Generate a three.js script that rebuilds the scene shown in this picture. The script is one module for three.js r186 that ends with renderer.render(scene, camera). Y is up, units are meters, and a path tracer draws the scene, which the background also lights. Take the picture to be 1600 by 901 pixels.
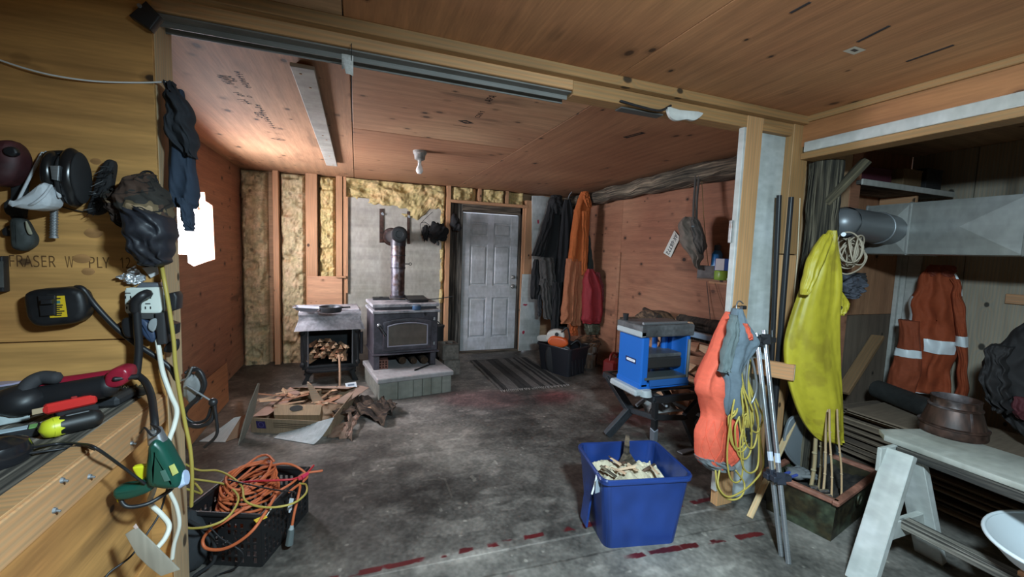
import * as THREE from 'three';
import { mergeGeometries, mergeVertices, toCreasedNormals } from 'three/addons/utils/BufferGeometryUtils.js';
import { ConvexGeometry } from 'three/addons/geometries/ConvexGeometry.js';
import { RectAreaLightUniformsLib } from 'three/addons/lights/RectAreaLightUniformsLib.js';

// ---------------------------------------------------------------- camera, light, exposure
const scene = new THREE.Scene();
const V = (x, y, z) => new THREE.Vector3(x, y, z);
const CAM = V(0, 1.5, 0), FPX = 650, CX = 800, CY = 450.5;
// room axes seen in the picture: depth lines meet at pixel (557, 386), the horizon falls 2 degrees to the right
const fw = V(557 - CX, 386 - CY, FPX).normalize();
const hd = V(Math.cos(Math.PI / 90), Math.sin(Math.PI / 90), 0);
const rt = hd.clone().addScaledVector(fw, -hd.dot(fw)).normalize();
const dn = fw.clone().cross(rt);
const toWorld = v => V(v.dot(rt), -v.dot(dn), -v.dot(fw));
const camera = new THREE.PerspectiveCamera(2 * Math.atan(450.5 / FPX) * 180 / Math.PI, 1600 / 901, 0.02, 60);
camera.position.copy(CAM);
camera.quaternion.setFromRotationMatrix(new THREE.Matrix4().makeBasis(toWorld(V(1, 0, 0)), toWorld(V(0, -1, 0)), toWorld(V(0, 0, -1))));
scene.add(camera);
scene.background = new THREE.Color(0.75, 0.82, 0.95);
const renderer = new THREE.WebGLRenderer();
renderer.toneMapping = THREE.LinearToneMapping;
renderer.toneMappingExposure = 1.6;
renderer.shadowMap.enabled = true;
RectAreaLightUniformsLib.init();
const LAMP = V(0.6, 2.1, -0.02), LAMP_SIZE = 0.22, LAMP_AIM = V(0.22, -0.93, -0.26).normalize();   // work light hung beside and above the camera, tilted down towards the sawhorse
const LAMP_COLOR = new THREE.Color(0.66, 0.88, 1.0), LAMP_POWER = 600;
const WINDOW_COLOR = new THREE.Color(0.86, 0.90, 1.0), WINDOW_POWER = 33;

// pixel -> point on a plane of the room
const ray = (px, py) => toWorld(V(px - CX, py - CY, FPX));
const F = (px, py, y = 0) => { const d = ray(px, py); return CAM.clone().addScaledVector(d, (y - CAM.y) / d.y); };
const Z = (px, py, z) => { const d = ray(px, py); return CAM.clone().addScaledVector(d, z / d.z); };
const X = (px, py, x) => { const d = ray(px, py); return CAM.clone().addScaledVector(d, x / d.x); };

// ---------------------------------------------------------------- noise and random
let seed = 12345;
const srand = s => { seed = s; };
const rnd = () => { seed = (seed + 0x6D2B79F5) | 0; let t = Math.imul(seed ^ (seed >>> 15), 1 | seed); t = (t + Math.imul(t ^ (t >>> 7), 61 | t)) ^ t; return ((t ^ (t >>> 14)) >>> 0) / 4294967296; };
const rr = (a, b) => a + (b - a) * rnd();
const hash = (x, y, s) => { let h = Math.imul(x, 374761393) + Math.imul(y, 668265263) + Math.imul(s, 974711); h = Math.imul(h ^ (h >>> 13), 1274126177); return ((h ^ (h >>> 16)) >>> 0) / 4294967296; };
const md = (a, n) => ((a % n) + n) % n;
function vn(x, y, p, q, s) {            // value noise, periodic in p, q
  const xi = Math.floor(x), yi = Math.floor(y), fx = x - xi, fy = y - yi, u = fx * fx * (3 - 2 * fx), v = fy * fy * (3 - 2 * fy);
  const x0 = md(xi, p), x1 = md(xi + 1, p), y0 = md(yi, q), y1 = md(yi + 1, q);
  return (hash(x0, y0, s) * (1 - u) + hash(x1, y0, s) * u) * (1 - v) + (hash(x0, y1, s) * (1 - u) + hash(x1, y1, s) * u) * v;
}
function fbm(u, v, p, q, s, o = 4) { let a = 0.5, t = 0, n = 0; for (let i = 0; i < o; i++) { t += a * vn(u * p, v * q, p, q, s + i); n += a; a *= 0.5; p *= 2; q *= 2; } return t / n; }
const nz = (x, y, s = 1) => vn(x, y, 4096, 4096, s) - 0.5;
const sm = (a, b, x) => { const t = Math.min(1, Math.max(0, (x - a) / (b - a))); return t * t * (3 - 2 * t); };
const mix = (a, b, t) => a + (b - a) * t;

// ---------------------------------------------------------------- textures (computed; uv are metres)
function tex(w, h, su, sv, fn, color = true) {      // su, sv: metres covered
  const d = new Uint8Array(w * h * 4);
  for (let j = 0, k = 0; j < h; j++) for (let i = 0; i < w; i++, k += 4) {
    const c = fn((i + 0.5) / w, (j + 0.5) / h);
    if (typeof c === 'number') { d[k] = d[k + 1] = d[k + 2] = Math.max(0, Math.min(255, c * 255)); }
    else { d[k] = Math.max(0, Math.min(255, c[0] * 255)); d[k + 1] = Math.max(0, Math.min(255, c[1] * 255)); d[k + 2] = Math.max(0, Math.min(255, c[2] * 255)); }
    d[k + 3] = 255;
  }
  const t = new THREE.DataTexture(d, w, h, THREE.RGBAFormat);
  t.wrapS = t.wrapT = THREE.RepeatWrapping; t.magFilter = THREE.LinearFilter; t.minFilter = THREE.LinearMipmapLinearFilter; t.generateMipmaps = true;
  if (color) t.colorSpace = THREE.SRGBColorSpace;
  t.repeat.set(1 / su, 1 / sv); t.needsUpdate = true; return t;
}
// softwood plywood, grain along u: wide wavy figure, fine pores, knots
function plyTex(s, knots, tint, rg = 0.05) {
  srand(s * 77); const K = []; for (let i = 0; i < knots; i++) K.push([rnd(), rnd(), rr(0.003, 0.009), rr(0.15, 0.8)]);
  return tex(1024, 1024, 2.44, 2.44, (u, v) => {
    let w = v + 0.05 * (fbm(u, v, 3, 5, s, 3) - 0.5), kn = 0;
    for (const [ku, kv, kr, ks] of K) {
      let du = u - ku, dv = v - kv; du -= Math.round(du); dv -= Math.round(dv);
      if (Math.abs(du) > 0.06 || Math.abs(dv) > 0.05) continue; const d2 = (du * du) / (kr * kr * 2) + (dv * dv) / (kr * kr), e = Math.exp(-d2 * 0.25);
      w += 0.035 * e * Math.sign(dv || 1) * Math.min(1, Math.abs(dv) / kr); kn = Math.max(kn, ks * sm(1.0, 0.3, d2) + 0.3 * ks * sm(4, 1, d2));
    }
    const ring = 0.5 + 0.5 * Math.sin(w * 150 + 9 * fbm(u, w, 2, 9, s + 9, 2));
    const fine = fbm(u, v, 8, 256, s + 20, 3), pore = fbm(u, v, 40, 512, s + 30, 2), cl = fbm(u, v, 3, 4, s + 40, 4);
    let g = 0.84 + rg * (ring - 0.5) + 0.12 * (fine - 0.5) + 0.10 * (pore - 0.5) + 0.24 * (cl - 0.5);
    const st = sm(0.70, 0.85, fbm(u, v, 4, 14, s + 55, 4)) * 0.18; g -= st;
    const k = 1 - 0.72 * kn;
    return [g * k * (1.0), g * k * (0.985 - tint * (0.5 - cl) - 0.05 * kn), g * k * (0.96 - 1.2 * tint * (0.5 - cl) - 0.1 * kn)];
  });
}
function lumberTex(s) {
  srand(s * 31); const K = []; for (let i = 0; i < 7; i++) K.push([rnd(), rnd(), rr(0.006, 0.013)]);
  return tex(1024, 256, 2.4, 0.6, (u, v) => {
    let w = v + 0.02 * (fbm(u, v, 4, 4, s, 2) - 0.5), kn = 0;
    for (const [ku, kv, kr] of K) { let du = u - ku, dv = v - kv; du -= Math.round(du); dv -= Math.round(dv); const d2 = (du * du) / (kr * kr) + (dv * dv) / (kr * kr * 9); w += 0.06 * Math.exp(-d2 * 0.3) * Math.sign(dv || 1); kn = Math.max(kn, sm(1.1, 0.3, d2)); }
    const ring = 0.5 + 0.5 * Math.sin(w * 190 + 5 * fbm(u, v, 2, 6, s + 3, 2)), fine = fbm(u, v, 12, 128, s + 5, 3), cl = fbm(u, v, 5, 3, s + 6, 3);
    const g = (0.84 + 0.07 * (ring - 0.5) + 0.16 * (fine - 0.5) + 0.2 * (cl - 0.5)) * (1 - 0.6 * kn);
    return [g, g * (0.97 - 0.06 * ring), g * (0.93 - 0.1 * ring)];
  });
}
const T = {};
T.ply = plyTex(3, 60, 0.16); T.ply2 = plyTex(8, 22, 0.12); T.plyF = plyTex(15, 26, 0.16, 0.10);
T.lumber = lumberTex(5);
T.old = tex(1024, 256, 1.6, 0.5, (u, v) => {          // grey weathered or hewn timber
  const f = fbm(u, v, 6, 64, 4, 4), c = fbm(u, v, 5, 5, 14, 4), cr = sm(0.56, 0.62, fbm(u, v, 3, 40, 24, 3)); const g = 0.42 + 0.9 * (f - 0.5) + 0.5 * (c - 0.5) + 0.35 * cr * (c - 0.2);
  return [g * 1.02, g * 0.99, g * 0.95];
});
T.grime = tex(512, 512, 0.8, 0.8, (u, v) => { const a = fbm(u, v, 6, 6, 71, 5), b = fbm(u, v, 40, 40, 81, 2); const g = 0.78 + 0.5 * (a - 0.5) + 0.22 * (b - 0.5); return [g, g, g]; });
T.rust = tex(512, 512, 0.8, 0.8, (u, v) => { const a = fbm(u, v, 7, 7, 171, 5), b = fbm(u, v, 30, 30, 181, 3), r = sm(0.45, 0.65, a); const g = 0.7 + 0.5 * (b - 0.5) - 0.15 * r; return [g, g * (1 - 0.2 * r), g * (1 - 0.32 * r)]; });
T.stain = tex(512, 512, 1.0, 1.0, (u, v) => { const a = fbm(u, v, 5, 5, 301, 5), b = fbm(u, v, 14, 14, 302, 4), c = fbm(u, v, 50, 50, 303, 2), k = sm(0.60, 0.75, b) * 0.16; const g = 0.88 + 0.22 * (a - 0.5) + 0.08 * (c - 0.5); return [g * (1 - 0.6 * k), g * (1 - 0.7 * k), g * (1 - 0.3 * k)]; });
T.cloth = tex(256, 256, 0.12, 0.12, (u, v) => { const g = 0.84 + 0.07 * Math.sin(u * 402) * Math.sin(v * 402) + 0.10 * (fbm(u, v, 10, 10, 33, 3) - 0.5); return [g, g, g]; });
T.card = tex(256, 256, 0.5, 0.5, (u, v) => { const g = 0.85 + 0.12 * (fbm(u, v, 60, 4, 44, 2) - 0.5) + 0.2 * (fbm(u, v, 4, 4, 45, 4) - 0.5); return [g, g * 0.985, g * 0.96]; });
T.brush = tex(256, 512, 0.4, 0.4, (u, v) => { const g = 0.86 + 0.12 * (fbm(u, v, 4, 160, 51, 3) - 0.5) + 0.14 * (fbm(u, v, 4, 4, 52, 3) - 0.5); return [g, g, g]; });
T.foam = tex(512, 512, 0.7, 0.7, (u, v) => { const a = fbm(u, v, 9, 9, 61, 4), b = fbm(u, v, 40, 40, 62, 3); const g = 0.86 + 0.2 * (a - 0.5) + 0.24 * (b - 0.5), d = sm(0.64, 0.76, fbm(u, v, 6, 10, 66, 4)) * 0.3; return [g * (1 - d), g * (0.97 - d - 0.1 * (a - 0.5)), g * (0.88 - d)]; });
T.board = tex(512, 512, 1.6, 1.6, (u, v) => { const a = fbm(u, v, 5, 5, 91, 5), b = fbm(u, v, 60, 30, 92, 3), c = fbm(u, v, 3, 30, 95, 3); const g = 0.8 + 0.22 * (a - 0.5) + 0.12 * (b - 0.5) + 0.16 * (c - 0.5); return [g, g * (0.985), g * (0.95 + 0.06 * (a - 0.5))]; });
T.bark = tex(256, 256, 0.3, 0.3, (u, v) => { const g = 0.55 + 1.1 * (fbm(u, v, 5, 16, 101, 4) - 0.5); return [g, g * 0.93, g * 0.86]; });
T.camo = tex(512, 512, 0.3, 0.3, (u, v) => {
  const a = fbm(u, v, 5, 5, 111, 4), b = fbm(u, v, 8, 8, 112, 3), c = Math.abs(fbm(u, v, 6, 9, 113, 3) - 0.5);
  if (c < 0.02) return [0.10, 0.09, 0.08]; if (a > 0.55) return [0.68, 0.58, 0.45]; if (b > 0.55) return [0.30, 0.22, 0.18]; return a > 0.47 ? [0.46, 0.39, 0.29] : [0.20, 0.19, 0.17];
});

// ---------------------------------------------------------------- materials
const C = (r, g, b) => new THREE.Color().setRGB(r, g, b);
const mat = (c, o = {}) => new THREE.MeshStandardMaterial({ color: c.isColor ? c : new THREE.Color(c), roughness: 0.8, side: THREE.DoubleSide, ...o });
const phys = (c, o = {}) => new THREE.MeshPhysicalMaterial({ color: c.isColor ? c : new THREE.Color(c), roughness: 0.6, side: THREE.DoubleSide, ...o });

// ---------------------------------------------------------------- geometry helpers, all with uv in metres
function boxUV(g, swap = false, ou = 0, ov = 0) {
  if (g.index) g = g.toNonIndexed();
  if (!g.attributes.normal) g.computeVertexNormals();
  const p = g.attributes.position, n = p.count, uv = new Float32Array(n * 2), a = V(), b = V(), c = V();
  for (let i = 0; i < n; i += 3) {
    a.fromBufferAttribute(p, i); b.fromBufferAttribute(p, i + 1); c.fromBufferAttribute(p, i + 2);
    const m = b.clone().sub(a).cross(c.clone().sub(a)), ax = Math.abs(m.x), ay = Math.abs(m.y), az = Math.abs(m.z);
    for (let k = 0; k < 3; k++) {
      const q = [a, b, c][k]; let u, v;
      if (ax > ay && ax > az) { u = q.z; v = q.y; } else if (ay > az) { u = q.x; v = q.z; } else { u = q.x; v = q.y; }
      if (swap) [u, v] = [v, u];
      uv[(i + k) * 2] = u + ou; uv[(i + k) * 2 + 1] = v + ov;
    }
  }
  g.setAttribute('uv', new THREE.BufferAttribute(uv, 2)); return g;
}
function cboxRaw(w, h, d, b) {          // chamfered box, 44 triangles
  const P = [];
  for (const x of [-1, 1]) for (const y of [-1, 1]) for (const z of [-1, 1]) {
    P.push(V(x * (w / 2 - b), y * (h / 2 - b), z * d / 2), V(x * (w / 2 - b), y * h / 2, z * (d / 2 - b)), V(x * w / 2, y * (h / 2 - b), z * (d / 2 - b)));
  }
  return new ConvexGeometry(P);
}
// box centred at (x,y,z); o: b chamfer, swap grain, ry/rx/rz turn
function box(w, h, d, x = 0, y = 0, z = 0, o = {}) {
  const b = o.b === undefined ? Math.min(0.003, w / 5, h / 5, d / 5) : o.b;
  let g = b > 0 ? cboxRaw(w, h, d, b) : new THREE.BoxGeometry(w, h, d);
  g = boxUV(g, o.swap, o.ou ?? x * 1.7 + z, o.ov ?? y * 0.7 + z * 1.3);
  if (o.rx) g.rotateX(o.rx); if (o.rz) g.rotateZ(o.rz); if (o.ry) g.rotateY(o.ry);
  return g.translate(x, y, z);
}
// box spanning two corners
const span = (x0, x1, y0, y1, z0, z1, o = {}) => box(Math.abs(x1 - x0), Math.abs(y1 - y0), Math.abs(z1 - z0), (x0 + x1) / 2, (y0 + y1) / 2, (z0 + z1) / 2, o);
// bar from a to b with cross-section w (sideways) x h (towards `up`)
function bar(a, b, w, h, up = V(0, 1, 0), o = {}) {
  const d = b.clone().sub(a), L = d.length(); d.normalize();
  let s = d.clone().cross(up); if (s.length() < 1e-4) s = d.clone().cross(V(1, 0, 0.3)); s.normalize();
  const u = s.clone().cross(d);
  const g = boxUV(cboxRaw(L, h, w, o.b ?? Math.min(0.003, h / 5, w / 5)), o.swap, a.x * 3 + a.y, a.z * 2);
  return g.applyMatrix4(new THREE.Matrix4().makeBasis(d, u, s).setPosition(a.clone().add(b).multiplyScalar(0.5)));
}
function capTube(pts, r, closed = false, seg = 8, rs = 7, tension = 0.5) {
  const c = new THREE.CatmullRomCurve3(pts, closed, 'catmullrom', tension), L = c.getLength();
  const n = Math.max(4, Math.min(900, pts.length * seg));
  let g = new THREE.TubeGeometry(c, n, r, rs, closed);
  const uv = g.attributes.uv; for (let i = 0; i < uv.count; i++) uv.setXY(i, uv.getX(i) * L, uv.getY(i) * r * 6.28);
  g = g.toNonIndexed();
  if (closed) return g;
  const caps = [c.getPoint(0), c.getPoint(1)].map(p => { const s = new THREE.SphereGeometry(r, rs, 4).toNonIndexed(); return s.translate(p.x, p.y, p.z); });
  return mg([g, ...caps]);
}
// cylinder/cone between two points
function rod(a, b, r0, r1 = r0, n = 12, open = false) {
  const d = b.clone().sub(a), L = d.length(); d.normalize();
  let g = new THREE.CylinderGeometry(r1, r0, L, n, 1, open);
  const uv = g.attributes.uv; for (let i = 0; i < uv.count; i++) uv.setXY(i, uv.getX(i) * 6.28 * r0, uv.getY(i) * L);
  g = toCreasedNormals(g, 0.8);
  g.applyQuaternion(new THREE.Quaternion().setFromUnitVectors(V(0, 1, 0), d));
  const m = a.clone().add(b).multiplyScalar(0.5); return g.translate(m.x, m.y, m.z);
}
function lathe(prof, n = 24, arc = Math.PI * 2, start = 0) {
  let g = new THREE.LatheGeometry(prof.map(p => new THREE.Vector2(p[0], p[1])), n, start, arc);
  const uv = g.attributes.uv; const H = prof.reduce((s, p, i) => i ? s + Math.hypot(p[0] - prof[i - 1][0], p[1] - prof[i - 1][1]) : 0, 0), R = Math.max(...prof.map(p => p[0]));
  for (let i = 0; i < uv.count; i++) uv.setXY(i, uv.getX(i) * 6.28 * R, uv.getY(i) * H);
  return toCreasedNormals(g, 0.7);
}
// extruded outline [[x,y],...] with thickness d centred on z
function ext(pts, d, o = {}) {
  const s = new THREE.Shape(pts.map(p => new THREE.Vector2(p[0], p[1])));
  for (const h of o.holes || []) s.holes.push(new THREE.Path(h.map(p => new THREE.Vector2(p[0], p[1]))));
  const b = o.b ?? 0;
  const g = new THREE.ExtrudeGeometry(s, { depth: d - 2 * b, bevelEnabled: b > 0, bevelSize: o.bs ?? b, bevelThickness: b, bevelSegments: o.bn ?? 2, bevelOffset: -(o.bs ?? b), curveSegments: 6 });
  g.translate(0, 0, -d / 2 + b);
  return boxUV(toCreasedNormals(g, 0.6), o.swap);
}
// smooth closed outline through points
function smoothPts(pts, n = 6, closed = true) {
  const c = new THREE.CatmullRomCurve3(pts.map(p => V(p[0], p[1], 0)), closed); return c.getPoints(pts.length * n).slice(0, closed ? -1 : undefined).map(p => [p.x, p.y]);
}
// a grid surface from S(u, v) -> Vector3
function grid(S, nu, nv, o = {}) {
  const P = [], UV = [], I = [];
  for (let j = 0; j <= nv; j++) for (let i = 0; i <= nu; i++) { const p = S(i / nu, j / nv); P.push(p.x, p.y, p.z); UV.push((o.su ?? 1) * i / nu, (o.sv ?? 1) * j / nv); }
  for (let j = 0; j < nv; j++) for (let i = 0; i < nu; i++) { const a = j * (nu + 1) + i, b = a + 1, c = a + nu + 1, d = c + 1; I.push(a, b, d, a, d, c); }
  let g = new THREE.BufferGeometry(); g.setAttribute('position', new THREE.Float32BufferAttribute(P, 3)); g.setAttribute('uv', new THREE.Float32BufferAttribute(UV, 2)); g.setIndex(I); g.computeVertexNormals();
  if (o.wrap) { // average normals across the seam u=0/1
    const n = g.attributes.normal; for (let j = 0; j <= nv; j++) { const a = j * (nu + 1), b = a + nu; const m = V(n.getX(a) + n.getX(b), n.getY(a) + n.getY(b), n.getZ(a) + n.getZ(b)).normalize(); n.setXYZ(a, m.x, m.y, m.z); n.setXYZ(b, m.x, m.y, m.z); }
  }
  return g.toNonIndexed();
}
// a slab with thickness from a front surface: S(u,v) and back = S + t * dir
function slab(S, nu, nv, dir, o = {}) {
  const B = (u, v) => S(u, v).add(dir);
  const e = (f) => grid((u, v) => { const a = f(u); return v < 0.5 ? S(a[0], a[1]) : B(a[0], a[1]); }, nu, 1, { su: o.su, sv: 0.01 });
  return mg([grid(S, nu, nv, o), grid(B, nu, nv, o), e(t => [t, 0]), e(t => [t, 1]), e(t => [0, t]), e(t => [1, t])]);
}
// hanging cloth or stuffed shape: rows [y, xl, xr, thickness, z] top to bottom, closed loft with folds
function drape(rows, o = {}) {
  const { folds = 5, amp = 0.02, s = 1, pw = 0.6, wob = 0.008 } = o;
  const c = rows.map((r, i) => r), n = rows.length;
  const at = (v, k) => { const t = v * (n - 1), i = Math.min(n - 2, Math.floor(t)), f = t - i, p = j => c[Math.max(0, Math.min(n - 1, j))][k]; const a = p(i - 1), b = p(i), d = p(i + 1), e = p(i + 2); const q = 0.5 * ((2 * b) + (d - a) * f + (2 * a - 5 * b + 4 * d - e) * f * f + (3 * b - a - 3 * d + e) * f * f * f); return o.lin ? mix(b, d, f) : q; };
  const S = (u, v, off = 0) => {        // u in 0..1 around: 0..0.5 front left to right, 0.5..1 back
    const a = u * Math.PI * 2, cx = -Math.cos(a), sz = Math.sin(a);
    const xl = at(v, 1), xr = at(v, 2), th = at(v, 3), w = (xr - xl) / 2;
    const ux = Math.sign(cx) * Math.pow(Math.abs(cx), 0.85), uz = Math.sign(sz) * Math.pow(Math.abs(sz), pw);
    const x = (xl + xr) / 2 + ux * (w + off), y = at(v, 0);
    const fold = amp * (0.35 + 0.65 * v) * Math.sin(ux * folds * 1.6 + 2.2 * nz(v * 3 + s, s, 7) * 2 + s) + wob * 2 * nz(ux * 4 + s * 9, v * 9, 5) + wob * 1.6 * nz(ux * 9 + s, v * 16, 6);
    return V(x + wob * 2 * nz(v * 10, s * 3 + (cx > 0 ? 9 : 2), 8), y + 0.5 * wob * nz(ux * 7, v * 5 + s, 3), at(v, 4) + uz * (th / 2 + off) + fold);
  };
  const nu = o.nu ?? 48, nv = o.nv ?? 40;
  const g = [grid((u, v) => S(u, v), nu, nv, { wrap: true, su: (rows[n >> 1][2] - rows[n >> 1][1]) * 2, sv: Math.abs(rows[n - 1][0] - rows[0][0]) })];
  for (const v of [0, 1]) g.push(grid((u, t) => { const p = S(u, v), m = S(0, v).add(S(0.5, v)).multiplyScalar(0.5); return p.lerp(m, t); }, nu, 1));
  const G = mg(g); G.S = S; return G;
}
// a patch lying on the front of a drape
const patch = (S, u0, u1, v0, v1, off = 0.002, nu = 14, nv = 6) => grid((u, v) => S(0.5 * mix(u0, u1, u), mix(v0, v1, v), off), nu, nv, { su: 0.2, sv: 0.05 });
function mg(list) {
  const L = list.flat().map(g => { if (g.index) g = g.toNonIndexed(); for (const k of Object.keys(g.attributes)) if (!['position', 'normal', 'uv'].includes(k)) g.deleteAttribute(k); if (!g.attributes.normal) g.computeVertexNormals(); if (!g.attributes.uv) g = boxUV(g); g.morphAttributes = {}; return g; });
  return L.length === 1 ? L[0] : mergeGeometries(L);
}
// lumpy ball, radii rx ry rz
function lump(rx, ry, rz, a = 0.15, s = 1, fr = 2.5, n = 24) {
  const S = (u, v) => { const t = u * Math.PI * 2, p = v * Math.PI, d = V(Math.cos(t) * Math.sin(p), Math.cos(p), Math.sin(t) * Math.sin(p)); const k = 1 + a * (nz(d.x * fr + s * 7, d.y * fr + d.z * fr * 0.7, s) + nz(d.z * fr + s * 3, d.y * fr - d.x * fr, s + 1)) + 0.4 * a * nz(d.x * fr * 3 + s, d.y * fr * 3 + d.z * fr * 2, s + 2); return V(d.x * rx * k, d.y * ry * k, d.z * rz * k); };
  return grid(S, n, Math.round(n * 0.7), { wrap: true, su: rx * 6, sv: ry * 3 });
}

// ---------------------------------------------------------------- objects
const used = {};
const numbered = n => { const k = used[n] = (used[n] ?? -1) + 1; return k ? n + '_' + String(k).padStart(3, '0') : n; };
const partCount = new WeakMap(), localThings = new WeakSet();
function tag(o, label, category, group, kind) { Object.assign(o.userData, { label }, category ? { category } : {}, group ? { group } : {}, kind ? { kind } : {}); return o; }
// thing built in room coordinates (shapes are shifted to its base) or, with turn given, in its own coordinates
function thing(name, label, category, base, o = {}) {
  const g = new THREE.Group(); g.name = numbered(name); g.position.copy(base); if (o.turn) g.rotation.y = o.turn;
  if (o.local) localThings.add(g); tag(g, label, category, o.group, o.kind); scene.add(g); return g;
}
const rootOf = p => { while (p.parent && p.parent !== scene) p = p.parent; return p; };
function part(parent, name, geos, material, label) {
  let g = mg(Array.isArray(geos) ? geos : [geos]);
  const r = rootOf(parent); if (!localThings.has(r)) { g = g.clone(); g.translate(-r.position.x, -r.position.y, -r.position.z); }
  const m = new THREE.Mesh(g, material); m.castShadow = m.receiveShadow = true; if (label) m.userData.label = label;
  const c = partCount.get(parent) || {}; partCount.set(parent, c); c[name] = (c[name] ?? -1) + 1; m.name = c[name] ? name + '_' + String(c[name]).padStart(3, '0') : name;
  parent.add(m); return m;
}
// thing that is a single mesh, built in room coordinates
function solo(name, label, category, geos, material, o = {}) {
  const g = mg(Array.isArray(geos) ? geos : [geos]); g.computeBoundingBox(); const b = g.boundingBox;
  const base = V((b.min.x + b.max.x) / 2, b.min.y, (b.min.z + b.max.z) / 2);
  const m = new THREE.Mesh(g.clone().translate(-base.x, -base.y, -base.z), material); m.position.copy(base); m.name = numbered(name); m.castShadow = m.receiveShadow = true;
  tag(m, label, category, o.group, o.kind); scene.add(m); return m;
}
const struct = (name, label, category, geos, material) => solo(name, label, category, geos, material, { kind: 'structure' });
// flat print with transparent ground
function print(w, h, px, draw) {
  const c = document.createElement('canvas'); c.width = px; c.height = Math.round(px * h / w); const x = c.getContext('2d'); draw(x, c.width, c.height);
  const t = new THREE.CanvasTexture(c); t.colorSpace = THREE.SRGBColorSpace; return t;
}
function decal(w, h, p, quat, px, draw, o = {}) {   // a printed patch centred at p
  const g = new THREE.PlaneGeometry(w, h); if (quat) g.applyQuaternion(quat); g.translate(p.x, p.y, p.z);
  return [g, mat(C(1, 1, 1), { map: print(w, h, px, draw), transparent: !o.opaque, roughness: 0.8 })];
}
const Q = (x, y, z) => new THREE.Quaternion().setFromEuler(new THREE.Euler(x, y, z, 'YXZ'));

// a thing seen face on: a plane through P (turned about y), whose pixels give its own x, y
function fthing(name, label, category, P, o = {}) {
  const turn = o.turn === 'cam' ? Math.atan2(CAM.x - P.x, CAM.z - P.z) : (o.turn || 0);
  const g = thing(name, label, category, P, { ...o, turn, local: true });
  const n = V(Math.sin(turn), 0, Math.cos(turn)), rx = V(Math.cos(turn), 0, -Math.sin(turn));
  g.at = (px, py, dz = 0) => { const d = ray(px, py), k = (P.clone().addScaledVector(n, dz).sub(CAM).dot(n)) / d.dot(n); const q = CAM.clone().addScaledVector(d, k).sub(P); return V(q.dot(rx), q.y, dz); };
  g.o = (pts, dz = 0) => pts.map(([a, b]) => { const p = g.at(a, b, dz); return [p.x, p.y]; });
  g.rows = list => list.map(([py, a, b, th, z]) => { const p = g.at(a, py, z || 0), q = g.at(b, py, z || 0); return [(p.y + q.y) / 2, p.x, q.x, th, z || 0]; });
  return g;
}
const zsh = (g, pts, th, front, b = 0.004, o = {}) => ext(o.raw ? g.o(pts, front - th / 2) : smoothPts(g.o(pts, front - th / 2), 4), th, { b, bn: 3, ...o }).translate(0, 0, front - th / 2);
// ================================================================ ROOM SHELL
const xl = -1.31, xr = 3.15, zb = -5.87, zp = -1.81, zs = -5.80, yc = 2.39, yf = 2.36, xf = 2.5, xd = 4.4, zd = -2.2;
const M = {
  plyRed: mat(C(0.40, 0.18, 0.105), { map: T.ply, roughness: 0.75, bumpMap: T.ply, bumpScale: 0.0015 }),
  plyCeil: mat(C(0.57, 0.315, 0.18), { map: T.ply, roughness: 0.7, bumpMap: T.ply, bumpScale: 0.0015 }),
  plyCeil2: mat(C(0.50, 0.25, 0.135), { map: T.ply2, roughness: 0.7, bumpMap: T.ply2, bumpScale: 0.0015 }),
  plyFront: mat(C(0.68, 0.345, 0.11), { map: T.plyF, roughness: 0.7 }),
  plyFrontCeil: mat(C(0.62, 0.285, 0.13), { map: T.ply2, roughness: 0.7 }),
  plyFrontCeil2: mat(C(0.60, 0.36, 0.21), { map: T.ply2, roughness: 0.7 }),
  plyBack: mat(C(0.58, 0.37, 0.22), { map: T.ply2, roughness: 0.8 }),
  plyOrange: mat(C(0.52, 0.23, 0.09), { map: T.ply2, roughness: 0.7 }),
  stud: mat(C(0.66, 0.40, 0.24), { map: T.lumber, roughness: 0.75 }),
  pine: mat(C(0.62, 0.39, 0.20), { map: T.lumber, roughness: 0.7 }),
  pineGold: mat(C(0.44, 0.275, 0.125), { map: T.lumber, roughness: 0.65 }),
  hewn: mat(C(0.50, 0.42, 0.32), { map: T.old, roughness: 0.95, bumpMap: T.old, bumpScale: 0.02 }),
  foam: mat(C(0.76, 0.61, 0.34), { map: T.foam, roughness: 0.75 }),
  foamPale: mat(C(0.74, 0.61, 0.45), { map: T.foam, roughness: 0.75 }),
  cement: mat(C(0.58, 0.57, 0.53), { map: T.board, roughness: 0.9 }),
  foamBoard: mat(C(0.66, 0.72, 0.75), { map: T.board, roughness: 0.8 }),
  white: mat(C(0.74, 0.75, 0.76), { map: T.board, roughness: 0.6 }),
  black: mat(C(0.012, 0.012, 0.014), { roughness: 0.6, map: T.grime }),
  steel: mat(C(0.42, 0.44, 0.46), { metalness: 0.7, roughness: 0.45, map: T.brush }),
  cord: mat(C(0.015, 0.015, 0.017), { roughness: 0.5 }),
};
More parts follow.
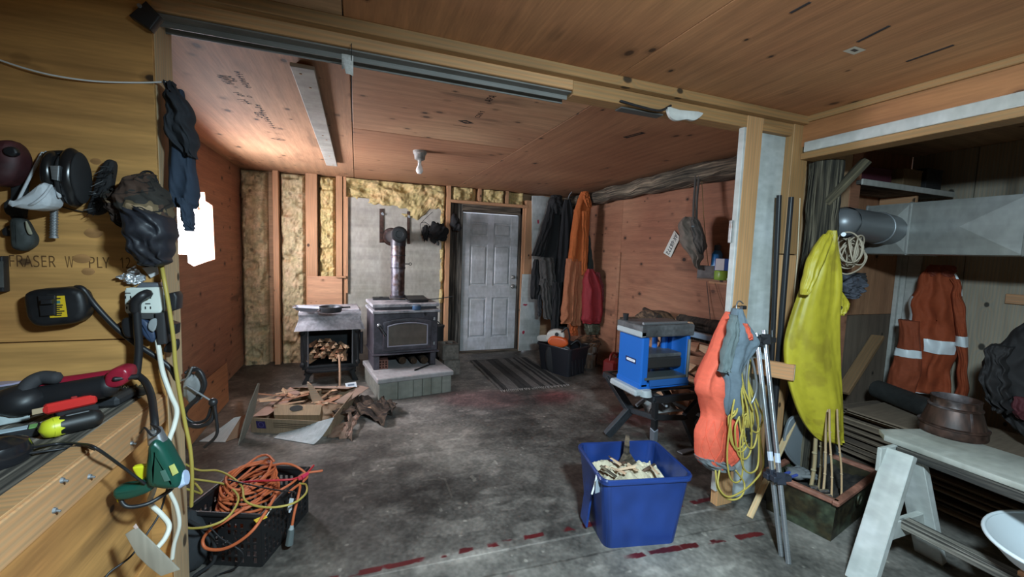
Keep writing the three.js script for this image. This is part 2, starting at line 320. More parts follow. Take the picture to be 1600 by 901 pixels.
// ---- floor: worn concrete with paint lines, ash with painted-in light, drips
const FX0 = -2.35, FX1 = 4.55, FZ0 = -6.05, FZ1 = 2.65;
const segD = (x, z, ax, az, bx, bz) => { const dx = bx - ax, dz = bz - az, t = Math.max(0, Math.min(1, ((x - ax) * dx + (z - az) * dz) / (dx * dx + dz * dz))); return Math.hypot(x - ax - dx * t, z - az - dz * t); };
const floorTex = tex(1536, 1536, 1, 1, (u, v) => {
  const x = mix(FX0, FX1, u), z = mix(FZ0, FZ1, v);
  const a = fbm(u, v, 9, 11, 201, 6), b = fbm(u, v, 60, 75, 211, 4), c = fbm(u, v, 4, 5, 221, 4), d = fbm(u, v, 400, 500, 231, 2), e = fbm(u, v, 22, 28, 261, 4);
  let g = 0.50 + 0.24 * (a - 0.5) + 0.30 * (b - 0.5) + 0.16 * (c - 0.5) + 0.22 * (d - 0.5) + 0.26 * (e - 0.5) + 0.10 * sm(0.60, 0.70, fbm(u, v, 30, 90, 291, 4));
  g -= 0.10 * sm(0.50, 0.66, fbm(u, v, 14, 17, 271, 5));                              // oil-dark blotches
  let R = g * 1.0, G = g * 0.965, B = g * 0.93;
  const pale = sm(-1.93, -1.84, z + 0.05 * (b - 0.5) + (x - 0.5) * -0.03) * 0.10 + sm(0.53, 0.68, a) * 0.07; R += pale; G += pale * 1.02; B += pale;
  const ash = sm(1.25, 0.2, Math.hypot((x - 0.75) / 0.9, (z + 3.85) / 0.55) + 0.9 * (a - 0.5) + 0.6 * (b - 0.5)) * 0.12 + sm(1.1, 0.3, Math.hypot((x - 1.25) / 0.5, (z + 4.6) / 0.5) + 1.2 * (a - 0.5)) * 0.08; R += ash; G += ash * 1.0; B += ash * 1.05;  // pale bluish patches by the hearth: ash dust with light painted in
  const chip = sm(0.84, 0.88, fbm(u, v, 130, 160, 281, 2)) * 0.2; R += chip; G += chip * 0.97; B += chip * 0.9;
  const stain = Math.max(sm(0.55, 0.1, Math.hypot((x - 2.05) / 0.75, (z + 3.85) / 0.55) + 0.9 * (a - 0.5)), 0.8 * sm(0.6, 0.2, Math.hypot((x - 2.5) / 0.6, (z + 3.1) / 0.6) + 0.9 * (b - 0.5)), 0.5 * sm(0.6, 0.2, Math.hypot((x - 1.2) / 0.9, (z + 4.0) / 0.5) + 1.2 * (a - 0.5))); R = mix(R, R * 1.0, stain); G = mix(G, G * 0.66, stain); B = mix(B, B * 0.70, stain);
  // two worn red paint lines
  for (const [ax, az, bx, bz, w, k] of [[-0.4, -1.93, 2.12, -1.885, 0.017, 0], [0.55, -1.69, 2.25, -1.53, 0.017, 5]]) {
    const ds = segD(x, z, ax, az, bx, bz) + 0.016 * (fbm(u, v, 150, 180, 241, 2) - 0.5);
    const on = sm(w, w * 0.8, ds) * sm(0.445, 0.505, fbm(u, v, 60, 3, 251 + k, 3) * 0.6 + fbm(u, v, 120, 150, 255, 2) * 0.4) * (k ? sm(0.40, 0.5, fbm(u, v, 11, 3, 257, 2)) : 1);
    R = mix(R, 0.42 + 0.2 * (b - 0.5), on); G = mix(G, 0.08, on); B = mix(B, 0.11, on);
  }
  const jt = sm(0.009, 0.004, segD(x, z, -0.6, -1.915, 2.0, -1.80) + 0.012 * (b - 0.5)) * 0.16; R += jt; G += jt; B += jt;     // scraped slab joint
  const jd = sm(0.006, 0.003, segD(x, z, -0.6, -1.78, 2.4, -1.62) + 0.008 * (b - 0.5)) * 0.12; R -= jd; G -= jd; B -= jd;
  const dr = sm(0.007, 0.003, Math.min(segD(x, z, 0.42, -2.62, 0.55, -2.6), segD(x, z, 0.55, -2.6, 0.55, -2.38)) + 0.01 * (b - 0.5)) * 0.12; R += dr; G += dr * 0.95; B += dr * 0.85;
  return [R * 0.70, G * 0.69, B * 0.67];
});
{
  const g = new THREE.BoxGeometry(FX1 - FX0, 0.12, FZ1 - FZ0).toNonIndexed(); g.translate((FX0 + FX1) / 2, -0.06, (FZ0 + FZ1) / 2);
  const p = g.attributes.position, uv = g.attributes.uv; for (let i = 0; i < p.count; i++) uv.setXY(i, (p.getX(i) - FX0) / (FX1 - FX0), (p.getZ(i) - FZ0) / (FZ1 - FZ0));
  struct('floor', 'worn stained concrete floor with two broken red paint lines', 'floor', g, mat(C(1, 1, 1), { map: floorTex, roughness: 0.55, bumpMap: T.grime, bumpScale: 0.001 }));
}
// ---- left wall with rough-cut window opening
const outline = [[262, 322], [309, 312], [310, 300], [320, 300], [321, 314], [332, 321], [336, 405], [322, 409], [303, 416], [294, 410], [293, 397], [262, 397]].map(([a, b]) => { const p = X(a, b, xl); return [-p.z, p.y]; });
{
  const t = thing('wall_left', 'red-brown plywood wall with a rough-cut bright window hole', 'wall', V(xl - 0.05, 0, -4), { kind: 'structure' });
  const g = ext([[-zp + 0.16, 0], [6.02, 0], [6.02, 2.5], [-zp + 0.16, 2.5]], 0.08, { holes: [outline] }); g.rotateY(Math.PI / 2); g.translate(xl - 0.04, 0, 0);
  part(t, 'plywood_sheet', g, M.plyRed);
  part(t, 'sheathing', [span(xl - 0.28, xl - 0.2, 0, 2.5, -6.02, -5.1), span(xl - 0.28, xl - 0.2, 0, 2.5, -3.3, zp - 0.16), span(xl - 0.28, xl - 0.2, 0, 1.1, -5.1, -3.3), span(xl - 0.28, xl - 0.2, 2.1, 2.5, -5.1, -3.3), span(xl - 0.26, xl - 0.08, 1.06, 1.1, -5.1, -3.3), span(xl - 0.26, xl - 0.08, 2.1, 2.14, -5.1, -3.3), span(xl - 0.26, xl - 0.08, 1.1, 2.1, -5.14, -5.1), span(xl - 0.26, xl - 0.08, 1.1, 2.1, -3.3, -3.26)], M.stud);
  const w = thing('window_1', 'overexposed window covered with white translucent film', 'window', V(xl - 0.2, 1.1, -4.2), { kind: 'structure' });
  const film = mat(C(0.9, 0.92, 0.95), { emissive: WINDOW_COLOR, emissiveIntensity: 7, roughness: 0.9 });
  part(w, 'pane', span(xl - 0.205, xl - 0.195, 1.1, 2.1, -5.1, -3.3, { b: 0 }), film);
  const L = new THREE.RectAreaLight(WINDOW_COLOR, WINDOW_POWER, 1.3, 0.72); L.position.set(xl - 0.19, 1.62, -4.25); L.lookAt(5, 1.62, -4.25); scene.add(L); L.name = 'window_light';
}
// ---- right wall of the back room
{
  const t = thing('wall_right', 'brown knotty plywood wall under the hewn timber', 'wall', V(xr + 0.05, 0, -4), { kind: 'structure' });
  part(t, 'plywood_sheet', span(xr, xr + 0.1, 0, 2.5, -4.50, -1.9, { b: 0 }), M.plyRed);
  part(t, 'plywood_sheet', span(xr, xr + 0.1, 0, 2.5, -6.02, -4.503, { b: 0 }), M.plyRed);
  part(t, 'batten', span(xr - 0.02, xr, 0.0, 1.55, -4.53, -4.48), M.plyRed);
}
{ // hewn timber along the top of that wall
  const y0 = 2.20, y1 = 2.37, S = (u, v) => { const a = v * Math.PI * 2, z = mix(-1.97, -5.7, u), w = 0.11 + 0.03 * nz(u * 14, 3, 4) * 2, h = 0.085 + 0.02 * nz(u * 11, 8, 5) * 2, c = Math.cos(a), s = Math.sin(a), q = 0.55; return V(xr - 0.11 + Math.sign(c) * Math.pow(Math.abs(c), q) * w + 0.03 * nz(u * 30, v * 8, 6), (y0 + y1) / 2 + 0.015 * Math.sin(u * 5) + Math.sign(s) * Math.pow(Math.abs(s), q) * h + 0.03 * nz(u * 24, v * 9, 7), z); };
  struct('trim_1', 'rough hewn grey timber beam along the top of right wall', 'beam', grid(S, 90, 28, { su: 3.7, sv: 0.7 }), M.hewn);
}
// ---- ceilings, one mesh per plywood sheet
{
  const t = thing('ceiling', 'back room ceiling of stamped reddish plywood sheets', 'ceiling', V(0.8, yc, -3.9), { kind: 'structure' });
  const sh = (x0, x1, z0, z1, m, o) => part(t, 'plywood_sheet', span(x0, x1, yc, yc + 0.02, z0, z1, { b: 0.003, ...o }), m);
  const A = sh(xl, -0.033, -6.0, -1.9, M.plyCeil, { swap: true });
  const B1 = sh(-0.027, 1.308, -3.448, -1.9, M.plyCeil, { ou: 0.7 }), B2 = sh(-0.027, 1.308, -6.0, -3.453, M.plyCeil2, { ou: 1.3 });
  const C1 = sh(1.314, xr, -6.0, -1.9, M.plyCeil2, { swap: true, ou: 0.4 });
  part(t, 'deck', span(xl - 0.3, xr + 0.2, yc + 0.02, yc + 0.1, -6.02, zp - 0.02, { b: 0 }), M.plyBack);
  const ink = 'rgba(28,20,18,0.85)';
  // ink stamps: strips on the underside of a sheet, from pixel a to pixel b, w metres across
  const stamp = (par, a, b, w, draw) => {
    const p = F(a[0], a[1], yc - 0.0008), q = F(b[0], b[1], yc - 0.0008), d = q.clone().sub(p), L = d.length(), n = V(-d.z, 0, d.x).normalize().multiplyScalar(w / 2);
    part(par, 'stamp', grid((u, v) => p.clone().addScaledVector(d, u).addScaledVector(n, v * 2 - 1), 1, 1), mat(C(1, 1, 1), { map: print(L, w, 256, draw), transparent: true, roughness: 0.8 }));
  };
  const smudge = (n, k) => (x, w, h) => { srand(k); x.fillStyle = ink; const c = w / n; for (let m = 0; m < n; m++) { x.fillRect(c * (m + 0.1), h * rr(0, 0.2), c * 0.26, h * rr(0.6, 0.95)); x.fillRect(c * (m + 0.1), h * rr(0.1, 0.6), c * rr(0.5, 0.8), h * 0.22); if (rnd() > 0.4) x.fillRect(c * (m + 0.6), h * rr(0.1, 0.4), c * 0.22, h * rr(0.3, 0.6)); } };
  const diamond = fill => (x, w, h) => { x.strokeStyle = x.fillStyle = ink; x.lineWidth = h * 0.14; x.beginPath(); x.moveTo(w * 0.04, h / 2); x.lineTo(w * 0.42, h * 0.1); x.lineTo(w * 0.96, h / 2); x.lineTo(w * 0.58, h * 0.9); x.closePath(); fill ? x.fill() : x.stroke(); if (fill) x.clearRect(w * 0.34, h * 0.42, w * 0.3, h * 0.14); else { x.beginPath(); x.moveTo(w * 0.3, h * 0.75); x.lineTo(w * 0.7, h * 0.25); x.stroke(); } };
  const words = txt => (x, w, h) => { x.fillStyle = ink; x.textAlign = 'center'; x.textBaseline = 'middle'; x.font = `bold ${h * 0.95}px sans-serif`; x.fillText(txt, w / 2, h / 2, w); };
  stamp(A, [344, 117], [359, 132], 0.07, smudge(5, 1)); stamp(A, [354, 118], [366, 128], 0.06, smudge(3, 2)); stamp(A, [369, 111], [389, 138], 0.045, smudge(8, 3)); stamp(A, [368, 144], [381, 151], 0.05, smudge(3, 4)); stamp(A, [377, 155], [391, 163], 0.06, smudge(3, 5));
  stamp(A, [387, 151], [393, 151], 0.035, (x, w, h) => { x.strokeStyle = ink; x.lineWidth = h * 0.2; x.beginPath(); x.arc(w / 2, h / 2, h * 0.34, 0, 6.3); x.stroke(); });
  stamp(A, [401, 163], [428, 201], 0.045, smudge(11, 6)); stamp(A, [400, 175], [408, 185], 0.05, smudge(3, 7)); stamp(A, [423, 216], [447, 219], 0.09, diamond(false));
  stamp(B1, [714, 188], [742, 193], 0.10, diamond(true)); stamp(B1, [708, 195], [736, 199], 0.012, (x, w, h) => { x.fillStyle = ink; x.fillRect(0, h * 0.2, w, h * 0.6); });
  stamp(B1, [742, 187], [758, 170], 0.05, words('CON 1')); stamp(B1, [756, 164], [777, 143], 0.06, words('APA')); stamp(B1, [770, 136], [789, 137], 0.10, smudge(3, 9));
  stamp(C1, [976, 215], [1006, 207], 0.06, (x, w, h) => { x.fillStyle = ink; x.fillRect(0, h * 0.1, w, h * 0.8); x.clearRect(w * 0.15, h * 0.4, w * 0.7, h * 0.12); });
}
{
  const t = thing('ceiling', 'front room ceiling of brown knotty plywood sheets', 'ceiling', V(0.5, yf, 0.3), { kind: 'structure' });
  const sh = (x0, x1, z0, z1, m, o) => part(t, 'plywood_sheet', span(x0, x1, yf, yf + 0.02, z0, z1, { b: 0.002, ...o }), m);
  sh(-2.3, -0.052, -1.83, 2.6, M.plyFrontCeil2, {}); sh(-0.048, 1.17, -1.83, 0.6, M.plyFrontCeil, { swap: true }); sh(-0.048, 1.17, 0.604, 2.6, M.plyFrontCeil, { swap: true }); sh(1.174, xf + 0.1, -1.83, 0.6, M.plyFrontCeil, { swap: true, ou: 0.35 }); sh(1.174, xf + 0.1, 0.604, 2.6, M.plyFrontCeil, { ou: 0.5 });
  part(t, 'deck', span(-2.4, xf + 0.2, yf + 0.02, yf + 0.1, zp - 0.02, 2.65, { b: 0 }), M.plyBack);
  srand(5); const split = mat(C(0.03, 0.02, 0.018), { roughness: 0.9 });
  for (const [a, b, c, d] of [[1340, 65, 1390, 40], [1416, 96, 1490, 70], [1235, 20, 1266, 3]]) { const p = F(a, b, yf), q = F(c, d, yf); part(t, 'split', bar(p.setY(yf - 0.0005), q.setY(yf - 0.0005), 0.012, 0.003, V(0, 1, 0), { b: 0.0005 }), split); }
  const [g, m] = decal(0.07, 0.045, F(1335, 79, yf - 0.001), Q(Math.PI / 2, 0, 0), 128, (x, w, h) => { x.fillStyle = 'rgb(190,180,165)'; x.fillRect(0, 0, w, h); x.fillStyle = 'rgb(70,55,50)'; x.fillRect(w * 0.25, h * 0.3, w * 0.45, h * 0.35); }); part(t, 'sticker', g, m);
}
// ---- header between the rooms
const yh = 2.25;
{
  const t = thing('trim_2', 'header of nailed pine boards over the opening', 'header', V(0.7, yh, zp), { kind: 'structure' });
  const e1 = Z(895, 150, zp).x;
  part(t, 'board', span(-0.65, e1, 2.272, yf, -1.90, zp, {}), M.pine);
  part(t, 'board', span(e1, 2.5, yh, yf - 0.02, -1.90, zp - 0.002, {}), M.pineGold);
  part(t, 'nailing_strip', span(-0.65, 2.5, yf - 0.045, yf, zp, zp + 0.045, {}), M.pineGold);
  part(t, 'steel_channel', [span(-0.65, e1, 2.245, 2.270, -1.875, -1.87, { b: 0 }), span(-0.65, e1, 2.264, 2.270, -1.92, -1.825, { b: 0 }), span(-0.65, e1, 2.243, 2.270, -1.925, -1.92, { b: 0 })], mat(C(0.24, 0.23, 0.21), { metalness: 0.2, roughness: 0.6, map: T.brush }));
  part(t, 'board', span(-0.65, 2.5, yf - 0.08, yc + 0.03, -1.96, -1.9, {}), M.stud);
  const c = Z(970, 160, zp + 0.01), d = Z(1030, 176, zp + 0.01); c.y = yh + 0.008; d.y = yh - 0.003;
  part(t, 'cable', capTube([c, c.clone().lerp(d, 0.5).add(V(0, -0.004, 0)), d, Z(1048, 165, zp + 0.012)], 0.006), M.cord);
  part(t, 'dark_strip', [span(1.24, 1.5, yh - 0.010, yh - 0.002, -1.89, -1.835)], mat(C(0.07, 0.065, 0.06), { roughness: 0.8 }));  // thin near-black strip under the header board
}
solo('torn_foam_piece', 'torn white foam scrap stuck under the header boards', 'foam scrap', (() => { const P = [[1042, 168], [1046, 183], [1055, 189], [1072, 187], [1083, 189], [1095, 181], [1097, 177], [1060, 172]].map(([a, b]) => Z(a, b, zp + 0.012)); const g = ext(smoothPts(P.map(p => [p.x, p.y]), 3), 0.02, { b: 0.004 }); return g.translate(0, 0, zp + 0.012); })(), M.white);
{ const t = thing('paper_tag', 'white paper tag hanging on a string under the header', 'tag', Z(544, 118, zp + 0.01)); const a = Z(534, 84, zp + 0.01), b = Z(552, 120, zp + 0.01);
  part(t, 'paper', slab((u, v) => V(mix(a.x, b.x, u), mix(a.y, b.y + 0.02 * (u > 0.3 ? 0 : 1), v), zp + 0.012 + 0.02 * Math.sin(u * 3) * v), 8, 8, V(0, 0, -0.0012)), M.white);
  part(t, 'string', capTube([V(a.x + 0.035, yh + 0.03, zp + 0.012), V(a.x + 0.035, a.y - 0.02, zp + 0.014), Z(550, 190, zp)], 0.0015, false, 6, 5), M.cord); }
const swapUV = g => { const uv = g.attributes.uv; for (let i = 0; i < uv.count; i++) uv.setXY(i, uv.getY(i), uv.getX(i)); return g; };
// ---- opening post, foam panel, corner boards on the right
{
  const t = thing('trim_3', 'pine stud post at the right end of the opening', 'post', V(2.1, 0, zp), { kind: 'structure' });
  part(t, 'stud', span(2.062, 2.185, 0, yf - 0.02, -1.86, zp, { swap: true, ou: 0.3 }), M.pine);
  part(t, 'foam_edge', span(2.04, 2.06, 0.1, yh, -1.845, zp + 0.002, { swap: true }), M.white, 'ragged white foam edge');
  part(t, 'hinge_plate', span(2.026, 2.039, 1.60, 1.73, -1.85, -1.83), mat(C(0.55, 0.5, 0.48), { metalness: 0.4, roughness: 0.5, map: T.rust }));
}
{
  const t = thing('wall_right_front', 'short wall of pale foam board, pine corner boards and wide opening header', 'wall', V(2.4, 0, zp), { kind: 'structure' });
  part(t, 'foam_panel', span(2.185, 2.43, 0, yf, -1.93, -1.85, { swap: true }), M.foamBoard, 'pale blue foam board panel');
  part(t, 'corner_board', span(2.425, 2.56, 1.55, yf, -1.90, zp + 0.01, { swap: true }), M.pineGold);
  part(t, 'corner_board', span(2.43, 2.57, 0, 1.545, -1.90, zp + 0.004, { swap: true, ou: 1.1 }), M.pine);
  part(t, 'top_plate', span(2.185, 2.43, yh + 0.03, yf, -1.85, zp, {}), M.pineGold);
  part(t, 'header_sheet', span(xf, xf + 0.1, 2.19, yf, -1.82, 1.6, { ou: 0.2 }), M.plyOrange, 'orange plywood strip');
  part(t, 'ceiling_batten', span(xf - 0.02, xf, yf - 0.035, yf, -1.80, 1.6), M.pineGold);
  part(t, 'white_trim', span(xf - 0.012, xf + 0.03, 2.155, 2.213, -1.78, 1.6), M.white, 'white painted trim strip');
  part(t, 'bottom_board', span(xf - 0.005, xf + 0.11, 2.115, 2.155, -1.80, 1.6), M.pineGold);
  part(t, 'sheet', span(xf, xf + 0.1, 0, yf, 1.6, 2.6, { swap: true }), M.plyFront);
  part(t, 'partition_back', span(2.43, 3.2, 0, 2.45, -2.0, -1.905, { b: 0, swap: true }), M.plyBack);
}
{ // old log post with foam smears in the corner
  const S = (u, v) => { const a = u * Math.PI * 2, r = 0.085 + 0.02 * nz(Math.cos(a) * 2 + 5, v * 9, 2) + 0.012 * nz(Math.cos(a) * 6 + 5, v * 30 + Math.sin(a) * 5, 3); return V(2.70 + Math.cos(a) * r * 1.0, mix(0, 2.12, v), -1.78 + Math.sin(a) * r); };
  struct('trim_4', 'weathered grey log post beside the yellow cloth', 'post', swapUV(grid(S, 28, 60, { wrap: true, su: 0.6, sv: 2.1 })), mat(C(0.30, 0.27, 0.20), { map: T.old, roughness: 0.95, bumpMap: T.old, bumpScale: 0.02 }));
  const a = V(2.66, 1.86, -1.74), b = V(2.80, 2.11, -1.62); struct('trim_5', 'short diagonal brace at the top of the log post', 'brace', bar(a, b, 0.05, 0.05), mat(C(0.22, 0.19, 0.12), { map: T.old, roughness: 0.9 }));
}
const W0p = (px, py) => Z(px, py, zp);
// ---- partition on the left, seen face on
{
  const t = thing('wall_left_front', 'golden plywood partition wall hung with tools and cords', 'wall', V(-1.4, 0, zp), { kind: 'structure' });
  const xe = -0.647, seam = Z(120, 532, zp).y;
  const S1 = part(t, 'plywood_sheet', span(-2.3, xe, seam + 0.002, yf, zp - 0.014, zp, { b: 0.001 }), M.plyFront);
  part(t, 'plywood_sheet', span(-2.3, xe, 0, seam - 0.002, zp - 0.014, zp, { b: 0.001, ou: 0.8 }), M.plyFront);
  part(t, 'end_stud', span(xe - 0.04, xe, 0, yf, -1.975, zp - 0.0145, { swap: true, b: 0.004 }), mat(C(0.70, 0.55, 0.36), { map: T.lumber }));
  part(t, 'back_sheet', span(-2.3, xe - 0.04, 0, yf, -1.975, -1.96, { b: 0, swap: true }), M.plyRed);
  const a = Z(6, 408, zp), b = Z(205, 410, zp), [g, m] = decal(b.x - a.x, 0.055, a.clone().lerp(b, 0.5).add(V(0, 0, 0.0008)), null, 1024, (x, w, h) => { x.fillStyle = 'rgba(70,38,14,0.62)'; x.font = `${h * 0.95}px sans-serif`; x.textBaseline = 'middle'; x.fillText('FRASER', w * 0.03, h / 2, w * 0.36); x.fillText('W', w * 0.46, h / 2, w * 0.07); x.fillText('PLY', w * 0.64, h / 2, w * 0.18); x.fillText('12', w * 0.9, h / 2, w * 0.1); }); part(S1, 'stamp', g, m);
  for (const [a, b, w, h] of [[146, 364, 0.05, 0.028], [128, 404, 0.05, 0.026], [138, 424, 0.035, 0.022], [150, 252, 0.03, 0.018]]) { const p = W0p(a, b); part(S1, 'veneer_patch', ext(smoothPts([[-w / 2, 0], [-w / 4, h / 2], [w / 4, h / 2], [w / 2, 0], [w / 4, -h / 2], [-w / 4, -h / 2]], 4), 0.0012, { b: 0.0004 }).translate(p.x, p.y, zp + 0.0003), mat(C(0.76, 0.43, 0.16), { map: T.plyF })); }
}
// ---- outer shell behind the camera and around the side room
const shell = mat(C(0.58, 0.40, 0.25), { map: T.ply2, roughness: 0.8 });
struct('wall_left_outer', 'plywood side wall behind the workbench', 'wall', span(-2.4, -2.3, 0, yf + 0.02, -1.97, 2.65, { b: 0 }), shell);
struct('wall_front', 'plywood wall behind the viewer', 'wall', span(-2.4, 4.6, 0, 2.5, 2.6, 2.7, { b: 0 }), shell);
const panelMat = mat(C(0.46, 0.44, 0.38), { map: T.lumber, roughness: 0.7 });
{
  const t = thing('wall_side_room', 'grey wood-look panelled wall behind the orange jacket', 'wall', V(xd, 0, 0), { kind: 'structure' });
  let z = zd; for (let i = 0; z < 2.6; i++) { const w = 0.405; part(t, 'wall_panel', span(xd, xd + 0.05, 0, 2.42, z + 0.002, Math.min(2.6, z + w) - 0.002, { swap: true, ou: i * 0.37 }), panelMat); z += w; }
  part(t, 'backing', span(xd + 0.05, xd + 0.12, 0, 2.45, zd - 0.1, 2.65, { b: 0 }), M.plyBack);
}
{
  const t = thing('wall_side_room_end', 'plywood end wall of the dark side room', 'wall', V(3.7, 0, zd), { kind: 'structure' });
  const ym = Z(1330, 492, zd).y;
  part(t, 'plywood_sheet', span(3.15, xd, ym + 0.002, 2.45, zd - 0.06, zd, { b: 0, swap: true }), mat(C(0.50, 0.24, 0.13), { map: T.ply, roughness: 0.8 }));
  part(t, 'plywood_sheet', span(3.15, xd, 0, ym - 0.002, zd - 0.06, zd, { b: 0, swap: true }), mat(C(0.20, 0.15, 0.115), { map: T.ply2, roughness: 0.8 }), 'dark stained lower sheet');
  part(t, 'white_trim', [span(xd - 0.06, xd - 0.02, 0, 1.95, zd, zd + 0.03, { swap: true }), span(xd - 0.03, xd - 0.001, 0, 1.95, zd, zd + 0.06, { swap: true }), span(xd - 0.02, xd - 0.001, 0, 1.95, zd + 0.06, zd + 0.15, { swap: true })], M.white);
}
struct('ceiling_side_room', 'dark boarded ceiling of the side room', 'ceiling', span(xf, 4.6, 2.42, 2.5, -2.3, 2.65, { b: 0 }), M.plyBack);
// ================================================================ BACK WALL
const bx = (px, py = 400) => Z(px, py, zs).x;
{
  const t = thing('wall_back', 'unfinished back wall of studs, spray foam and cement board', 'wall', V(0.8, 0, zb), { kind: 'structure' });
  part(t, 'sheathing', [span(xl - 0.3, 1.22, 0, 2.5, -6.02, -5.97, { b: 0 }), span(2.5, xr + 0.1, 0, 2.5, -6.02, -5.97, { b: 0 }), span(1.22, 2.5, 2.10, 2.5, -6.02, -5.97, { b: 0 })], M.plyBack);
  const stud = (p0, p1, y0 = 0, y1 = yc, z1 = zs, m = M.stud, o = {}) => part(t, 'stud', span(bx(p0), bx(p1), y0, y1, -5.965, z1, { swap: true, ou: p0 * 0.13, ...o }), m);
  stud(427, 436); stud(478, 496); stud(525, 535, 0, yc); stud(536.5, 541, 0, yc, zs - 0.01, M.stud);
  stud(696, 702.5, 0, yc, zs + 0.01); stud(819, 831, 0.55, 2.28, zs + 0.01); stud(745.5, 750, 2.17, yc); stud(787, 792, 2.17, yc);
  // spray foam, one lumpy mesh per bay
  const foam = (x0, x1, y0, y1, m = M.foamPale, o = {}) => {
    const s = o.s ?? x0 * 10, d = o.d ?? 0.06, yb = o.yb || (() => y0), xr0 = o.xr || (() => x1);
    const S = (u, v) => { const xe = xr0(v), x = mix(x0, xe, u), y = mix(yb(x), y1, v); const e = Math.min(1, 9 * Math.min(u, 1 - u) * (x1 - x0) / 0.35, o.edge ? 14 * v : 9, 30 * (1 - v)); const q = Math.sqrt(Math.max(0, e)); const n = 0.05 * nz(x * 9 + s, y * 7, 11) + 0.035 * nz(x * 22, y * 20 + s, 12) + 0.018 * nz(x * 60, y * 55 + s, 13) - 0.05 * sm(0.1, 0.3, nz(x * 5 + s, y * 9, 15)); return V(x, y, (o.z0 ?? -5.96) + q * (d + 0.06) + n * Math.min(1, q * 1.2)); };
    part(t, 'spray_foam', grid(S, o.nu ?? 46, o.nv ?? 150, { su: Math.abs(x1 - x0), sv: y1 - y0 }), m);
  };
  foam(xl, bx(416), 0, yc, M.foamPale, { s: 3 }); foam(bx(436.5), bx(477.5), 0, yc, M.foamPale, { s: 9 }); foam(bx(497), bx(525), 0.9, yc, M.foam, { s: 17 });
  // cement board behind the stove
  const cb0 = bx(543), cb1 = bx(690);
  part(t, 'cement_board', span(cb0, cb1, 0, 2.14, -5.85, -5.838, { b: 0.001 }), M.cement, 'grey cement board');
  part(t, 'edge_strip', span(bx(540.5), bx(544), 0.9, 2.14, -5.9, -5.80, { swap: true }), M.stud);
  foam(bx(533), bx(697), 2.0, yc, M.foam, { s: 23, d: 0.085, nu: 110, nv: 36, edge: true, yb: x => 2.02 + 0.045 * Math.sin(x * 7) - 0.11 * sm(0.35, 0.78, x) + 0.05 * nz(x * 18, 2, 3) + 0.09 * sm(0.82, 0.95, x) + 0.10 * sm(0.15, -0.1, x) });
  foam(bx(685), bx(696.5), 0.75, 2.2, M.foam, { s: 29, d: 0.08, nu: 16, nv: 110 });
  foam(bx(703), bx(745), 2.2, yc, M.foam, { s: 31, d: 0.09, nu: 34, nv: 26 }); foam(bx(750), bx(787), 2.2, yc, M.foam, { s: 37, d: 0.09, nu: 30, nv: 26 }); foam(bx(792), bx(819), 2.2, yc, M.foam, { s: 41, d: 0.09, nu: 24, nv: 26 });
  part(t, 'door_header', span(bx(702.5), bx(822), 2.165, 2.205, -5.965, zs + 0.015), M.stud);
  // dark return beside the door and layered jamb boards on the right
  part(t, 'return_board', span(bx(702.5), bx(715), 0, 2.165, -5.965, -5.86, { swap: true }), mat(C(0.30, 0.26, 0.22), { map: T.old, roughness: 0.9 }), 'weathered grey board');
  part(t, 'plank', span(bx(536), bx(543), 0, 0.95, -5.96, zs - 0.03, { swap: true }), M.stud);
  // plywood offcut screwed over the studs
  const q0 = Z(480, 431, zs + 0.02), q1 = Z(535, 482, zs + 0.02);
  part(t, 'plywood_offcut', span(q0.x, q1.x, q1.y - 0.05, q0.y, zs, zs + 0.015, {}), mat(C(0.74, 0.40, 0.24), { map: T.ply2 }), 'clean orange plywood square');
  part(t, 'cleat', span(bx(525), bx(541), 1.10, 1.125, zs, zs + 0.05), M.stud);
}
{ // white panel right of the door with red paint dabs
  const t = thing('foam_sheet', 'white foam sheet with red paint dabs right of the door', 'foam sheet', V(2.6, 0.35, zs + 0.01));
  const P = [[831, 306], [847, 306], [866, 310], [866, 440], [846, 515], [812, 560], [816, 428], [831, 428]].map(([a, b]) => Z(a, b, zs + 0.02)); P[5].y = 0.02; P[5].x = P[6].x - 0.02; P[4] = V(P[5].x + 0.33, 0.02, 0); P[3] = V(P[4].x + 0.02, 0.9, 0);
  const g = ext(P.map(p => [p.x, p.y]), 0.03, { b: 0.003 }); g.translate(0, 0, zs + 0.025); part(t, 'sheet', g, M.foamBoard);
  const red = mat(C(0.35, 0.02, 0.05), { roughness: 0.6 });
  for (const [a, b, w, h, s] of [[821, 476, 0.09, 0.035, 1], [818, 519, 0.05, 0.07, 2], [841, 346, 0.035, 0.10, 3]]) { const p = Z(a, b, zs + 0.042); srand(s * 9); const o = []; for (let i = 0; i < 9; i++) { const k = i / 9 * 6.28, r = rr(0.6, 1); o.push([Math.cos(k) * w * r / 2, Math.sin(k) * h * r / 2]); } part(t, 'paint_dab', ext(smoothPts(o, 3), 0.001).translate(p.x, p.y, zs + 0.0405), red); }
}
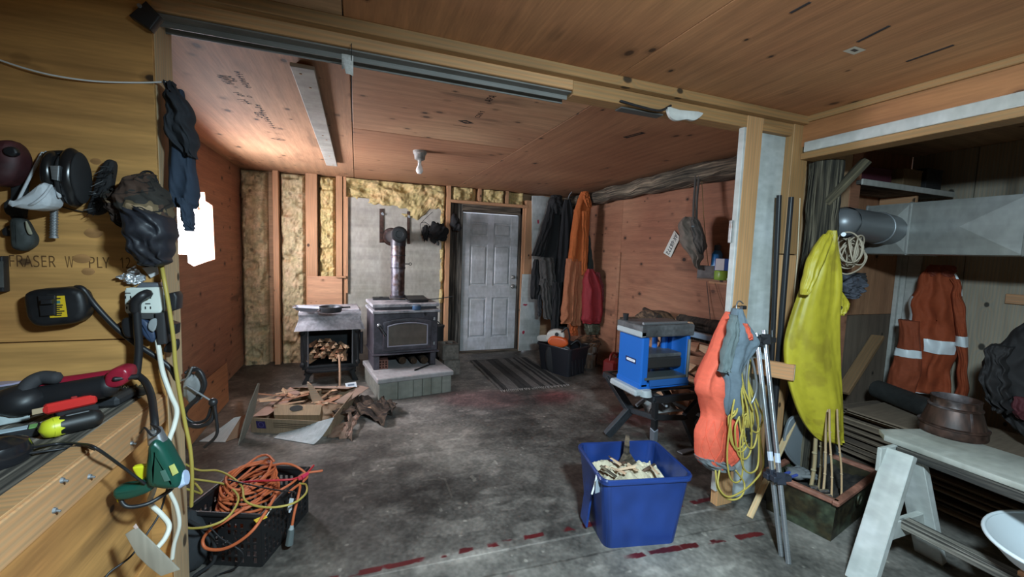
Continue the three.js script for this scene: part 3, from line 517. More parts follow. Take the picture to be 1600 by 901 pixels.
// door
{
  const zdoor = -5.90, a = Z(718, 552, zdoor), b = Z(803, 549, zdoor), x0 = a.x, x1 = b.x, W = x1 - x0, H = 2.05;
  const t = thing('door_1', 'pale grey six-panel steel door with two knobs', 'door', V((x0 + x1) / 2, 0.03, zdoor), { kind: 'structure' });
  const dm = mat(C(0.72, 0.77, 0.86), { roughness: 0.45, map: T.board });
  const st = W * 0.135, mid = W * 0.11, pw = (W - 2 * st - mid) / 2, rows = [[0.22, 0.82], [1.0, 1.60], [1.72, 1.92]];
  const f = [span(x0, x0 + st, 0.03, H, zdoor - 0.045, zdoor), span(x1 - st, x1, 0.03, H, zdoor - 0.045, zdoor), span(x0 + st + pw, x1 - st - pw, 0.03, H, zdoor - 0.045, zdoor)];
  let y = 0.03; for (const [p, q] of [...rows, [H, 0]]) { f.push(span(x0 + st, x1 - st, y, p, zdoor - 0.045, zdoor - 0.0004)); y = q; }
  part(t, 'leaf', f, dm);
  for (const [p, q] of rows) for (const xx of [x0 + st, x0 + st + pw + mid]) part(t, 'panel', [span(xx, xx + pw, p, q, zdoor - 0.04, zdoor - 0.014, { b: 0 }), box(pw - 0.05, q - p - 0.05, 0.02, xx + pw / 2, (p + q) / 2, zdoor - 0.012, { b: 0.009 })], dm);
  const kn = mat(C(0.5, 0.48, 0.45), { metalness: 0.9, roughness: 0.3 }), kx = x1 - 0.06;
  for (const [yy, r] of [[0.99, 0.03], [1.13, 0.026]]) part(t, yy < 1 ? 'knob' : 'deadbolt', lathe([[0, 0.055], [r * 0.8, 0.05], [r, 0.035], [r * 0.5, 0.018], [r * 0.45, 0.008], [r * 1.15, 0.006], [r * 1.15, 0], [0, 0]], 16).rotateX(Math.PI / 2).translate(kx, yy, zdoor), kn);
  const fr = thing('trim_6', 'weathered layered jamb boards around the steel door', 'door frame', V(x1, 0, zdoor), { kind: 'structure' });
  const jm = mat(C(0.36, 0.30, 0.24), { map: T.old, roughness: 0.9 });
  part(fr, 'jamb', span(x1 + 0.005, x1 + 0.04, 0, 2.165, -5.965, zdoor + 0.05, { swap: true }), jm);
  part(fr, 'jamb', span(x1 + 0.04, x1 + 0.09, 0, 2.165, -5.965, zdoor + 0.075, { swap: true }), M.stud);
  part(fr, 'jamb', span(x1 + 0.09, bx(821), 0, 2.165, -5.965, zdoor + 0.05, { swap: true }), jm);
  part(fr, 'jamb', span(bx(713.5), x0 - 0.002, 0, 2.165, -5.965, zdoor + 0.03, { swap: true }), mat(C(0.5, 0.48, 0.44), { map: T.old }));
  part(fr, 'head_jamb', span(x0 - 0.02, bx(821), H + 0.01, 2.165, -5.965, zdoor + 0.05), jm);
  part(fr, 'threshold', span(bx(703), bx(821), 0, 0.028, -6.0, zdoor + 0.06), mat(C(0.36, 0.30, 0.24), { map: T.old }));
}
// ================================================================ LAMPS
{
  const s = LAMP_SIZE, t = thing('work_light', 'square white work light hung on a rod from the front ceiling', 'work light', LAMP.clone());
  const q = new THREE.Quaternion().setFromUnitVectors(V(0, -1, 0), LAMP_AIM), at = g => g.applyQuaternion(q).translate(LAMP.x, LAMP.y, LAMP.z);
  part(t, 'housing', at(box(s + 0.03, 0.04, s + 0.03, 0, 0.026, 0, { b: 0.006 })), M.white);
  part(t, 'light_panel', at(box(s, 0.004, s, 0, 0.002, 0, { b: 0 })), mat(C(0.9, 0.9, 0.9), { emissive: LAMP_COLOR, emissiveIntensity: 6 }));
  part(t, 'rod', rod(LAMP.clone().addScaledVector(LAMP_AIM, -0.04), V(LAMP.x, yf, LAMP.z + 0.02), 0.008), M.steel); part(t, 'canopy', rod(V(LAMP.x, yf - 0.02, LAMP.z + 0.02), V(LAMP.x, yf, LAMP.z + 0.02), 0.045, 0.05, 20), M.white);
  const L = new THREE.RectAreaLight(LAMP_COLOR, LAMP_POWER, s, s); L.position.copy(LAMP).addScaledVector(LAMP_AIM, 0.004); L.lookAt(LAMP.clone().add(LAMP_AIM)); L.name = 'work_light_source'; scene.add(L);
}
{ // unlit bulb on the back ceiling
  const p = F(656, 236, yc), t = thing('ceiling_lamp_holder', 'unlit white bulb in a grey ceiling socket', 'light bulb', p.clone().setY(yc - 0.22));
  const at = g => g.translate(p.x, yc, p.z);
  part(t, 'socket', at(lathe([[0, 0], [0.062, 0], [0.062, -0.022], [0.05, -0.034], [0.046, -0.075], [0.03, -0.082], [0, -0.082]], 20)), mat(C(0.38, 0.36, 0.33), { roughness: 0.5, map: T.grime }));
  part(t, 'bulb', at(lathe([[0, -0.205], [0.02, -0.2], [0.031, -0.183], [0.033, -0.168], [0.026, -0.145], [0.016, -0.125], [0.014, -0.08], [0, -0.08]], 18)), phys(C(0.85, 0.83, 0.8), { roughness: 0.25 }));
  part(t, 'collar', at(rod(V(0, -0.105, 0), V(0, -0.08, 0), 0.017)), mat(C(0.6, 0.58, 0.55), { metalness: 0.7, roughness: 0.4 }));
}
{ // white painted board on the ceiling
  const yb = yc - 0.045, P = [[458, 104], [492, 110], [527, 260], [509, 262]].map(([a, b]) => F(a, b, yb));
  const x0 = (P[0].x + P[3].x) / 2, x1 = (P[1].x + P[2].x) / 2;
  const t = thing('ceiling_board', 'long pale painted board fixed under the ceiling', 'board', V((x0 + x1) / 2, yb, -3.8));
  part(t, 'board', span(x0, x1, yb, yb + 0.02, P[2].z, P[0].z), mat(C(0.52, 0.52, 0.50), { roughness: 0.6, map: T.board }));
  part(t, 'spacer', [span(x0 + 0.02, x1 - 0.02, yb + 0.02, yc, P[2].z + 0.05, P[2].z + 0.1), span(x0 + 0.02, x1 - 0.02, yb + 0.02, yc, P[0].z - 0.12, P[0].z - 0.06)], M.stud);
  for (const k of [0.03, 0.1, 0.5, 0.55, 0.8, 0.97]) part(t, 'screw', new THREE.CylinderGeometry(0.006, 0.006, 0.003, 8).translate(mix(x0, x1, 0.25 + 0.5 * (k * 7 % 1)), yb - 0.001, mix(P[0].z, P[2].z, k)), M.stud);
}
// ================================================================ LEFT FRONT: partition wall and workbench
const W0 = (px, py, off = 0) => Z(px, py, zp + off);
const blk = mat(C(0.014, 0.014, 0.016), { roughness: 0.45 }), blkMat = mat(C(0.02, 0.02, 0.022), { roughness: 0.85, map: T.cloth }), charcoal = mat(C(0.045, 0.045, 0.05), { roughness: 0.8, map: T.cloth });
{ const t = fthing('wall_box', 'small black square box hung askew high on the plywood', 'box', W0(230, 50)); part(t, 'case', zsh(t, [[231, 5], [254, 29], [238, 50], [205, 28]], 0.035, 0.036, 0.004, { raw: true }), blk); part(t, 'lens', lathe([[0, 0.004], [0.006, 0.003], [0.007, 0], [0, 0]], 12).rotateX(Math.PI / 2).translate(t.at(226, 18).x, t.at(226, 18).y, 0.036), M.steel); }
solo('white_cable', 'thin white cable sagging across the top of plywood', 'cable', capTube([[-12, 90], [40, 107], [90, 119], [150, 127], [215, 129], [258, 128]].map(([a, b], i) => W0(a, b, 0.012 + 0.01 * Math.sin(i))), 0.0028), mat(C(0.72, 0.72, 0.7)));
{ const t = fthing('respirator', 'maroon rubber respirator with black straps hung on plywood', 'respirator', W0(20, 345)); const m = mat(C(0.10, 0.025, 0.03), { roughness: 0.6, map: T.grime });
  part(t, 'facepiece', zsh(t, [[-20, 235], [0, 222], [28, 222], [43, 243], [42, 268], [30, 286], [8, 292], [-20, 285]], 0.09, 0.092, 0.035), m);
  part(t, 'filter', lathe([[0, 0.03], [0.022, 0.03], [0.028, 0.024], [0.028, 0], [0, 0]], 18).rotateX(Math.PI / 2).translate(t.at(15, 262).x, t.at(15, 262).y, 0.085), blk);
  part(t, 'valve', zsh(t, [[8, 232], [24, 230], [30, 240], [20, 245], [8, 240]], 0.02, 0.10, 0.006), blk);
  part(t, 'strap', [zsh(t, [[22, 268], [40, 262], [42, 300], [36, 345], [22, 345], [20, 300]], 0.025, 0.027, 0.006), zsh(t, [[10, 318], [22, 310], [30, 326], [40, 340], [14, 335]], 0.03, 0.032, 0.008)], blkMat); }
{ const t = fthing('rubber_mallet', 'dark grey rounded head tool hung below the respirator', 'tool', W0(40, 392)); part(t, 'head', zsh(t, [[21, 342], [40, 342], [52, 360], [58, 372], [55, 384], [40, 392], [24, 388], [20, 366]], 0.05, 0.052, 0.02), mat(C(0.05, 0.058, 0.055), { roughness: 0.7, map: T.grime })); part(t, 'edge_strip', zsh(t, [[41, 345], [45, 352], [50, 366], [46, 366], [41, 356]], 0.006, 0.056, 0.002), mat(C(0.3, 0.28, 0.2)));
  part(t, 'clip', [zsh(t, [[6, 358], [19, 352], [21, 367], [8, 368]], 0.02, 0.022, 0.005)], blk); part(t, 'clip_pin', rod(t.at(15, 359, 0.024), t.at(20, 356, 0.024), 0.004), M.steel); }
{ const t = fthing('dust_mask', 'white dust mask hanging by its elastic straps', 'mask', W0(60, 328)); const m = mat(C(0.80, 0.84, 0.88), { roughness: 0.9, map: T.cloth });
  part(t, 'cup', zsh(t, [[23, 321], [50, 306], [78, 287], [87, 298], [91, 314], [86, 324], [66, 329], [40, 326]], 0.08, 0.13, 0.018, { bn: 6 }), m);
  part(t, 'seam', capTube([t.at(34, 324, 0.105), t.at(52, 318, 0.134), t.at(68, 306, 0.134), t.at(80, 290, 0.11)], 0.004), m);
  part(t, 'strap', [capTube([t.at(25, 320, 0.09), t.at(45, 280, 0.05), t.at(66, 239, 0.012)], 0.0045, false, 8, 5), capTube([t.at(72, 238, 0.012), t.at(80, 270, 0.06), t.at(93, 307, 0.1)], 0.005, false, 8, 5)], m);
  part(t, 'nail', rod(t.at(69, 239, -0.01), t.at(69, 239, 0.03), 0.003), M.steel); }
{ const t = fthing('ear_muffs', 'glossy black ear muffs hung between mask and brush', 'ear muffs', W0(110, 318)); const m = mat(C(0.012, 0.012, 0.013), { roughness: 0.25 });
  const c = (px, py, rx, ry) => { const p = t.at(px, py, 0.06); return lump(rx, ry, 0.05, 0.05, px, 2, 24).translate(p.x, p.y, p.z); };
  part(t, 'cup', c(85, 272, 0.024, 0.07), m); part(t, 'cup', c(115, 278, 0.035, 0.092), m);
  part(t, 'cushion', c(127, 278, 0.016, 0.08), blkMat); part(t, 'cushion', c(103, 280, 0.016, 0.075), blkMat);
  part(t, 'headband', capTube([t.at(73, 262, 0.06), t.at(72, 243, 0.05), t.at(88, 239, 0.05), t.at(110, 240, 0.05), t.at(126, 248, 0.06)], 0.008), m);
  part(t, 'metal_band', zsh(t, [[79, 259], [94, 259], [93, 283], [82, 280]], 0.012, 0.116, 0.003, { raw: true }), M.steel); }
{ const t = fthing('threaded_rod', 'short ribbed steel rod hanging under the dust mask', 'rod', W0(84, 370)); const a = t.at(85, 318, 0.03), b = t.at(84, 369, 0.03); const r = []; for (let i = 0; i < 12; i++) { const p = a.clone().lerp(b, (i + 0.5) / 12); r.push(new THREE.TorusGeometry(0.0085, 0.0022, 6, 14).rotateX(1.35).translate(p.x, p.y, p.z)); } part(t, 'shaft', rod(a, b, 0.0085), M.steel); part(t, 'ribs', r, M.steel); part(t, 'end_cap', rod(b, b.clone().add(V(0, -0.006, 0)), 0.011), M.steel); }
{ const t = fthing('bench_brush', 'black bristle brush hung beside the camouflage cap', 'brush', W0(155, 335)); part(t, 'back', zsh(t, [[170, 250], [180, 252], [178, 285], [166, 330], [152, 336], [139, 333], [148, 300], [157, 268]], 0.035, 0.04, 0.01), blkMat); srand(4); const b = []; for (let i = 0; i < 60; i++) { const k = rnd(), p = t.at(mix(174, 150, k) + rr(-8, 8), mix(258, 330, k), 0.035), d = V(rr(-0.02, 0.02) - 0.01, rr(-0.03, 0.0), rr(0.0, 0.03)); b.push(rod(p, p.clone().add(d), 0.0012, 0.0008, 4)); } const bs = part(t, 'bristles', b, blk); bs.userData.kind = 'stuff';
  part(t, 'hang_wire', capTube([t.at(92, 321, 0.006), t.at(115, 328, 0.008), t.at(140, 332, 0.01)], 0.002, false, 6, 5), blk); }
{ const t = fthing('camouflage_cap', 'camouflage cap with a black puffy hood hanging under it', 'cap', W0(225, 415)); const cm = mat(C(0.8, 0.8, 0.8), { map: T.camo, roughness: 0.9 }); const dark = mat(C(0.028, 0.03, 0.04), { roughness: 0.5, map: T.cloth });
  part(t, 'crown', drape(t.rows([[272, 222, 240, 0.05, 0.06], [284, 198, 250, 0.11, 0.07], [305, 183, 264, 0.15, 0.085], [330, 190, 270, 0.15, 0.085], [350, 212, 272, 0.12, 0.08]]), { amp: 0.004, folds: 4, s: 3, wob: 0.008 }), cm);
  part(t, 'ear_flap', drape(t.rows([[296, 168, 192, 0.05, 0.06], [315, 170, 200, 0.08, 0.075], [335, 176, 206, 0.08, 0.08], [356, 192, 212, 0.05, 0.07]]), { amp: 0.006, s: 8, wob: 0.01 }), mat(C(0.4, 0.38, 0.36), { map: T.camo, roughness: 0.9 }));
  part(t, 'hood', drape(t.rows([[318, 192, 226, 0.1, 0.10], [340, 196, 266, 0.14, 0.10], [365, 201, 273, 0.15, 0.10], [390, 206, 272, 0.14, 0.09], [408, 214, 264, 0.1, 0.08], [416, 228, 250, 0.05, 0.07]]), { amp: 0.006, folds: 2, s: 5, wob: 0.008 }), dark);
  part(t, 'loop', capTube([t.at(214, 285, 0.06), t.at(222, 270, 0.05), t.at(236, 269, 0.05), t.at(246, 284, 0.06)], 0.004), blk); }
{ const t = fthing('blue_jacket', 'dark blue jacket hung on the end of the partition wall', 'jacket', V(-0.60, Z(285, 362, -1.85).y, -1.85)); const nb = mat(C(0.030, 0.050, 0.085), { roughness: 0.85, map: T.cloth }), nd = mat(C(0.024, 0.028, 0.036), { roughness: 0.85, map: T.cloth });
  part(t, 'body', drape(t.rows([[140, 262, 285, 0.04], [200, 264, 300, 0.07], [260, 266, 306, 0.09], [300, 268, 309, 0.09], [318, 271, 309, 0.07], [325, 276, 304, 0.05]]), { amp: 0.010, folds: 3, s: 4, wob: 0.004 }), nb);
  part(t, 'hood', drape(t.rows([[129, 259, 271, 0.04, 0.03], [150, 261, 288, 0.09, 0.04], [180, 263, 300, 0.1, 0.04], [215, 266, 306, 0.09, 0.035], [246, 293, 308, 0.05, 0.03]]), { amp: 0.01, folds: 3, s: 7 }), nd);
  part(t, 'sleeve', drape(t.rows([[310, 276, 300, 0.06, 0.02], [335, 284, 301, 0.06, 0.02], [352, 288, 304, 0.05, 0.02], [361, 290, 304, 0.03, 0.02]]), { amp: 0.003, folds: 2, s: 9, wob: 0.003 }), nb); }
{ const t = fthing('foil_packet', 'crinkled silver foil packet stuck above the outlet', 'packet', W0(212, 446)); const s = mat(C(0.75, 0.76, 0.78), { metalness: 0.85, roughness: 0.35 });
  const P = t.o([[188, 431], [215, 414], [234, 436], [212, 446]]); part(t, 'pouch', slab((u, v) => { const a = [mix(P[0][0], P[1][0], u), mix(P[0][1], P[1][1], u)], b = [mix(P[3][0], P[2][0], u), mix(P[3][1], P[2][1], u)]; return V(mix(a[0], b[0], v), mix(a[1], b[1], v), 0.02 + 0.03 * nz(u * 5, v * 5, 3) + 0.016 * nz(u * 12, v * 12, 4)); }, 22, 22, V(0, 0, -0.003)), s);
  part(t, 'flap', zsh(t, [[222, 418], [246, 416], [248, 428], [236, 434]], 0.004, 0.012, 0.001, { raw: true }), mat(C(0.6, 0.6, 0.6))); }
{ const t = fthing('black_holder', 'narrow black holder with grey insert at the wall edge', 'holder', W0(2, 455)); part(t, 'frame', zsh(t, [[-30, 400], [9, 400], [11, 455], [-30, 458]], 0.03, 0.032, 0.004, { raw: true }), blk); part(t, 'insert', zsh(t, [[-26, 408], [5, 408], [6, 449], [-26, 450]], 0.004, 0.035, 0.001, { raw: true }), mat(C(0.09, 0.09, 0.085), { map: T.grime })); }
{ const t = fthing('battery_charger', 'black battery charger with a yellow warning label', 'charger', W0(95, 508)); const m = mat(C(0.016, 0.016, 0.018), { roughness: 0.5, map: T.grime });
  part(t, 'body', zsh(t, [[48, 458], [60, 452], [90, 449], [118, 448], [134, 454], [141, 470], [141, 488], [132, 500], [100, 506], [66, 507], [53, 497], [48, 478]], 0.07, 0.072, 0.018), m);
  part(t, 'dock', [zsh(t, [[60, 462], [88, 460], [88, 492], [64, 494]], 0.012, 0.082, 0.004, { raw: true }), zsh(t, [[66, 468], [84, 467], [84, 474], [66, 475]], 0.02, 0.096, 0.003, { raw: true })], blk);
  const a = t.at(98, 455), b = t.at(126, 490); const [g, mm] = decal(b.x - a.x, a.y - b.y, V((a.x + b.x) / 2, (a.y + b.y) / 2, 0.0728), Q(0, 0, 0.06), 256, (x, w, h) => { x.fillStyle = 'rgb(214,178,24)'; x.fillRect(0, 0, w, h); x.fillStyle = 'rgb(20,20,18)'; x.fillRect(0, 0, w, h * 0.1); x.fillStyle = 'rgb(60,110,110)'; x.fillRect(w * 0.2, h * 0.3, w * 0.5, h * 0.12); x.fillStyle = 'rgb(30,26,10)'; for (let i = 0; i < 6; i++) x.fillRect(w * (0.22 + 0.05 * (i % 2)), h * (0.47 + 0.085 * i), w * (0.6 - 0.1 * (i % 3)), h * 0.05); x.fillRect(w * 0.2, h * 0.18, w * 0.55, h * 0.06); }, { opaque: true }); part(t, 'label', g, mm, 'yellow warning label'); }
{ const t = fthing('power_outlet', 'white multi-socket power tap with a black plug', 'outlet', W0(228, 490)); const w = mat(C(0.66, 0.70, 0.64), { roughness: 0.45 });
  part(t, 'housing', zsh(t, [[202, 449], [254, 447], [258, 452], [258, 482], [254, 488], [203, 488], [200, 484], [200, 453]], 0.05, 0.052, 0.006, { raw: true }), w);
  part(t, 'top_cap', zsh(t, [[218, 446], [224, 441], [250, 441], [256, 447], [254, 451], [216, 451]], 0.045, 0.047, 0.006, { raw: true }), mat(C(0.12, 0.13, 0.15), { roughness: 0.35 }));
  for (const [a, b] of [[212, 458], [242, 458], [242, 474], [214, 474]]) { const p = t.at(a, b); part(t, 'socket', [box(0.014, 0.003, 0.0015, p.x, p.y + 0.006, 0.0525, { b: 0 }), box(0.003, 0.009, 0.0015, p.x - 0.007, p.y - 0.008, 0.0525, { b: 0 }), box(0.003, 0.009, 0.0015, p.x + 0.007, p.y - 0.008, 0.0525, { b: 0 })], blk); }
  part(t, 'lower_housing', zsh(t, [[204, 486], [255, 486], [253, 497], [207, 497]], 0.045, 0.046, 0.004, { raw: true }), mat(C(0.05, 0.05, 0.05))); }
{ const t = fthing('black_plug_cord', 'thick black power cord plugged into the white outlet', 'cord', W0(215, 600)); part(t, 'plug', capTube([t.at(230, 459, 0.07), t.at(222, 462, 0.09), t.at(212, 472, 0.09), t.at(211, 484, 0.08)], 0.016), blk); part(t, 'cable', capTube([t.at(213, 480, 0.08), t.at(215, 510, 0.075), t.at(217, 545, 0.07), t.at(213, 588, 0.07)], 0.012), blk);
  part(t, 'lower_cable', capTube([t.at(214, 585, 0.07), t.at(228, 598, 0.10), t.at(237, 620, 0.17), t.at(241, 650, 0.26), t.at(243, 676, 0.30)], 0.011), blk); }
{ const t = fthing('power_adapter', 'dark power adapters jammed under the outlet with blue tape', 'adapter', W0(235, 550)); part(t, 'brick', zsh(t, [[196, 497], [215, 494], [216, 525], [200, 524]], 0.05, 0.055, 0.008), blk); part(t, 'brick', zsh(t, [[246, 488], [262, 486], [264, 535], [250, 537]], 0.05, 0.06, 0.006, { raw: true }), mat(C(0.03, 0.03, 0.032), { roughness: 0.5 })); part(t, 'brick', zsh(t, [[263, 458], [278, 455], [282, 462], [281, 482], [268, 486]], 0.06, 0.05, 0.006, { raw: true }), blk); part(t, 'brick', zsh(t, [[264, 500], [279, 505], [278, 520], [266, 520]], 0.05, 0.03, 0.006, { raw: true }), blk);
  part(t, 'blue_tape', zsh(t, [[218, 497], [230, 500], [246, 525], [240, 534], [226, 524]], 0.03, 0.05, 0.008), mat(C(0.03, 0.05, 0.10), { roughness: 0.5 })); part(t, 'clear_tab', zsh(t, [[236, 499], [248, 497], [240, 518], [232, 512]], 0.01, 0.06, 0.003), mat(C(0.3, 0.32, 0.33), { roughness: 0.3 })); part(t, 'strain_relief', zsh(t, [[262, 536], [278, 530], [276, 548], [258, 548]], 0.03, 0.03, 0.006), blk); }
const cordW = (name, label, pts, r, m, o) => solo(name, label, 'cord', capTube(pts.map(([a, b, c = 0.02]) => W0(a, b, c)), r, false, 10, 7), m, o);
cordW('charger_cord', 'black cord running from the charger down to the wall end', [[120, 449, 0.03], [130, 452, 0.04], [150, 478, 0.03], [180, 510, 0.03], [210, 535, 0.03], [245, 558, 0.03], [266, 575, 0.03], [276, 592, 0.03]], 0.009, blk);
const whiteCord = mat(C(0.68, 0.68, 0.6), { roughness: 0.5 }), yellowCord = mat(C(0.44, 0.34, 0.07), { roughness: 0.5 }), orangeCord = mat(C(0.55, 0.13, 0.045), { roughness: 0.55 });
cordW('white_power_cord', 'white cord dropping from the outlet past the green drill', [[246, 532, 0.04], [248, 545, 0.05], [254, 580, 0.05], [266, 615, 0.07], [276, 640, 0.10], [272, 665, 0.14], [263, 690, 0.16], [240, 765, 0.2], [235, 785, 0.22], [252, 803, 0.22], [264, 820, 0.22], [258, 840, 0.24], [240, 862, 0.26]], 0.008, whiteCord);
cordW('white_short_cord', 'short white cord hanging beside the lower end stud', [[266, 770, 0.05], [276, 792, 0.05], [280, 820, 0.05], [272, 850, 0.05], [269, 872, 0.05]], 0.007, whiteCord);
cordW('yellow_power_cord', 'yellow extension cord running down the partition end', [[252, 412, 0.04], [257, 440, 0.075], [264, 480, 0.08], [271, 530, 0.07], [274, 570, 0.06], [280, 610, 0.05], [289, 660, 0.03], [297, 700, 0.02], [300, 740, 0.0], [299, 790, -0.05]], 0.0065, yellowCord);
{ const t = thing('yellow_flag', 'yellow cord end hung at the top of the outlet', 'cord', W0(252, 436, 0.03)); part(t, 'end', bar(W0(251, 413, 0.035), W0(254, 436, 0.035), 0.014, 0.01), mat(C(0.55, 0.36, 0.06))); part(t, 'clip', bar(W0(249, 420, 0.03), W0(257, 419, 0.03), 0.004, 0.012), blk); }
{ const z0 = -1.93, P = (a, b, d = 0) => Z(a, b, z0 + d), t = thing('black_hose', 'black rubber hose coiled on a hook at the wall end', 'hose', P(310, 665));
  part(t, 'coil', capTube([P(292, 588), P(300, 578, 0.02), P(312, 580, 0.03), P(320, 600, 0.03), P(312, 618, 0.02), P(298, 632, 0.01), P(288, 645), P(290, 660), P(308, 666, 0.03), P(326, 660, 0.04), P(334, 645, 0.04), P(335, 628, 0.04)], 0.0085), blk);
  part(t, 'inner_coil', capTube([P(290, 582), P(304, 574, -0.02), P(318, 586, -0.02), P(318, 606, -0.02), P(306, 622, -0.02), P(292, 640, -0.02), P(291, 652), P(304, 660), P(322, 655, 0.02), P(330, 636, 0.03)], 0.006), blk);
  part(t, 'rod', rod(P(292, 602, 0.03), P(330, 626, 0.05), 0.004), M.steel); part(t, 'end_ball', new THREE.SphereGeometry(0.016, 14, 10).translate(P(333, 628, 0.05).x, P(333, 628, 0.05).y, P(333, 628, 0.05).z), blk);
  part(t, 'hook', capTube([P(284, 594, 0.02), P(292, 590, 0.03), P(300, 574, 0.04)], 0.0035), M.steel);
  part(t, 'tail', capTube([P(335, 634, 0.05), P(338, 655, 0.05), P(338, 680, 0.03), P(320, 698, 0)], 0.006), blk);
  part(t, 'plastic_wrap', lump(0.035, 0.06, 0.02, 0.3, 5, 3, 16).translate(P(302, 606).x, P(302, 606).y, P(302, 606).z), mat(C(0.35, 0.36, 0.36), { roughness: 0.3, map: T.grime })); }

// ---------------------------------------------------------------- workbench
const yB = 0.945, xB = -0.645;
{
  const t = thing('workbench', 'workbench with weathered grey top and screwed pine front rail', 'workbench', V(-1.2, 0, -0.6));
  const top = mat(C(0.55, 0.50, 0.43), { map: T.old, roughness: 0.9, bumpMap: T.old, bumpScale: 0.004 });
  for (const [a, b] of [[-0.89, -0.686], [-1.10, -0.893], [-1.31, -1.103], [-1.52, -1.313], [-2.25, -1.523]]) part(t, 'top_plank', span(a, b, yB - 0.03, yB, zp + 0.002, 0.5, { swap: true, ou: a * 5 }), top);
  const rail = part(t, 'front_rail', span(xB - 0.038, xB, yB - 0.098, yB, zp + 0.003, 0.5, { ou: 0.3 }), mat(C(0.68, 0.42, 0.22), { map: T.lumber }));
  part(t, 'edge_batten', span(xB - 0.06, xB - 0.005, yB, yB + 0.006, zp + 0.003, 0.5), M.pine);
  for (const [a, b] of [[205, 692], [139, 744], [84, 797], [96, 750]]) { const p = X(a, b, xB); part(rail, 'screw', lathe([[0, 0.006], [0.005, 0.005], [0.007, 0], [0, 0]], 10).rotateZ(-Math.PI / 2).translate(xB, p.y, p.z), M.steel); part(rail, 'screw_shank', rod(V(xB, p.y, p.z), V(xB + 0.012, p.y - 0.004, p.z), 0.003), M.steel); }
  part(t, 'side_panel', span(-0.715, -0.70, 0.0, yB - 0.03, zp + 0.01, 0.5, { ou: 0.9 }), M.plyFront);
  part(t, 'side_panel_lower', span(-0.70, -0.692, 0.0, 0.36, zp + 0.01, 0.5, { ou: 0.4 }), M.plyFront);
  for (const z of [-1.7, 0.35]) for (const x of [-0.77, -2.2]) part(t, 'leg', span(x - 0.045, x + 0.045, 0, yB - 0.03, z - 0.045, z + 0.045, { swap: true }), M.pine);
}
const onB = (px, py, h = 0) => F(px, py, yB + h);
{ const z = -1.66, P = (a, b, d = 0) => Z(a, b, z + d), t = thing('oscillating_tool', 'red and black corded power tool lying on the bench', 'power tool', V(P(100, 640).x, yB, z)); const rd = mat(C(0.28, 0.012, 0.03), { roughness: 0.35 });
  part(t, 'body', capTube([P(34, 632, 0.03), P(60, 622), P(110, 613), P(166, 603)], 0.037, false, 8, 14), blk); part(t, 'nose', lump(0.06, 0.045, 0.05, 0.1, 3, 2, 20).translate(P(40, 626).x, P(40, 626).y + 0.01, z + 0.03), blk);
  part(t, 'guard', capTube([P(28, 632, 0.05), P(44, 602, 0.02), P(64, 590), P(85, 590)], 0.02, false, 8, 10), charcoal);
  part(t, 'red_shell', [capTube([P(70, 600, -0.02), P(110, 596, -0.02), P(165, 588, -0.02), P(190, 584, -0.02)], 0.02, false, 8, 12)], rd);
  part(t, 'red_cap', zshW(P, [[162, 588], [176, 576], [196, 577], [200, 590], [188, 604], [164, 606]], 0.07, 0.03), rd);
  part(t, 'cord', capTube([P(180, 592, 0.03), P(196, 590, 0.02), P(212, 588, 0.0)], 0.008), blk); }
function zshW(P, pts, th, dz) { const L = pts.map(([a, b]) => P(a, b, dz)), z = L[0].z; return ext(smoothPts(L.map(p => [p.x, p.y]), 4), th, { b: 0.012, bn: 3 }).translate(0, 0, z - th / 2); }
{ const a = onB(68, 640, 0.055), b = onB(151, 622, 0.055), t = thing('utility_knife', 'bright red utility knife on the bench', 'knife', V(a.x, yB, a.z)); const m = mat(C(0.62, 0.03, 0.025), { roughness: 0.35 });
  part(t, 'handle', bar(a, b, 0.022, 0.03, V(0, 1, 0), { b: 0.006 }), m); part(t, 'slider', bar(a.clone().lerp(b, 0.5).setY(yB + 0.072), a.clone().lerp(b, 0.62).setY(yB + 0.072), 0.008, 0.008), mat(C(0.3, 0.015, 0.015)));
  part(t, 'blade', bar(a.clone().lerp(b, -0.2), a.clone().lerp(b, 0.02), 0.003, 0.016), mat(C(0.5, 0.38, 0.24), { metalness: 0.4, roughness: 0.5 })); part(t, 'tip', bar(a.clone().lerp(b, -0.02), a.clone().lerp(b, 0.1), 0.018, 0.022, V(0, 1, 0), { b: 0.006 }), m);
  part(t, 'rest_block', bar(a.clone().lerp(b, 0.2).setY(yB + 0.02), b.clone().setY(yB + 0.02), 0.03, 0.038), blkMat); }
{ const a = onB(82, 664, 0.035), b = onB(144, 650, 0.035), t = thing('flashlight', 'stubby black flashlight with a yellow band on the bench', 'flashlight', V(a.x, yB, a.z)); a.y = b.y = yB + 0.028;
  part(t, 'barrel', capTube([a, a.clone().lerp(b, 0.5), b], 0.027, false, 8, 14), mat(C(0.02, 0.02, 0.02), { roughness: 0.5, map: T.grime })); part(t, 'yellow_band', capTube([a.clone().lerp(b, 0.0), a.clone().lerp(b, 0.14)], 0.0284, false, 4, 14), mat(C(0.60, 0.62, 0.03), { roughness: 0.4 })); part(t, 'grip_ridge', capTube([a.clone().lerp(b, 0.35).add(V(0, 0.024, 0)), a.clone().lerp(b, 0.9).add(V(0, 0.024, 0))], 0.007), blk); }
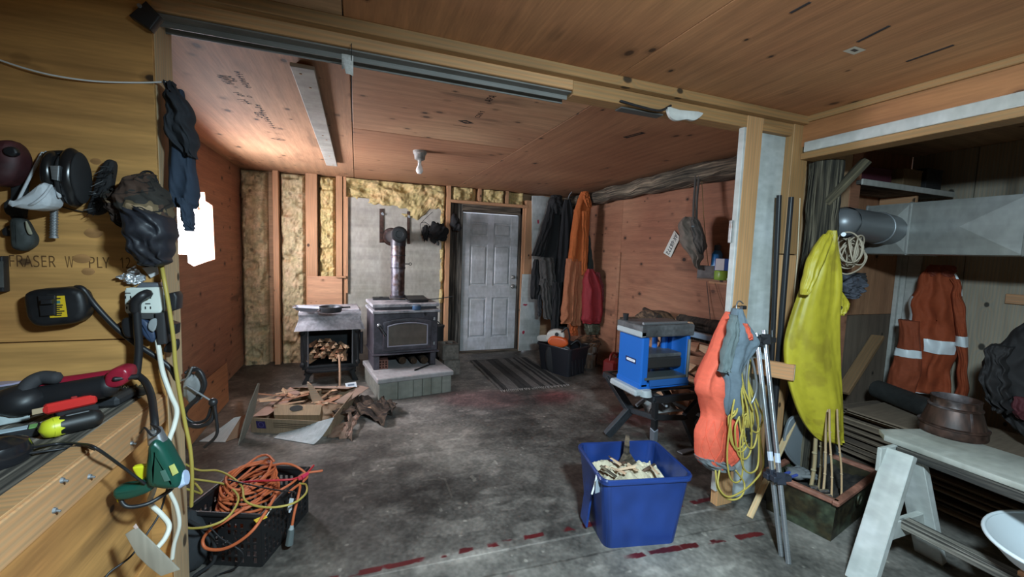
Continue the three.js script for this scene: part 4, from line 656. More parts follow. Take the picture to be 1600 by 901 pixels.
{ const a = onB(152, 640), b = onB(192, 618), c = onB(236, 612), t = thing('scrub_brush', 'black scrub brush with brown bristles beside the rail', 'brush', V(b.x, yB, b.z)); part(t, 'pad', bar(a.clone().setY(yB + 0.02), b.clone().setY(yB + 0.02), 0.11, 0.035, V(0, 1, 0), { b: 0.01 }), mat(C(0.03, 0.033, 0.038), { roughness: 0.6, map: T.cloth })); part(t, 'bristle_block', bar(b.clone().setY(yB + 0.02), c.clone().setY(yB + 0.02), 0.10, 0.03, V(0, 1, 0), { b: 0.004 }), mat(C(0.07, 0.05, 0.03), { roughness: 1, map: T.bark })); srand(8); const g = []; for (let i = 0; i < 120; i++) { const p = b.clone().lerp(c, rnd()).add(V(rr(-0.02, 0.02), 0, rr(-0.045, 0.045))).setY(yB + 0.034); g.push(rod(p, p.clone().add(V(rr(-0.006, 0.006), rr(0.006, 0.014), rr(-0.006, 0.006))), 0.0022, 0.0015, 4)); } part(t, 'bristles', g, mat(C(0.10, 0.075, 0.04), { roughness: 1 })).userData.kind = 'stuff'; }
{ const p = onB(8, 722), t = thing('tape_puck', 'glossy black round tape dispenser with tan top sticker', 'tape dispenser', V(p.x - 0.02, yB, p.z)); part(t, 'shell', lathe([[0, 0.062], [0.03, 0.06], [0.058, 0.047], [0.066, 0.025], [0.062, 0.002], [0, 0]], 28).translate(p.x - 0.02, yB, p.z), mat(C(0.012, 0.012, 0.014), { roughness: 0.2 })); part(t, 'sticker', box(0.05, 0.003, 0.04, p.x - 0.05, yB + 0.062, p.z - 0.01), mat(C(0.45, 0.28, 0.14), { map: T.lumber }));
  part(t, 'cord', [capTube([V(p.x + 0.03, yB + 0.03, p.z), onB(90, 693, 0.004), onB(128, 694, 0.01), onB(150, 700, 0.03), X(190, 728, xB + 0.03), X(226, 755, xB + 0.06)], 0.004), capTube([V(p.x + 0.03, yB + 0.02, p.z + 0.01), onB(90, 702, 0.004), onB(126, 696, 0.008), onB(148, 702, 0.02)], 0.003)], blk); }
{ const p = onB(10, 640), t = thing('grey_can', 'dull grey metal can at the end of the bench', 'can', V(p.x - 0.03, yB, p.z - 0.05)); part(t, 'body', lathe([[0, 0.075], [0.05, 0.075], [0.055, 0.07], [0.055, 0.005], [0.05, 0], [0, 0]], 24).translate(p.x - 0.03, yB, p.z - 0.05), mat(C(0.09, 0.09, 0.09), { roughness: 0.4, metalness: 0.3, map: T.grime })); part(t, 'lid', lathe([[0, 0.082], [0.046, 0.08], [0.05, 0.074], [0, 0.074]], 24).translate(p.x - 0.03, yB, p.z - 0.05), mat(C(0.3, 0.28, 0.4), { roughness: 0.35 })); }
{ const a = onB(-20, 668, 0), b = onB(46, 655, 0), t = thing('blade_pack', 'white and black card blade packet on the bench', 'packet', V(b.x - 0.05, yB, b.z)); part(t, 'card', bar(a.clone().setY(yB + 0.02), b.clone().setY(yB + 0.02), 0.05, 0.03), mat(C(0.55, 0.62, 0.62), { map: T.grime })); part(t, 'band', bar(a.clone().setY(yB + 0.0352), b.clone().setY(yB + 0.0352), 0.012, 0.001, V(0, 1, 0), { b: 0 }), blk); }
{ const a = onB(-10, 690, 0), b = onB(64, 676, 0), t = thing('saw_blade_sleeve', 'black sleeve printed pale blue and green on the bench', 'sleeve', V(b.x - 0.05, yB, b.z)); part(t, 'sleeve', bar(a.clone().setY(yB + 0.012), b.clone().setY(yB + 0.012), 0.055, 0.022), blk); part(t, 'pale_label', bar(a.clone().lerp(b, 0.1).setY(yB + 0.024), a.clone().lerp(b, 0.72).setY(yB + 0.024), 0.03, 0.002), mat(C(0.45, 0.55, 0.6))); part(t, 'green_label', bar(a.clone().lerp(b, 0.75).setY(yB + 0.024), a.clone().lerp(b, 0.93).setY(yB + 0.024), 0.034, 0.002), mat(C(0.18, 0.4, 0.12))); }
{ const t = thing('leaning_lath', 'thin pale lath leaning at the wall edge behind bench', 'lath', onB(8, 612)); part(t, 'lath', bar(onB(16, 612), W0(-14, 500, 0.02), 0.02, 0.012), M.pine); }
{ // green drill hanging over the rail
  const t = fthing('green_drill', 'green electric drill with yellow trigger hanging over bench edge', 'drill', Z(240, 780, -1.50)); const gm = mat(C(0.006, 0.065, 0.045), { roughness: 0.35 });
  part(t, 'housing', zsh(t, [[236, 706], [238, 690], [248, 682], [260, 690], [275, 715], [288, 742], [284, 754], [270, 757], [250, 755], [238, 752], [233, 735]], 0.075, 0.04, 0.02), gm);
  part(t, 'handle', zsh(t, [[238, 738], [246, 752], [240, 762], [215, 773], [190, 777], [181, 772], [181, 762], [190, 757], [215, 752], [230, 742]], 0.045, 0.024, 0.014), gm);
  part(t, 'trigger', zsh(t, [[209, 728], [234, 727], [233, 742], [222, 750], [213, 738]], 0.02, 0.011, 0.005), mat(C(0.62, 0.62, 0.02), { roughness: 0.4 }));
  part(t, 'switch', zsh(t, [[184, 778], [191, 776], [190, 783], [184, 783]], 0.012, 0.006, 0.004), mat(C(0.62, 0.60, 0.02)));
  part(t, 'label', [zsh(t, [[264, 728], [272, 724], [279, 738], [270, 743]], 0.003, 0.042, 0.0005, { raw: true })], mat(C(0.5, 0.52, 0.15))); part(t, 'plate', zsh(t, [[250, 736], [258, 733], [266, 750], [257, 752]], 0.003, 0.0415, 0.0005, { raw: true }), mat(C(0.06, 0.14, 0.11)));
  const c = (a, b, r0, r1, m, n) => part(t, n, rod(t.at(...a, 0), t.at(...b, 0), r0, r1, 16), m); c([247, 690], [241, 670], 0.024, 0.018, M.steel, 'chuck'); c([242, 675], [239, 664], 0.007, 0.005, M.steel, 'bit'); c([281, 748], [292, 745], 0.028, 0.022, mat(C(0.45, 0.55, 0.75), { roughness: 0.3 }), 'end_cap');
  part(t, 'cord', capTube([t.at(183, 766), t.at(196, 790, 0.01), t.at(226, 788), t.at(250, 776, -0.02), t.at(270, 760, -0.03), t.at(262, 745, -0.05)], 0.006), blk); part(t, 'wire_hook', capTube([t.at(219, 676, -0.01), t.at(226, 668, 0.02), t.at(238, 680, 0.05), t.at(250, 672, 0.03), t.at(236, 662, 0)], 0.003), blk); }
{ const t = fthing('cardboard_scrap', 'torn grey cardboard scrap leaning on the bench side', 'cardboard', Z(240, 900, -1.42)); part(t, 'sheet', zsh(t, [[196, 834], [211, 824], [214, 823], [240, 848], [281, 889], [252, 899], [232, 884], [214, 866]], 0.005, 0.0, 0.001, { raw: true }), mat(C(0.42, 0.39, 0.33), { map: T.card, roughness: 0.9 })); part(t, 'torn_edge', zsh(t, [[208, 822], [212, 818], [216, 824], [212, 826]], 0.004, 0.001, 0.0006, { raw: true }), mat(C(0.55, 0.42, 0.38))); }
cordW('loose_black_wire', 'thin black wire trailing behind the green drill', [[262, 760, 0.2], [250, 800, 0.22], [232, 830, 0.26], [205, 868, 0.3], [170, 895, 0.34], [160, 915, 0.36]], 0.003, blk);
// ================================================================ CRATE OF CORDS
const L3 = (g, x, y, z) => g.translate(x, y, z);
{
  const w = 0.36, d = 0.42, h = 0.25, wall = mat(C(0.014, 0.014, 0.015), { roughness: 0.45 });
  const t = thing('cord_crate', 'black lattice plastic crate heaped with extension cords', 'crate', V(-0.50, 0, -2.36), { local: true, turn: -0.38 });
  const side = (len, turn, x, z, n) => { const hs = []; const nx = Math.round(len / 0.034), st = (len - 0.03) / nx; for (let j = 0; j < 6; j++) for (let i = 0; i < nx; i++) { if ((i + j) % 5 === 4) continue; const a = -len / 2 + 0.015 + i * st + 0.006, b = 0.02 + j * 0.033; hs.push([[a, b], [a + st - 0.012, b], [a + st - 0.012, b + 0.024], [a, b + 0.024]]); }
    const g = ext([[-len / 2, 0], [len / 2, 0], [len / 2, h], [-len / 2, h]], 0.007, { holes: hs }); g.rotateY(turn); part(t, n, g.translate(x, 0, z), wall); };
  side(w, 0, 0, d / 2, 'front_panel'); side(w, 0, 0, -d / 2, 'back_panel'); side(d, Math.PI / 2, w / 2, 0, 'side_panel'); side(d, Math.PI / 2, -w / 2, 0, 'side_panel');
  part(t, 'base', box(w, 0.008, d, 0, 0.004, 0), wall);
  part(t, 'rim', [box(w + 0.03, 0.022, 0.024, 0, h, d / 2 + 0.003, { b: 0.008 }), box(w + 0.03, 0.022, 0.024, 0, h, -d / 2 - 0.003, { b: 0.008 }), box(0.024, 0.022, d + 0.02, w / 2 + 0.003, h, 0, { b: 0.008 }), box(0.024, 0.022, d + 0.02, -w / 2 - 0.003, h, 0, { b: 0.008 })], wall);
  part(t, 'label', box(0.012, 0.008, 0.002, 0.02, 0.12, d / 2 + 0.005), mat(C(0.8, 0.8, 0.75)));
}
{
  const base = V(-0.50, 0.06, -2.36), co = (name, label, pts, r, m, n = 8) => solo(name, label, 'cord', capTube(pts, r, false, n, 7), m);
  const loc = (x, y, z) => { const c = Math.cos(-0.38), s = Math.sin(-0.38); return V(-0.50 + x * c + z * s, y, -2.36 - x * s + z * c); };
  // orange coil: lengthwise loops stacked in the crate
  srand(21); const pts = []; for (let i = 0; i < 17; i++) { const r = 1 - 0.018 * i, y = 0.14 + i * 0.0115; for (let k = 0; k < 10; k++) { const a = k / 10 * 6.283; pts.push(loc(0.125 * r * Math.cos(a) + rr(-0.012, 0.012) - 0.015, y + 0.02 * Math.sin(a * 2 + i) + rr(-0.006, 0.006) + 0.03 * Math.max(0, -Math.sin(a)), 0.18 * r * Math.sin(a) + rr(-0.012, 0.012))); } }
  co('orange_extension_cord', 'orange extension cord coiled in the black crate', pts, 0.0062, orangeCord, 3);
  const P = (a, b, y) => F(a, b, y);
  co('orange_loop_cord', 'orange cord end looped over the crate rim with grey plug', [P(452, 768, 0.30), P(468, 757, 0.29), P(466, 775, 0.262), P(460, 800, 0.20), P(456, 822, 0.135)], 0.0065, orangeCord);
  { const t = thing('grey_plug', 'grey plug end dangling beside the black crate', 'plug', P(452, 848, 0.02)); part(t, 'body', rod(P(455, 826, 0.125), P(452, 850, 0.05), 0.014, 0.018), mat(C(0.10, 0.12, 0.12))); part(t, 'collar', rod(P(456, 820, 0.14), P(455, 828, 0.12), 0.008, 0.012), mat(C(0.3, 0.33, 0.33))); }
  co('orange_front_cord', 'orange cord hanging in a loop down the crate front', [P(430, 775, 0.30), P(415, 800, 0.28), P(395, 828, 0.24), P(370, 848, 0.19), P(345, 858, 0.16), P(322, 856, 0.16), P(317, 843, 0.19), P(328, 828, 0.23), P(350, 815, 0.27), P(380, 795, 0.3)], 0.0068, orangeCord, 10);
  co('orange_arch_cord', 'orange cord arching above the back of the crate', [P(378, 748, 0.27), P(405, 733, 0.31), P(440, 724, 0.34), P(462, 728, 0.33), P(480, 742, 0.28), P(474, 752, 0.27)], 0.006, orangeCord);
  co('orange_spread_cord', 'orange cord end sticking out over the crate corner', [P(430, 770, 0.30), P(455, 755, 0.31), P(475, 740, 0.31), P(503, 735, 0.30)], 0.006, orangeCord);
  co('red_extension_cord', 'red cord lying across the coiled orange cord', [P(370, 754, 0.3), P(400, 751, 0.33), P(430, 750, 0.33), P(458, 748, 0.32), P(478, 740, 0.31), P(490, 727, 0.31)], 0.0055, mat(C(0.45, 0.02, 0.03), { roughness: 0.45 }));
  { const t = thing('red_plug', 'pink-red plug lying on the orange cords', 'plug', P(476, 742, 0.305)); part(t, 'body', rod(P(471, 746, 0.32), P(481, 739, 0.325), 0.012, 0.009), mat(C(0.6, 0.03, 0.08), { roughness: 0.4 })); part(t, 'cuff', rod(P(466, 748, 0.318), P(471, 746, 0.32), 0.008, 0.012), mat(C(0.5, 0.03, 0.05))); }
  co('yellow_extension_cord', 'yellow cord looping from the wall end across the crate', [P(284, 722, 0.4), P(310, 734, 0.36), P(340, 735, 0.35), P(362, 745, 0.34), P(378, 760, 0.33), P(382, 780, 0.32), P(400, 790, 0.31), P(430, 792, 0.31), P(460, 785, 0.305), P(478, 770, 0.30), P(478, 757, 0.29), P(468, 755, 0.285)], 0.005, yellowCord, 10);
  co('yellow_loose_cord', 'yellow cord loop drooping over the crate left corner', [P(300, 748, 0.36), P(330, 752, 0.34), P(355, 758, 0.33), P(372, 775, 0.32), P(366, 795, 0.31), P(350, 812, 0.30), P(325, 822, 0.29), P(300, 825, 0.28), P(282, 822, 0.28)], 0.005, yellowCord, 10);
  co('yellow_lower_cord', 'short yellow cord strands behind the wall end', [P(278, 760, 0.32), P(300, 766, 0.3), P(316, 770, 0.3), P(300, 750, 0.33), P(284, 744, 0.34)], 0.0055, yellowCord, 8);
  co('thin_black_wire', 'thin black wire draped over cords and crate front', [P(330, 825, 0.27), P(345, 840, 0.22), P(365, 852, 0.17), P(380, 866, 0.12), P(370, 885, 0.05), P(345, 896, 0.01), P(334, 901, 0.01)], 0.0035, blk);
  co('black_cross_wire', 'black wire lying across the top of the orange coil', [P(352, 748, 0.335), P(390, 757, 0.345), P(430, 765, 0.34), P(460, 768, 0.33)], 0.0035, blk);
  { const t = thing('yellow_tag', 'small yellow plastic tag in the crate corner', 'tag', P(408, 812, 0.26)); part(t, 'tag', bar(P(398, 814, 0.262), P(416, 806, 0.262), 0.025, 0.004), mat(C(0.75, 0.5, 0.03))); part(t, 'tie', bar(P(416, 806, 0.264), P(424, 794, 0.27), 0.004, 0.003), mat(C(0.75, 0.75, 0.6))); }
  { const t = thing('clear_ties', 'clear plastic tie clipped over the crate rim', 'tie', P(452, 795, 0.22)); part(t, 'tie', bar(P(452, 797, 0.22), P(456, 778, 0.27), 0.02, 0.006), mat(C(0.55, 0.6, 0.62), { roughness: 0.3 })); part(t, 'clip', bar(P(452, 800, 0.21), P(453, 792, 0.235), 0.012, 0.009), mat(C(0.5, 0.55, 0.6), { roughness: 0.3 })); }
}
{ const p = F(306, 884), t = thing('grey_bag', 'dark grey cloth bag slumped between stud and crate', 'bag', V(p.x - 0.02, 0, p.z)); part(t, 'bag', lump(0.08, 0.14, 0.08, 0.25, 6, 2.5, 28).translate(p.x - 0.02, 0.13, p.z), mat(C(0.035, 0.038, 0.042), { map: T.cloth, roughness: 0.9 })); part(t, 'strap', capTube([V(p.x, 0.26, p.z + 0.06), V(p.x + 0.09, 0.2, p.z + 0.1), V(p.x + 0.1, 0.08, p.z + 0.1), V(p.x + 0.03, 0.03, p.z + 0.11)], 0.008), blkMat); }

// ================================================================ MIDDLE LEFT FLOOR
const quad = (A, B, Cc, D, th, n = 1, bend) => slab((u, v) => { const p = A.clone().lerp(B, u).lerp(D.clone().lerp(Cc, u), v); if (bend) p.add(bend(u, v)); return p; }, n, n, B.clone().sub(A).cross(D.clone().sub(A)).normalize().multiplyScalar(-th), { su: A.distanceTo(B), sv: A.distanceTo(D) });
solo('plywood_offcut', 'orange-brown plywood offcut leaning on the left wall', 'plywood', quad(F(356, 627, 0.003), F(292, 702, 0.003), X(284, 622, xl + 0.06), X(353, 567, xl + 0.02), 0.012, 1), mat(C(0.44, 0.20, 0.09), { map: T.ply2 }));
{ const t = thing('white_card', 'white cardboard sheet with brown edge lying by plywood offcut', 'cardboard', F(345, 680)); part(t, 'sheet', quad(F(311, 689, 0.004), F(352, 690, 0.004), F(377, 650, 0.12), F(366, 652, 0.12), 0.005, 6, (u, v) => V(0, -0.03 * v * (1 - v), 0)), mat(C(0.62, 0.66, 0.68), { map: T.card })); part(t, 'brown_edge', quad(F(352, 690, 0.004), F(372, 683, 0.004), F(384, 647, 0.12), F(377, 650, 0.12), 0.005, 3), mat(C(0.36, 0.22, 0.14), { map: T.card })); }
solo('standing_card', 'thin grey cardboard flap standing on edge before the carton', 'cardboard', slab((u, v) => { const L = [[404, 598], [391, 630], [381, 664], [371, 702]], R = [[406, 599], [399, 640], [389, 668], [374, 703]]; const t = v * 3, i = Math.min(2, Math.floor(t)), f = t - i; const a = [mix(L[i][0], L[i + 1][0], f), mix(L[i][1], L[i + 1][1], f)], b = [mix(R[i][0], R[i + 1][0], f), mix(R[i][1], R[i + 1][1], f)]; return Z(mix(a[0], b[0], u), mix(a[1], b[1], u), -3.50 - 0.12 * u); }, 6, 14, V(-0.006, 0, 0.0), { su: 0.3, sv: 0.6 }), mat(C(0.36, 0.33, 0.28), { map: T.card }));
{ // low open carton with kindling
  const A = F(393, 675), B = F(516, 682), Cc = V(0.03, 0, -4.30), D = V(-0.60, 0, -4.42), h = 0.13, cd = mat(C(0.36, 0.26, 0.17), { map: T.card, roughness: 0.9 }), inn = mat(C(0.42, 0.30, 0.24), { map: T.card, roughness: 0.9 });
  const t = thing('cardboard_carton', 'low open cardboard carton filled with kindling', 'carton', V(-0.4, 0, -3.95)); const up = (p, k = 1, o = V(0, 0, 0)) => p.clone().setY(h * k).add(o);
  part(t, 'base', quad(A.clone().setY(0.004), B.clone().setY(0.004), Cc.clone().setY(0.004), D.clone().setY(0.004), -0.004), cd);
  const fr = part(t, 'front_panel', quad(A, B, up(B, 1, V(0.02, 0, 0.03)), up(A, 1, V(0, 0, 0.03)), 0.005), cd); part(t, 'side_panel', quad(B, Cc, up(Cc), up(B), 0.005), cd); part(t, 'back_panel', quad(Cc, D, up(D), up(Cc), 0.005), cd); part(t, 'side_panel', quad(D, A, up(A), up(D), 0.005), cd);
  part(t, 'flap', quad(up(D), up(A), up(A, 1.0, V(0.10, -0.03, -0.08)), up(D, 1.0, V(0.12, -0.03, 0.1)), 0.004), mat(C(0.5, 0.33, 0.27), { map: T.card })); part(t, 'flap', quad(up(Cc), up(D), up(D, 1.3, V(0.12, 0, 0.16)), up(Cc, 1.3, V(-0.1, 0, 0.18)), 0.004), inn);
  part(t, 'flap', quad(up(B, 1, V(0, 0, -0.4)), up(Cc), up(Cc, 0.9, V(0.09, 0, 0.05)), up(B, 0.8, V(0.10, 0, -0.42)), 0.004), inn);
  const n = B.clone().sub(A).normalize(), nn = V(-n.z, 0, n.x).negate(), ang = Math.atan2(-n.z, n.x), at = (k, y) => A.clone().lerp(B, k).setY(y).add(V(0.02 * k * y / h, 0, 0.03 * y / h));
  let [g, m] = decal(0.075, 0.065, at(0.13, 0.075).addScaledVector(V(-n.z, 0, n.x), 0.0035), Q(0.2, ang, 0), 64, (x, w, hh) => { x.fillStyle = 'rgb(44,32,84)'; x.fillRect(0, 0, w, hh); x.strokeStyle = 'rgb(90,80,130)'; x.lineWidth = 4; x.beginPath(); x.arc(w / 2, hh / 2, w * 0.28, 0, 6.3); x.stroke(); }, { opaque: true }); part(fr, 'printed_mark', g, m);
  [g, m] = decal(0.34, 0.05, at(0.52, 0.078).addScaledVector(V(-n.z, 0, n.x), 0.0035), Q(0.2, ang, 0), 256, (x, w, hh) => { x.fillStyle = 'rgba(40,28,20,0.8)'; for (let i = 0; i < 3; i++) x.fillRect(w * 0.04, hh * (0.1 + 0.34 * i), w * (0.9 - 0.1 * i), hh * 0.1); }); part(fr, 'printed_lines', g, m);
  [g, m] = decal(0.10, 0.07, Cc.clone().lerp(D, 0.12).setY(h * 1.12).add(V(0, 0.012, 0.06)), Q(-1.1, 0.2, 0), 64, (x, w, hh) => { x.fillStyle = 'rgb(190,200,205)'; x.fillRect(0, 0, w, hh); x.fillStyle = 'rgb(90,105,120)'; x.fillRect(w * 0.2, hh * 0.3, w * 0.6, hh * 0.35); }, { opaque: true }); part(t, 'shipping_label', g, m);
}
{ const t = thing('small_carton', 'small brown carton with oval cut-out in the kindling tray', 'carton', V(-0.42, 0.02, -3.82)); const c = mat(C(0.34, 0.25, 0.15), { map: T.card }); const P = [F(428, 632, 0.16), F(503, 632, 0.16), F(500, 648, 0.12), F(428, 648, 0.12)]; part(t, 'panel', quad(P[3], P[2], P[1], P[0], 0.09), c); const o = F(463, 638, 0.150); part(t, 'oval_window', lathe([[0, 0.003], [0.05, 0.003], [0.05, 0], [0, 0]], 20).scale(1, 1, 0.5).rotateX(0.9).translate(o.x, o.y + 0.004, o.z + 0.004), mat(C(0.05, 0.045, 0.04))); }
// split kindling, each piece its own thing
const splitM = [mat(C(0.62, 0.42, 0.28), { map: T.lumber }), mat(C(0.45, 0.24, 0.15), { map: T.lumber }), mat(C(0.72, 0.54, 0.38), { map: T.lumber }), mat(C(0.24, 0.15, 0.10), { map: T.bark })];
function wedge(len, w, h, s) { srand(s); const P = []; for (const e of [-1, 1]) { const k = e > 0 ? rr(0.4, 0.9) : 1; P.push(V(e * len / 2 + rr(-0.01, 0.01), -h / 2 * k, -w / 2 * k), V(e * len / 2, -h / 2 * k + rr(0, 0.2) * h, w / 2 * k), V(e * len / 2 + rr(-0.01, 0.01), h / 2 * k, rr(-0.3, 0.3) * w)); } return boxUV(new ConvexGeometry(P)); }
srand(300);
const chips = []; for (let i = 0; i < 22; i++) chips.push([rr(412, 540), rr(610, 634), rr(0.12, 0.26), rr(0.02, 0.05), rr(-1.4, 1.4), rr(-0.3, 0.3), i]);
for (const [px, py, len, w, ry, rz, i] of chips) { const p = F(px, py, 0.135 + 0.025 * hash(i, 3, 1)); const g = wedge(len, w, w * 0.6, 40 + i); g.rotateZ(rz); g.rotateY(ry); solo('kindling_piece', 'split kindling piece lying in the cardboard carton', 'kindling', g.translate(p.x, p.y, p.z), splitM[i % 4], { group: 'kindling in the cardboard carton' }); }
{ const a = F(483, 598, 0.36), b = F(503, 634, 0.14); const P = [[480, 596], [488, 602], [500, 618], [508, 630], [500, 636], [490, 630], [484, 614]].map(([x, y]) => Z(x, y, -3.95)); solo('pale_wedge', 'pale leaf-shaped wood wedge standing up in the carton', 'kindling', ext(smoothPts(P.map(p => [p.x, p.y]), 4), 0.022, { b: 0.006 }).translate(0, 0, -3.95), mat(C(0.85, 0.69, 0.55), { map: T.lumber })); }
{ const p = F(552, 632), q = F(578, 640); solo('wood_chip', 'pale wood chip on the floor beside the hearth', 'wood chip', wedge(0.14, 0.06, 0.03, 77).rotateY(0.5).translate(q.x - 0.02, 0.05, q.z + 0.1), splitM[0]); }
{ const m = mat(C(0.62, 0.68, 0.72), { map: T.card }); solo('white_paper', 'curled sheet of white paper on the floor before carton', 'paper', slab((u, v) => { const A = F(428, 684, 0.004), B = F(490, 694, 0.004), Cc = Z(522, 652, -3.40), D = F(441, 673, 0.006); const p = A.clone().lerp(B, u).lerp(D.clone().lerp(Cc, u), v); p.y -= 0.10 * u * v * (1 - v) ; p.y = Math.max(0.003, p.y); return p; }, 12, 10, V(0, 0.0015, 0)), m); }
{ const t = thing('bark_shreds', 'torn grey bark and cardboard shreds spilling on the floor', 'bark', F(575, 655)); const bm = mat(C(0.16, 0.12, 0.095), { map: T.bark, roughness: 1 }), cm = mat(C(0.45, 0.30, 0.24), { map: T.card });
  const strip = (A, B, Cc, D, a, s, m) => part(t, 'strip', quad(A, B, Cc, D, 0.006, 12, (u, v) => V(0.03 * nz(u * 6 + s, v * 6, 2), Math.max(0, a * (0.5 + nz(u * 4 + s, v * 4, 3) + nz(u * 11, v * 11 + s, 4) * 0.5)), 0.03 * nz(u * 6, v * 6 + s, 5))), m);
  strip(F(548, 646, 0.006), F(598, 668, 0.006), F(616, 640, 0.006), F(560, 630, 0.01), 0.09, 1, bm); strip(F(520, 648, 0.08), F(555, 645, 0.08), F(560, 638, 0.06), F(524, 640, 0.1), 0.03, 5, bm); strip(F(541, 684, 0.004), F(546, 688, 0.004), F(562, 650, 0.02), F(544, 652, 0.09), 0.05, 9, cm); strip(F(513, 684, 0.004), F(540, 686, 0.004), F(556, 660, 0.05), F(520, 664, 0.03), 0.02, 12, mat(C(0.3, 0.2, 0.15), { map: T.card })); strip(F(586, 638, 0.006), F(612, 652, 0.006), F(620, 636, 0.05), F(600, 624, 0.04), 0.06, 15, bm); }
// ================================================================ STOVES
const castIron = mat(C(0.022, 0.022, 0.024), { roughness: 0.5, metalness: 0.2, map: T.grime }), dusty = mat(C(0.52, 0.50, 0.53), { roughness: 0.7, map: T.grime }), iron2 = mat(C(0.065, 0.056, 0.066), { roughness: 0.45, metalness: 0.3, map: T.grime });  // dusty: ash coat, paled further to paint window light on the stove tops
{ // old parlour stove used as a kindling box
  const t = thing('parlour_stove', 'old black cast-iron stove with doorless opening full of kindling', 'stove', V(-0.275, 0, -5.10), { local: true, turn: 0.06 }); const w = 0.60, d = 0.46, z = d / 2;
  part(t, 'front_frame', ext([[-w / 2 + 0.02, 0.17], [w / 2 - 0.02, 0.17], [w / 2 - 0.02, 0.66], [-w / 2 + 0.02, 0.66]], 0.03, { b: 0.004, holes: [[[-0.215, 0.21], [-0.215, 0.60], [0.215, 0.60], [0.215, 0.21]]] }).translate(0, 0, z - 0.015), castIron);
  part(t, 'opening_bead', [box(0.45, 0.014, 0.016, 0, 0.606, z + 0.006), box(0.014, 0.40, 0.016, -0.222, 0.405, z + 0.006), box(0.014, 0.40, 0.016, 0.222, 0.405, z + 0.006)], mat(C(0.11, 0.11, 0.115), { metalness: 0.3, roughness: 0.4 }));
  part(t, 'side', box(0.03, 0.5, d - 0.03, -w / 2 + 0.035, 0.41, -0.015), castIron); part(t, 'side', box(0.03, 0.5, d - 0.03, w / 2 - 0.035, 0.41, -0.015), castIron); part(t, 'back', box(w - 0.06, 0.5, 0.03, 0, 0.41, -z + 0.02), castIron); part(t, 'firebox_floor', box(w - 0.07, 0.03, d - 0.04, 0, 0.19, -0.01), castIron);
  const prof = [[0.26, 0.80], [0.27, 0.795], [0.275, 0.77], [0.268, 0.74], [0.27, 0.70], [0.285, 0.66], [0.312, 0.60]];
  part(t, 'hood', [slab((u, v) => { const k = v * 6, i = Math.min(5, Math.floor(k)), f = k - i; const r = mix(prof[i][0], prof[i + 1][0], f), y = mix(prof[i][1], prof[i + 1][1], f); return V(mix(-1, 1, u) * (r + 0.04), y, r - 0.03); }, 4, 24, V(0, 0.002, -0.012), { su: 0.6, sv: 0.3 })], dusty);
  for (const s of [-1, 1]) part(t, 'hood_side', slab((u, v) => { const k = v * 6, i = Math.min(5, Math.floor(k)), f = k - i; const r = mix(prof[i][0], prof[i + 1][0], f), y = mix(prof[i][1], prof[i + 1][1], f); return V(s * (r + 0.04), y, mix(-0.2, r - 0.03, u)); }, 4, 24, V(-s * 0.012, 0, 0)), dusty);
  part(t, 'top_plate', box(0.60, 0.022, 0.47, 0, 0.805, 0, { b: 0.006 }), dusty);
  part(t, 'ash_lip', ext(smoothPts([[-0.24, 0], [-0.2, 0.08], [0, 0.10], [0.2, 0.08], [0.24, 0], [0, -0.02]], 4), 0.025, { b: 0.005 }).rotateX(Math.PI / 2).translate(0, 0.165, z), castIron);
  for (const [sx, sz] of [[-1, 1], [1, 1], [-1, -1], [1, -1]]) part(t, 'leg', ext(smoothPts([[0, 0.20], [sx * 0.06, 0.16], [sx * 0.05, 0.09], [sx * 0.075, 0.03], [sx * 0.085, 0.0], [sx * 0.03, 0.0], [sx * 0.015, 0.06], [sx * -0.02, 0.13]], 3), 0.05, { b: 0.008 }).translate(sx * 0.20, 0.0, sz * (z - 0.05)), castIron);
  for (const s of [-1, 1]) part(t, 'corner_column', [lathe([[0, 0], [0.028, 0], [0.032, 0.03], [0.02, 0.05], [0.024, 0.2], [0.02, 0.34], [0.034, 0.36], [0.034, 0.38], [0, 0.38]], 14).translate(s * 0.275, 0.2, z - 0.02)], castIron);
  part(t, 'side_handle', [rod(V(0.32, 0.3, z - 0.06), V(0.32, 0.55, z - 0.06), 0.02), rod(V(0.28, 0.53, z - 0.06), V(0.33, 0.53, z - 0.06), 0.008)], iron2);
}
const stM = V(-0.275, 0, -5.10);
srand(500);
for (let i = 0; i < 36; i++) { const r = Math.floor(i / 8), x = -0.165 + (i % 8) * 0.047 + rr(-0.025, 0.025), y = 0.235 + r * 0.044 + rr(-0.01, 0.02) + 0.05 * (1 - Math.abs(x) / 0.2); const g = wedge(rr(0.2, 0.32), rr(0.035, 0.06), rr(0.025, 0.045), 600 + i); g.rotateY(Math.PI / 2 + rr(-0.45, 0.45)); g.rotateX(rr(-0.25, 0.2)); solo('kindling_stick', 'split kindling stick stacked inside the old black stove', 'kindling', g.translate(stM.x + x, y, stM.z + 0.08 + rr(-0.03, 0.05)), splitM[[0, 2, 1, 0, 2][i % 5]], { group: 'kindling inside the old stove' }); }
solo('round_stick', 'thin bare stick leaning upright against the old stove', 'stick', capTube([F(531, 607), Z(531, 580, -4.70), Z(530, 555, -4.80)], 0.011, false, 6, 8), mat(C(0.58, 0.40, 0.29), { map: T.lumber }));
